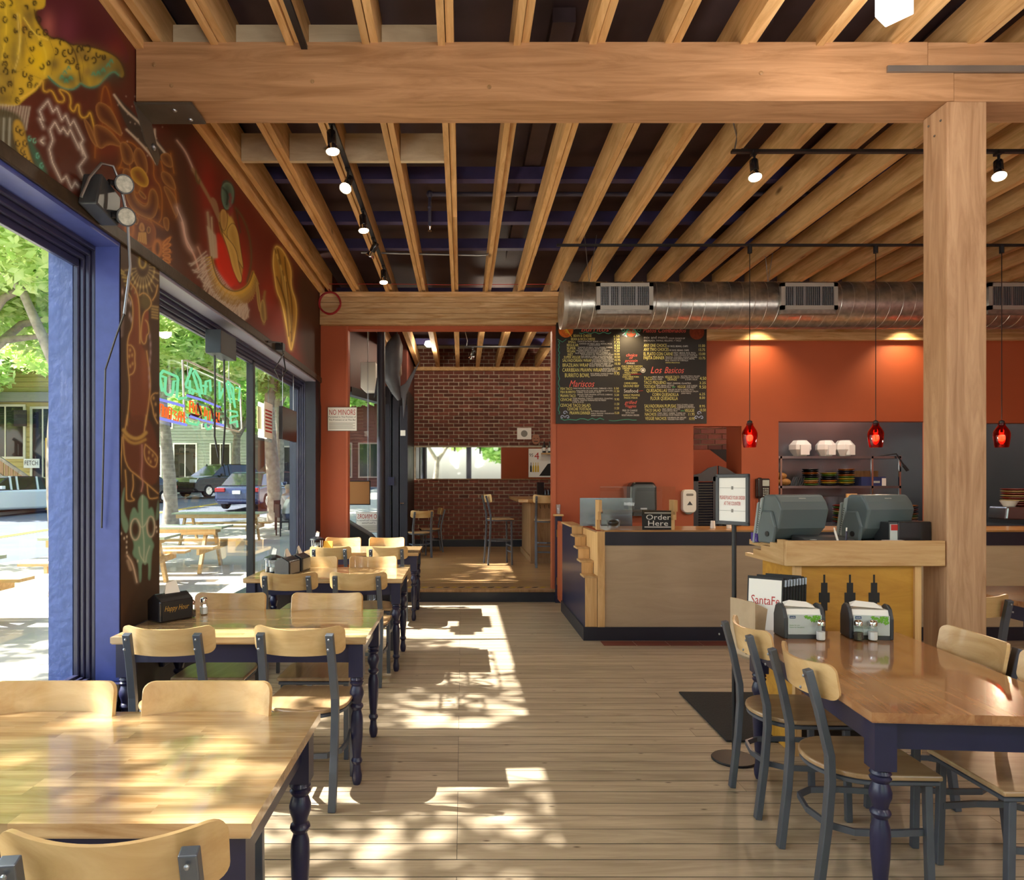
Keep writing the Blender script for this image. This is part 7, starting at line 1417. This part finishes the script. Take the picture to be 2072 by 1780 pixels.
# trees
def leaves(name, parent, clumps, n, size, mat, seed, base):
    r = np.random.RandomState(seed); cs = np.array([c[:3] for c in clumps]); rs_ = np.array([c[3] for c in clumps]); wts = rs_ ** 2; wts = wts / wts.sum()
    ii = r.choice(len(cs), n, p=wts); d = r.normal(size=(n, 3)); d /= np.linalg.norm(d, axis=1)[:, None]
    p = cs[ii] + d * (rs_[ii] * r.uniform(0.35, 1.05, n) ** 0.6)[:, None] * np.array([1, 1, 0.62])
    a = r.normal(size=(n, 3)); a[:, 2] *= 0.5; a /= np.linalg.norm(a, axis=1)[:, None]; b_ = np.cross(a, r.normal(size=(n, 3))); b_ /= np.linalg.norm(b_, axis=1)[:, None]
    s = size * r.uniform(0.6, 1.3, n)[:, None]
    v = np.stack([p - a * s, p + b_ * s * 0.42, p + a * s, p - b_ * s * 0.42], 1).reshape(-1, 3) - np.array(base)
    me = bpy.data.meshes.new(name); q = np.arange(4 * n).reshape(n, 4)
    me.from_pydata(v.tolist(), [], q.tolist()); me.materials.append(mat); me.update()
    return stuff(link(name, me, parent))
def tree(label, x, y, h, rt, clumps, n, size, mat, seed, limbs):
    z = gz(y); t = thing('street_tree', label, 'tree', (x, y, z))
    r = random.Random(seed); pts = []; rad = []
    for i in range(7): f = i / 6; pts.append((0.12 * math.sin(f * 3 + seed), 0.12 * math.cos(f * 2.2 + seed), f * h)); rad.append(rt * (1.25 if i == 0 else 1 - 0.45 * f))
    MB().tube(pts, rad, 12).build('trunk', M['bark'], t, smooth=60)
    top = Vector(pts[-1])
    for lb in limbs:
        q = Vector(lb); mid = top * 0.5 + q * 0.5 + Vector((r.uniform(-0.3, 0.3), r.uniform(-0.3, 0.3), 0.4)); MB().tube([top * 0.9, mid, q], [rt * 0.55, rt * 0.35, rt * 0.12], 8).build('limb', M['bark'], t, smooth=60)
    leaves('foliage', t, [(x + a, y + b, z + c, d) for a, b, c, d in clumps], n, size, mat, seed, (x, y, z))
    return t
rc = random.Random(2)
def cl(cx, cy, cz, R, n, rmin=0.6, rmax=1.3): return [(cx + rc.uniform(-R, R), cy + rc.uniform(-R, R), cz + rc.uniform(-0.5, 0.6) * R, rc.uniform(rmin, rmax)) for _ in range(n)]
tree('kerb tree with pale patchy trunk, behind the neon sign', -8.55, 20.0, 4.2, 0.21, cl(0, 0, 6.0, 3.2, 34), 20000, 0.15, M['leafa'], 1, [(-1.8, 0.5, 6.2), (1.6, -0.6, 6.4), (0.3, 1.6, 6.8), (-0.6, -1.8, 6.0)])
tree('leaning kerb tree with brown trunk at the far end of the window', -6.15, 22.6, 4.4, 0.27, cl(0.4, 0, 6.0, 3.2, 34), 18000, 0.16, M['leafb'], 2, [(-1.6, 0.4, 6.4), (1.6, -0.6, 6.6), (0.3, 1.6, 7.0)])
tree('broad tree with dark forked trunk across the street', -13.6, 42.0, 3.6, 0.34, cl(0, 0, 6.5, 4.2, 24, 1.0, 1.9), 9000, 0.3, M['leafb'], 3, [(-3, 0, 6.5), (3, 0, 6.8), (0.5, 2, 7.4)])
tree('leafy tree in front of the yellow shop', -21.4, 26.5, 3.0, 0.24, cl(0, 0, 5.6, 3.2, 24, 0.9, 1.6), 9000, 0.24, M['leafa'], 4, [(-2, 0, 5.2), (2.2, -0.6, 5.4), (0.4, -2, 5.0), (1.4, 1.2, 6)])
tree('near street tree spreading over the pavement, trunk out of sight', -6.9, 3.6, 3.4, 0.22, cl(0.2, 0.4, 6.2, 2.6, 22, 0.5, 1.0) + cl(0.2, -3.0, 6.2, 2.0, 10, 0.5, 1.0), 8000, 0.115, M['leafa'], 5, [(1.6, 1.8, 4.6), (-1.6, 0.4, 5.4), (0.6, -2.4, 5.4)])
tree('kerb tree hidden behind the painted pier, its crown over the bar windows', -7.0, 12.2, 3.6, 0.2, cl(0.0, 0.2, 6.9, 2.9, 34, 0.6, 1.15), 15000, 0.12, M['leafa'], 9, [(-1.6, 0.4, 5.4), (0.6, 2.0, 5.6)])
tree('broad leafy tree filling the open front window', -10.4, 13.2, 3.2, 0.22, cl(0.6, 0.6, 5.6, 2.9, 34, 0.6, 1.2), 20000, 0.13, M['leafa'], 10, [(2.4, 1.2, 4.6), (2.6, 2.2, 5.4), (-1.6, 0.4, 5.4), (1.8, -0.6, 4.0), (3.0, 0.4, 6.0)])
tree('street tree in front of the shop, seen in the bar mirror', -1.6, -12.5, 3.0, 0.22, cl(0, 0, 4.6, 3.0, 18, 0.9, 1.5), 5000, 0.24, M['leafa'], 11, [(-1.5, 0, 4.4), (1.5, 0.2, 4.5)])
tree('second street tree in front of the shop, seen in the bar mirror', 4.2, -14.0, 3.0, 0.22, cl(0, 0, 4.6, 3.0, 18, 0.9, 1.5), 5000, 0.24, M['leafb'], 12, [(-1.5, 0, 4.4), (1.5, 0.2, 4.5)])
tree('tall tree beyond the brown-trunked one, filling the window head', -8.2, 30.5, 4.6, 0.3, cl(0, 0, 7.2, 3.6, 24, 0.9, 1.6), 9000, 0.22, M['leafa'], 6, [(-2, 0, 6.8), (2, 0.5, 7.0), (0.3, 2.0, 7.4)])
tree('distant tree closing the end of the street', -4.5, 48.0, 4.6, 0.3, cl(0, 0, 7.5, 4.5, 24, 1.2, 2.2), 7000, 0.36, M['leafb'], 7, [(-2, 0, 6.8), (2, 0.5, 7.0)])
tree('tall leafy tree beside the yellow shop stairs', -26.5, 37.0, 4.2, 0.3, cl(0, 0, 9.0, 5.0, 26, 1.3, 2.3), 8000, 0.34, M['leafa'], 8, [(-2, 0, 7.8), (2, 0.5, 8.0)])
# cars
def car(label, x, y, rz, L, H, paint, suv, cat='car'):
    t = thing('parked_car', label, cat, (x, y, gz(y) - 0.12), rz, 'cars parked along the street')
    Wd = 1.8; w2 = Wd / 2
    if suv: low = [(-L / 2, 0.35), (-L / 2 + 0.05, 0.62), (-L / 2, 0.95), (-L / 2 + 0.1, 1.08), (L / 2 - 1.25, 1.10), (L / 2 - 0.25, 0.98), (L / 2, 0.75), (L / 2, 0.38), (L / 2 - 0.2, 0.24), (-L / 2 + 0.2, 0.26)]; gh = [(-L / 2 + 0.12, 1.06), (-L / 2 + 0.4, H - 0.08), (-L / 2 + 0.75, H), (L / 2 - 2.4, H), (L / 2 - 1.95, H - 0.1), (L / 2 - 1.15, 1.08)]
    else: low = [(-L / 2, 0.35), (-L / 2 + 0.02, 0.66), (-L / 2 + 0.08, 0.90), (-L / 2 + 0.8, 0.97), (L / 2 - 1.4, 0.93), (L / 2 - 0.3, 0.78), (L / 2, 0.60), (L / 2, 0.30), (L / 2 - 0.2, 0.20), (-L / 2 + 0.2, 0.22)]; gh = [(-L / 2 + 0.45, 0.95), (-L / 2 + 1.1, H - 0.06), (-L / 2 + 1.5, H), (L / 2 - 2.3, H), (L / 2 - 2.0, H - 0.07), (L / 2 - 1.25, 0.92)]
    pm = simple('paint_' + label[:12].replace(' ', '_'), paint, 0.25, coat=0.8, metal=0.2)
    MB().prism(low, -w2, w2, 1).build('body', pm, t, bev=0.09, seg=3)
    g = MB(); n = len(gh); zb = gh[0][1]
    vs = []
    for s in (-1, 1):
        for gx, gz_ in gh: vs.append((gx, s * (w2 - 0.06 - 0.34 * (gz_ - zb)), gz_))
    g.add(vs, [tuple(range(n - 1, -1, -1)), tuple(range(n, 2 * n))] + [(i, (i + 1) % n, n + (i + 1) % n, n + i) for i in range(n)]); cab = g.build('windows', M['carglass'], t, bev=0.03)
    rf = MB(); hi = [p for p in gh if p[1] > H - 0.2]; vs = []
    for s in (-1, 1): vs += [(gx, s * (w2 - 0.05 - 0.34 * (gz_ - zb)), gz_ + 0.012) for gx, gz_ in hi] 
    m_ = len(hi); rf.add(vs, [tuple(list(range(m_)) + list(range(2 * m_ - 1, m_ - 1, -1)))]) if False else None
    for i in range(m_ - 1): rf.add([vs[i], vs[i + 1], vs[m_ + i + 1], vs[m_ + i]], [(0, 1, 2, 3)])
    rf.build('roof', pm, t)
    for s in (-1, 1):
        for i in (0, n - 1):
            pass
        for gx in ((gh[1][0] + gh[2][0]) / 2 + (0.4 if suv else 0.25), 0.0, gh[-2][0] - 0.1):
            MB().bar((gx, s * (w2 - 0.05), zb), (gx - 0.05, s * (w2 - 0.05 - 0.34 * (H - zb)), H), 0.07, 0.03, (0, 1, 0)).build('pillar', pm, cab)
    for wx in (-L / 2 + 0.85, L / 2 - 0.85):
        for s in (-1, 1):
            w_ = MB().lathe([(0.16, -0.1), (0.30, -0.11), (0.335, -0.07), (0.335, 0.07), (0.30, 0.11), (0.16, 0.1)], n=24).xf(Matrix.Translation((wx, s * (w2 - 0.1), 0.335)) @ Matrix.Rotation(PI / 2, 4, 'X')).build('wheel', M['tyre'], t, smooth=40)
            hubm = MB().lathe([(0.05, 0.0), (0.2, 0.0), (0.2, 0.02)], n=20)
            for k_ in range(5): a_ = 2 * PI * k_ / 5; hubm.bar((0.03 * math.cos(a_), 0.03 * math.sin(a_), 0.015), (0.19 * math.cos(a_), 0.19 * math.sin(a_), 0.02), 0.05, 0.02)
            hubm.xf(Matrix.Translation((wx, s * (w2 + 0.012), 0.335)) @ Matrix.Rotation(-s * PI / 2, 4, 'X')).build('hubcap', M['chrome'], w_)
    for s in (-1, 1):
        B('headlight', M['headlamp'], t, L / 2 - 0.12, L / 2 + 0.005, s * 0.68 - 0.2, s * 0.68 + 0.2, 0.60 if not suv else 0.74, 0.74 if not suv else 0.9, bev=0.02)
        B('tail_light', M['taillamp'], t, -L / 2 - 0.008, -L / 2 + 0.1, s * 0.68 - 0.2, s * 0.68 + 0.2, 0.70, 0.86, bev=0.02)
        B('side_mirror', pm, t, L / 2 - 1.75, L / 2 - 1.6, s * (w2 + 0.08) - 0.07, s * (w2 + 0.08) + 0.07, zb + 0.02, zb + 0.15, bev=0.02)
    B('licence_plate', M['paper'], t, -L / 2 - 0.02, -L / 2 + 0.03, -0.16, 0.16, 0.62, 0.76); B('grille', M['black'], t, L / 2 - 0.05, L / 2 + 0.008, -0.4, 0.4, 0.42, 0.56); B('bumper', M['black'] if suv else pm, t, -L / 2 - 0.03, L / 2 + 0.03, -0.8, 0.8, 0.28, 0.4, bev=0.04)
    return t
M['carglass'] = simple('car_window', '1c2226', 0.06, coat=0.6); M['tyre'] = simple('tyre', '1a1a1c', 0.8); M['headlamp'] = simple('headlamp', 'd8d8d0', 0.1, coat=0.5); M['taillamp'] = simple('taillamp', 'b02028', 0.2, coat=0.5)
car('white sedan seen through the front window, its nose toward us', -17.4, 26.2, math.radians(-112), 4.7, 1.45, 'd8dade', False)
car('black SUV parked across the street in the middle of the window', -13.0, 37.0, math.radians(-118), 4.7, 1.72, '14161a', True); car('dark sedan parked nose-in behind the pale tree trunk', -15.3, 31.4, math.radians(-112), 4.5, 1.45, '1e2632', False)
car('grey wagon parked beyond the black SUV', -11.9, 45.0, math.radians(-112), 4.7, 1.7, '2c3440', True); car('blue sedan seen from behind beyond the picnic tables', -8.7, 29.5, math.radians(85), 4.5, 1.5, '27345c', False)
# houses and shops across the street
def house(label, name, x0, x1, y, zb, h, wall, trim, wins, roof=None, cols=None):
    t = thing(name, label, 'building', ((x0 + x1) / 2, y, zb)); w = (x1 - x0) / 2
    wm = simple('wall_' + label[:10].replace(' ', '_'), wall, 0.8, noise=0.06, nscale=0.8); tm = simple('trim_' + label[:10].replace(' ', '_'), trim, 0.6)
    B('walls', wm, t, -w, w, 0, 6, -1.0, h)
    for i in range(int(h / 0.22)): B('clapboard', wm, t, -w, w, -0.03, 0.0, i * 0.22, i * 0.22 + 0.19)
    MB().prism([(-w - 0.3, h), (w + 0.3, h), (w + 0.3, h + 0.25), (0, h + (roof or 0.3)), (-w - 0.3, h + 0.25)], -0.5, 6.2, 1).build('roof', simple('roof_' + label[:10].replace(' ', '_'), '4a4644', 0.8), t)
    for a, b, c, d in wins:
        wd = MB().box(a - 0.1, a, -0.09, 0, c - 0.1, d + 0.1).box(b, b + 0.1, -0.09, 0, c - 0.1, d + 0.1).box(a, b, -0.09, 0, c - 0.1, c).box(a, b, -0.09, 0, d, d + 0.1).box((a + b) / 2 - 0.03, (a + b) / 2 + 0.03, -0.07, 0, c, d).build('window', tm, t)
        B('pane', M['carglass'], wd, a, b, -0.05, -0.03, c, d)
    return t
sh1 = house('yellow shopfront with large windows and white FETCH sign', 'shop_building', -27.0, -17.6, 30.5, gz(30.5) + 0.95, 6.0, 'b7a86a', 'd4cfb8', [(-2.9, -1.3, 1.1, 3.3), (-1.0, 0.9, 1.1, 3.3), (1.4, 3.0, 1.1, 3.3), (3.4, 4.3, 0.2, 3.2)], 0.6)
sb_ = B('sign_board', M['paper'], sh1, 3.06, 3.74, -0.14, -0.1, 0.60, 1.0)
letters('lettering', 'FETCH', M['ink'], sb_, (3.11, -0.15, 0.72), 0.58, 0.2)
B('hanging_sign', M['ink'], sh1, 2.86, 3.4, -0.5, -0.45, 2.4, 3.1); B('fascia', simple('fascia_grey', '8a8a80', 0.7), sh1, -4.7, 4.7, -0.35, 0.0, 3.5, 3.9)
sr = thing('stair_railing', 'weathered wooden stair railing sloping down before the yellow shop', 'railing', (-19.75, 28.9, gz(28.9)))
MB().bar((-1.0, 0, 3.0), (2.1, 0, 0.86), 0.12, 0.12).build('handrail', M['bark'], sr); MB().bar((-1.0, 0, 2.3), (2.1, 0, 0.16), 0.12, 0.12).build('bottom_rail', M['bark'], sr)
for i in range(15): x_ = -0.95 + i * 0.2; z_ = 3.0 - (x_ + 1.0) * 0.69 - 0.1; B('baluster', M['barwood'], sr, x_, x_ + 0.15, -0.02, 0.02, z_ - 0.66, z_)
yp = thing('yellow_bollard', 'slim yellow post at the kerb before the shop', 'post', (-16.2, 27.0, gz(27.0))); MB().tube([(0, 0, 0), (0, 0, 2.8)], 0.05, 10).build('tube', simple('bollard_yellow', 'e0b020', 0.4), yp)
house('pale green clapboard house with white-trimmed windows', 'house_building', -23.5, -14.8, 49.0, gz(49), 7.5, '9aa596', 'e4e4dc', [(-3.6, -2.2, 0.6, 2.6), (-1.2, 0.3, 0.4, 2.8), (1.4, 2.7, 0.4, 2.8), (-2.8, -1.4, 4.0, 5.8), (0.8, 2.2, 4.0, 5.8)], 2.2)
house('grey clapboard house between the trees', 'house_building', -14.4, -9.9, 50.5, gz(50.5), 7.0, '8b94a0', 'e8e8e8', [(-1.4, -0.4, 0.4, 2.6), (0.7, 1.8, 0.8, 2.4), (-0.6, 0.8, 4.0, 5.4)], 2.0)
house('brown shop building at the end of the street', 'shop_building', -9.5, -3.2, 47.0, gz(47), 6.5, '7a4436', 'b08a78', [(-2.6, -1.2, 0.6, 2.8), (-0.6, 0.8, 0.6, 2.8), (1.3, 2.6, 0.6, 2.8)], 0.6)
house('long cream building far down the left side', 'shop_building', -44.0, -28.0, 27.0, gz(27), 7.0, 'b8ad98', 'd8d4c8', [(-5, -3, 1, 3), (-1, 1, 1, 3), (3, 5, 1, 3)], 0.8)
# people seated outside
def person(label, x, y, rz, shirt, trousers, lean):
    t = thing('person', label, 'person', (x, y, gz(y)), rz)
    J = {'pel': (0, 0, 0.52), 'ab': (0, 0.03 * lean, 0.70), 'ch': (0, 0.12 * lean, 0.90), 'nk': (0, 0.2 * lean, 1.05), 'hd': (0, 0.27 * lean, 1.16), 'tp': (0, 0.28 * lean, 1.27)}
    for s, n in ((-1, 'l'), (1, 'r')):
        J['sh' + n] = (s * 0.18, 0.14 * lean, 0.98); J['el' + n] = (s * 0.24, 0.18 + 0.1 * lean, 0.76); J['wr' + n] = (s * 0.14, 0.42, 0.76); J['ha' + n] = (s * 0.10, 0.50, 0.77)
        J['hp' + n] = (s * 0.10, 0.02, 0.50); J['kn' + n] = (s * 0.13, 0.44, 0.50); J['an' + n] = (s * 0.13, 0.42, 0.08); J['to' + n] = (s * 0.14, 0.58, 0.04)
    E = [('pel', 'ab'), ('ab', 'ch'), ('ch', 'nk'), ('nk', 'hd'), ('hd', 'tp')] + [(a + n, b + n) for n in 'lr' for a, b in (('sh', 'el'), ('el', 'wr'), ('wr', 'ha'), ('hp', 'kn'), ('kn', 'an'), ('an', 'to'))] + [('ch', 'shl'), ('ch', 'shr'), ('pel', 'hpl'), ('pel', 'hpr')]
    Rd = {'pel': .15, 'ab': .14, 'ch': .15, 'nk': .055, 'hd': .085, 'tp': .06, 'sh': .075, 'el': .05, 'wr': .035, 'ha': .035, 'hp': .095, 'kn': .07, 'an': .045, 'to': .04}
    ks = list(J); me = bpy.data.meshes.new('body'); me.from_pydata([J[k] for k in ks], [(ks.index(a), ks.index(b)) for a, b in E], [])
    o = link('body', me, t); sk = o.modifiers.new('skin', 'SKIN'); sv = me.skin_vertices[0].data
    for i, k in enumerate(ks): r = Rd.get(k, Rd.get(k[:2], .05)); sv[i].radius = (r, r)
    sv[0].use_root = True
    o.modifiers.new('sub', 'SUBSURF').levels = 1
    m, n, l, b = _new('clothes_' + shirt); tc = n.new('ShaderNodeTexCoord'); sp_ = n.new('ShaderNodeSeparateXYZ'); l.new(tc.outputs['Object'], sp_.inputs[0]); rp = n.new('ShaderNodeValToRGB'); rp.color_ramp.interpolation = 'CONSTANT'
    e = rp.color_ramp.elements; e[0].position = 0; e[0].color = lin(trousers); e[1].position = 0.60; e[1].color = lin(shirt); e3 = e.new(0.985); e3.color = lin('c89a80'); l.new(sp_.outputs['Z'], rp.inputs['Fac']); l.new(rp.outputs['Color'], b.inputs['Base Color']); me.materials.append(m)
    MB().sphere((0, 0.26 * lean, 1.235), (0.095, 0.105, 0.085), 12, 8).build('hair', simple('hair_' + shirt, 'b09a80', 0.7), t, smooth=60)
    return t
person('person in white leaning over an outdoor table beside the tree', -4.74, 18.6, math.radians(-60), 'e6e2dc', '3a4460', 1.0); person('person in a pale shirt sitting behind the one in white', -5.15, 20.1, math.radians(-100), 'dcc8c0', '8a8a90', 0.4)
for i, (x, y, l) in enumerate(((-4.74, 18.6, 'outdoor chair under the person in white'), (-5.15, 20.1, 'outdoor chair under the person in the pale shirt'))):
    t = thing('outdoor_chair', l, 'chair', (x, y, gz(y)), math.radians(-60 - 40 * i)); B('seat', M['tyre'], t, -0.22, 0.22, -0.2, 0.25, 0.36, 0.39); B('backrest', M['tyre'], t, -0.22, 0.22, -0.24, -0.21, 0.5, 0.85)
    for sx in (-0.2, 0.2):
        for sy in (-0.2, 0.22): B('leg', M['tyre'], t, sx - 0.015, sx + 0.015, sy - 0.015, sy + 0.015, 0, 0.36 if sy > 0 else 0.85)
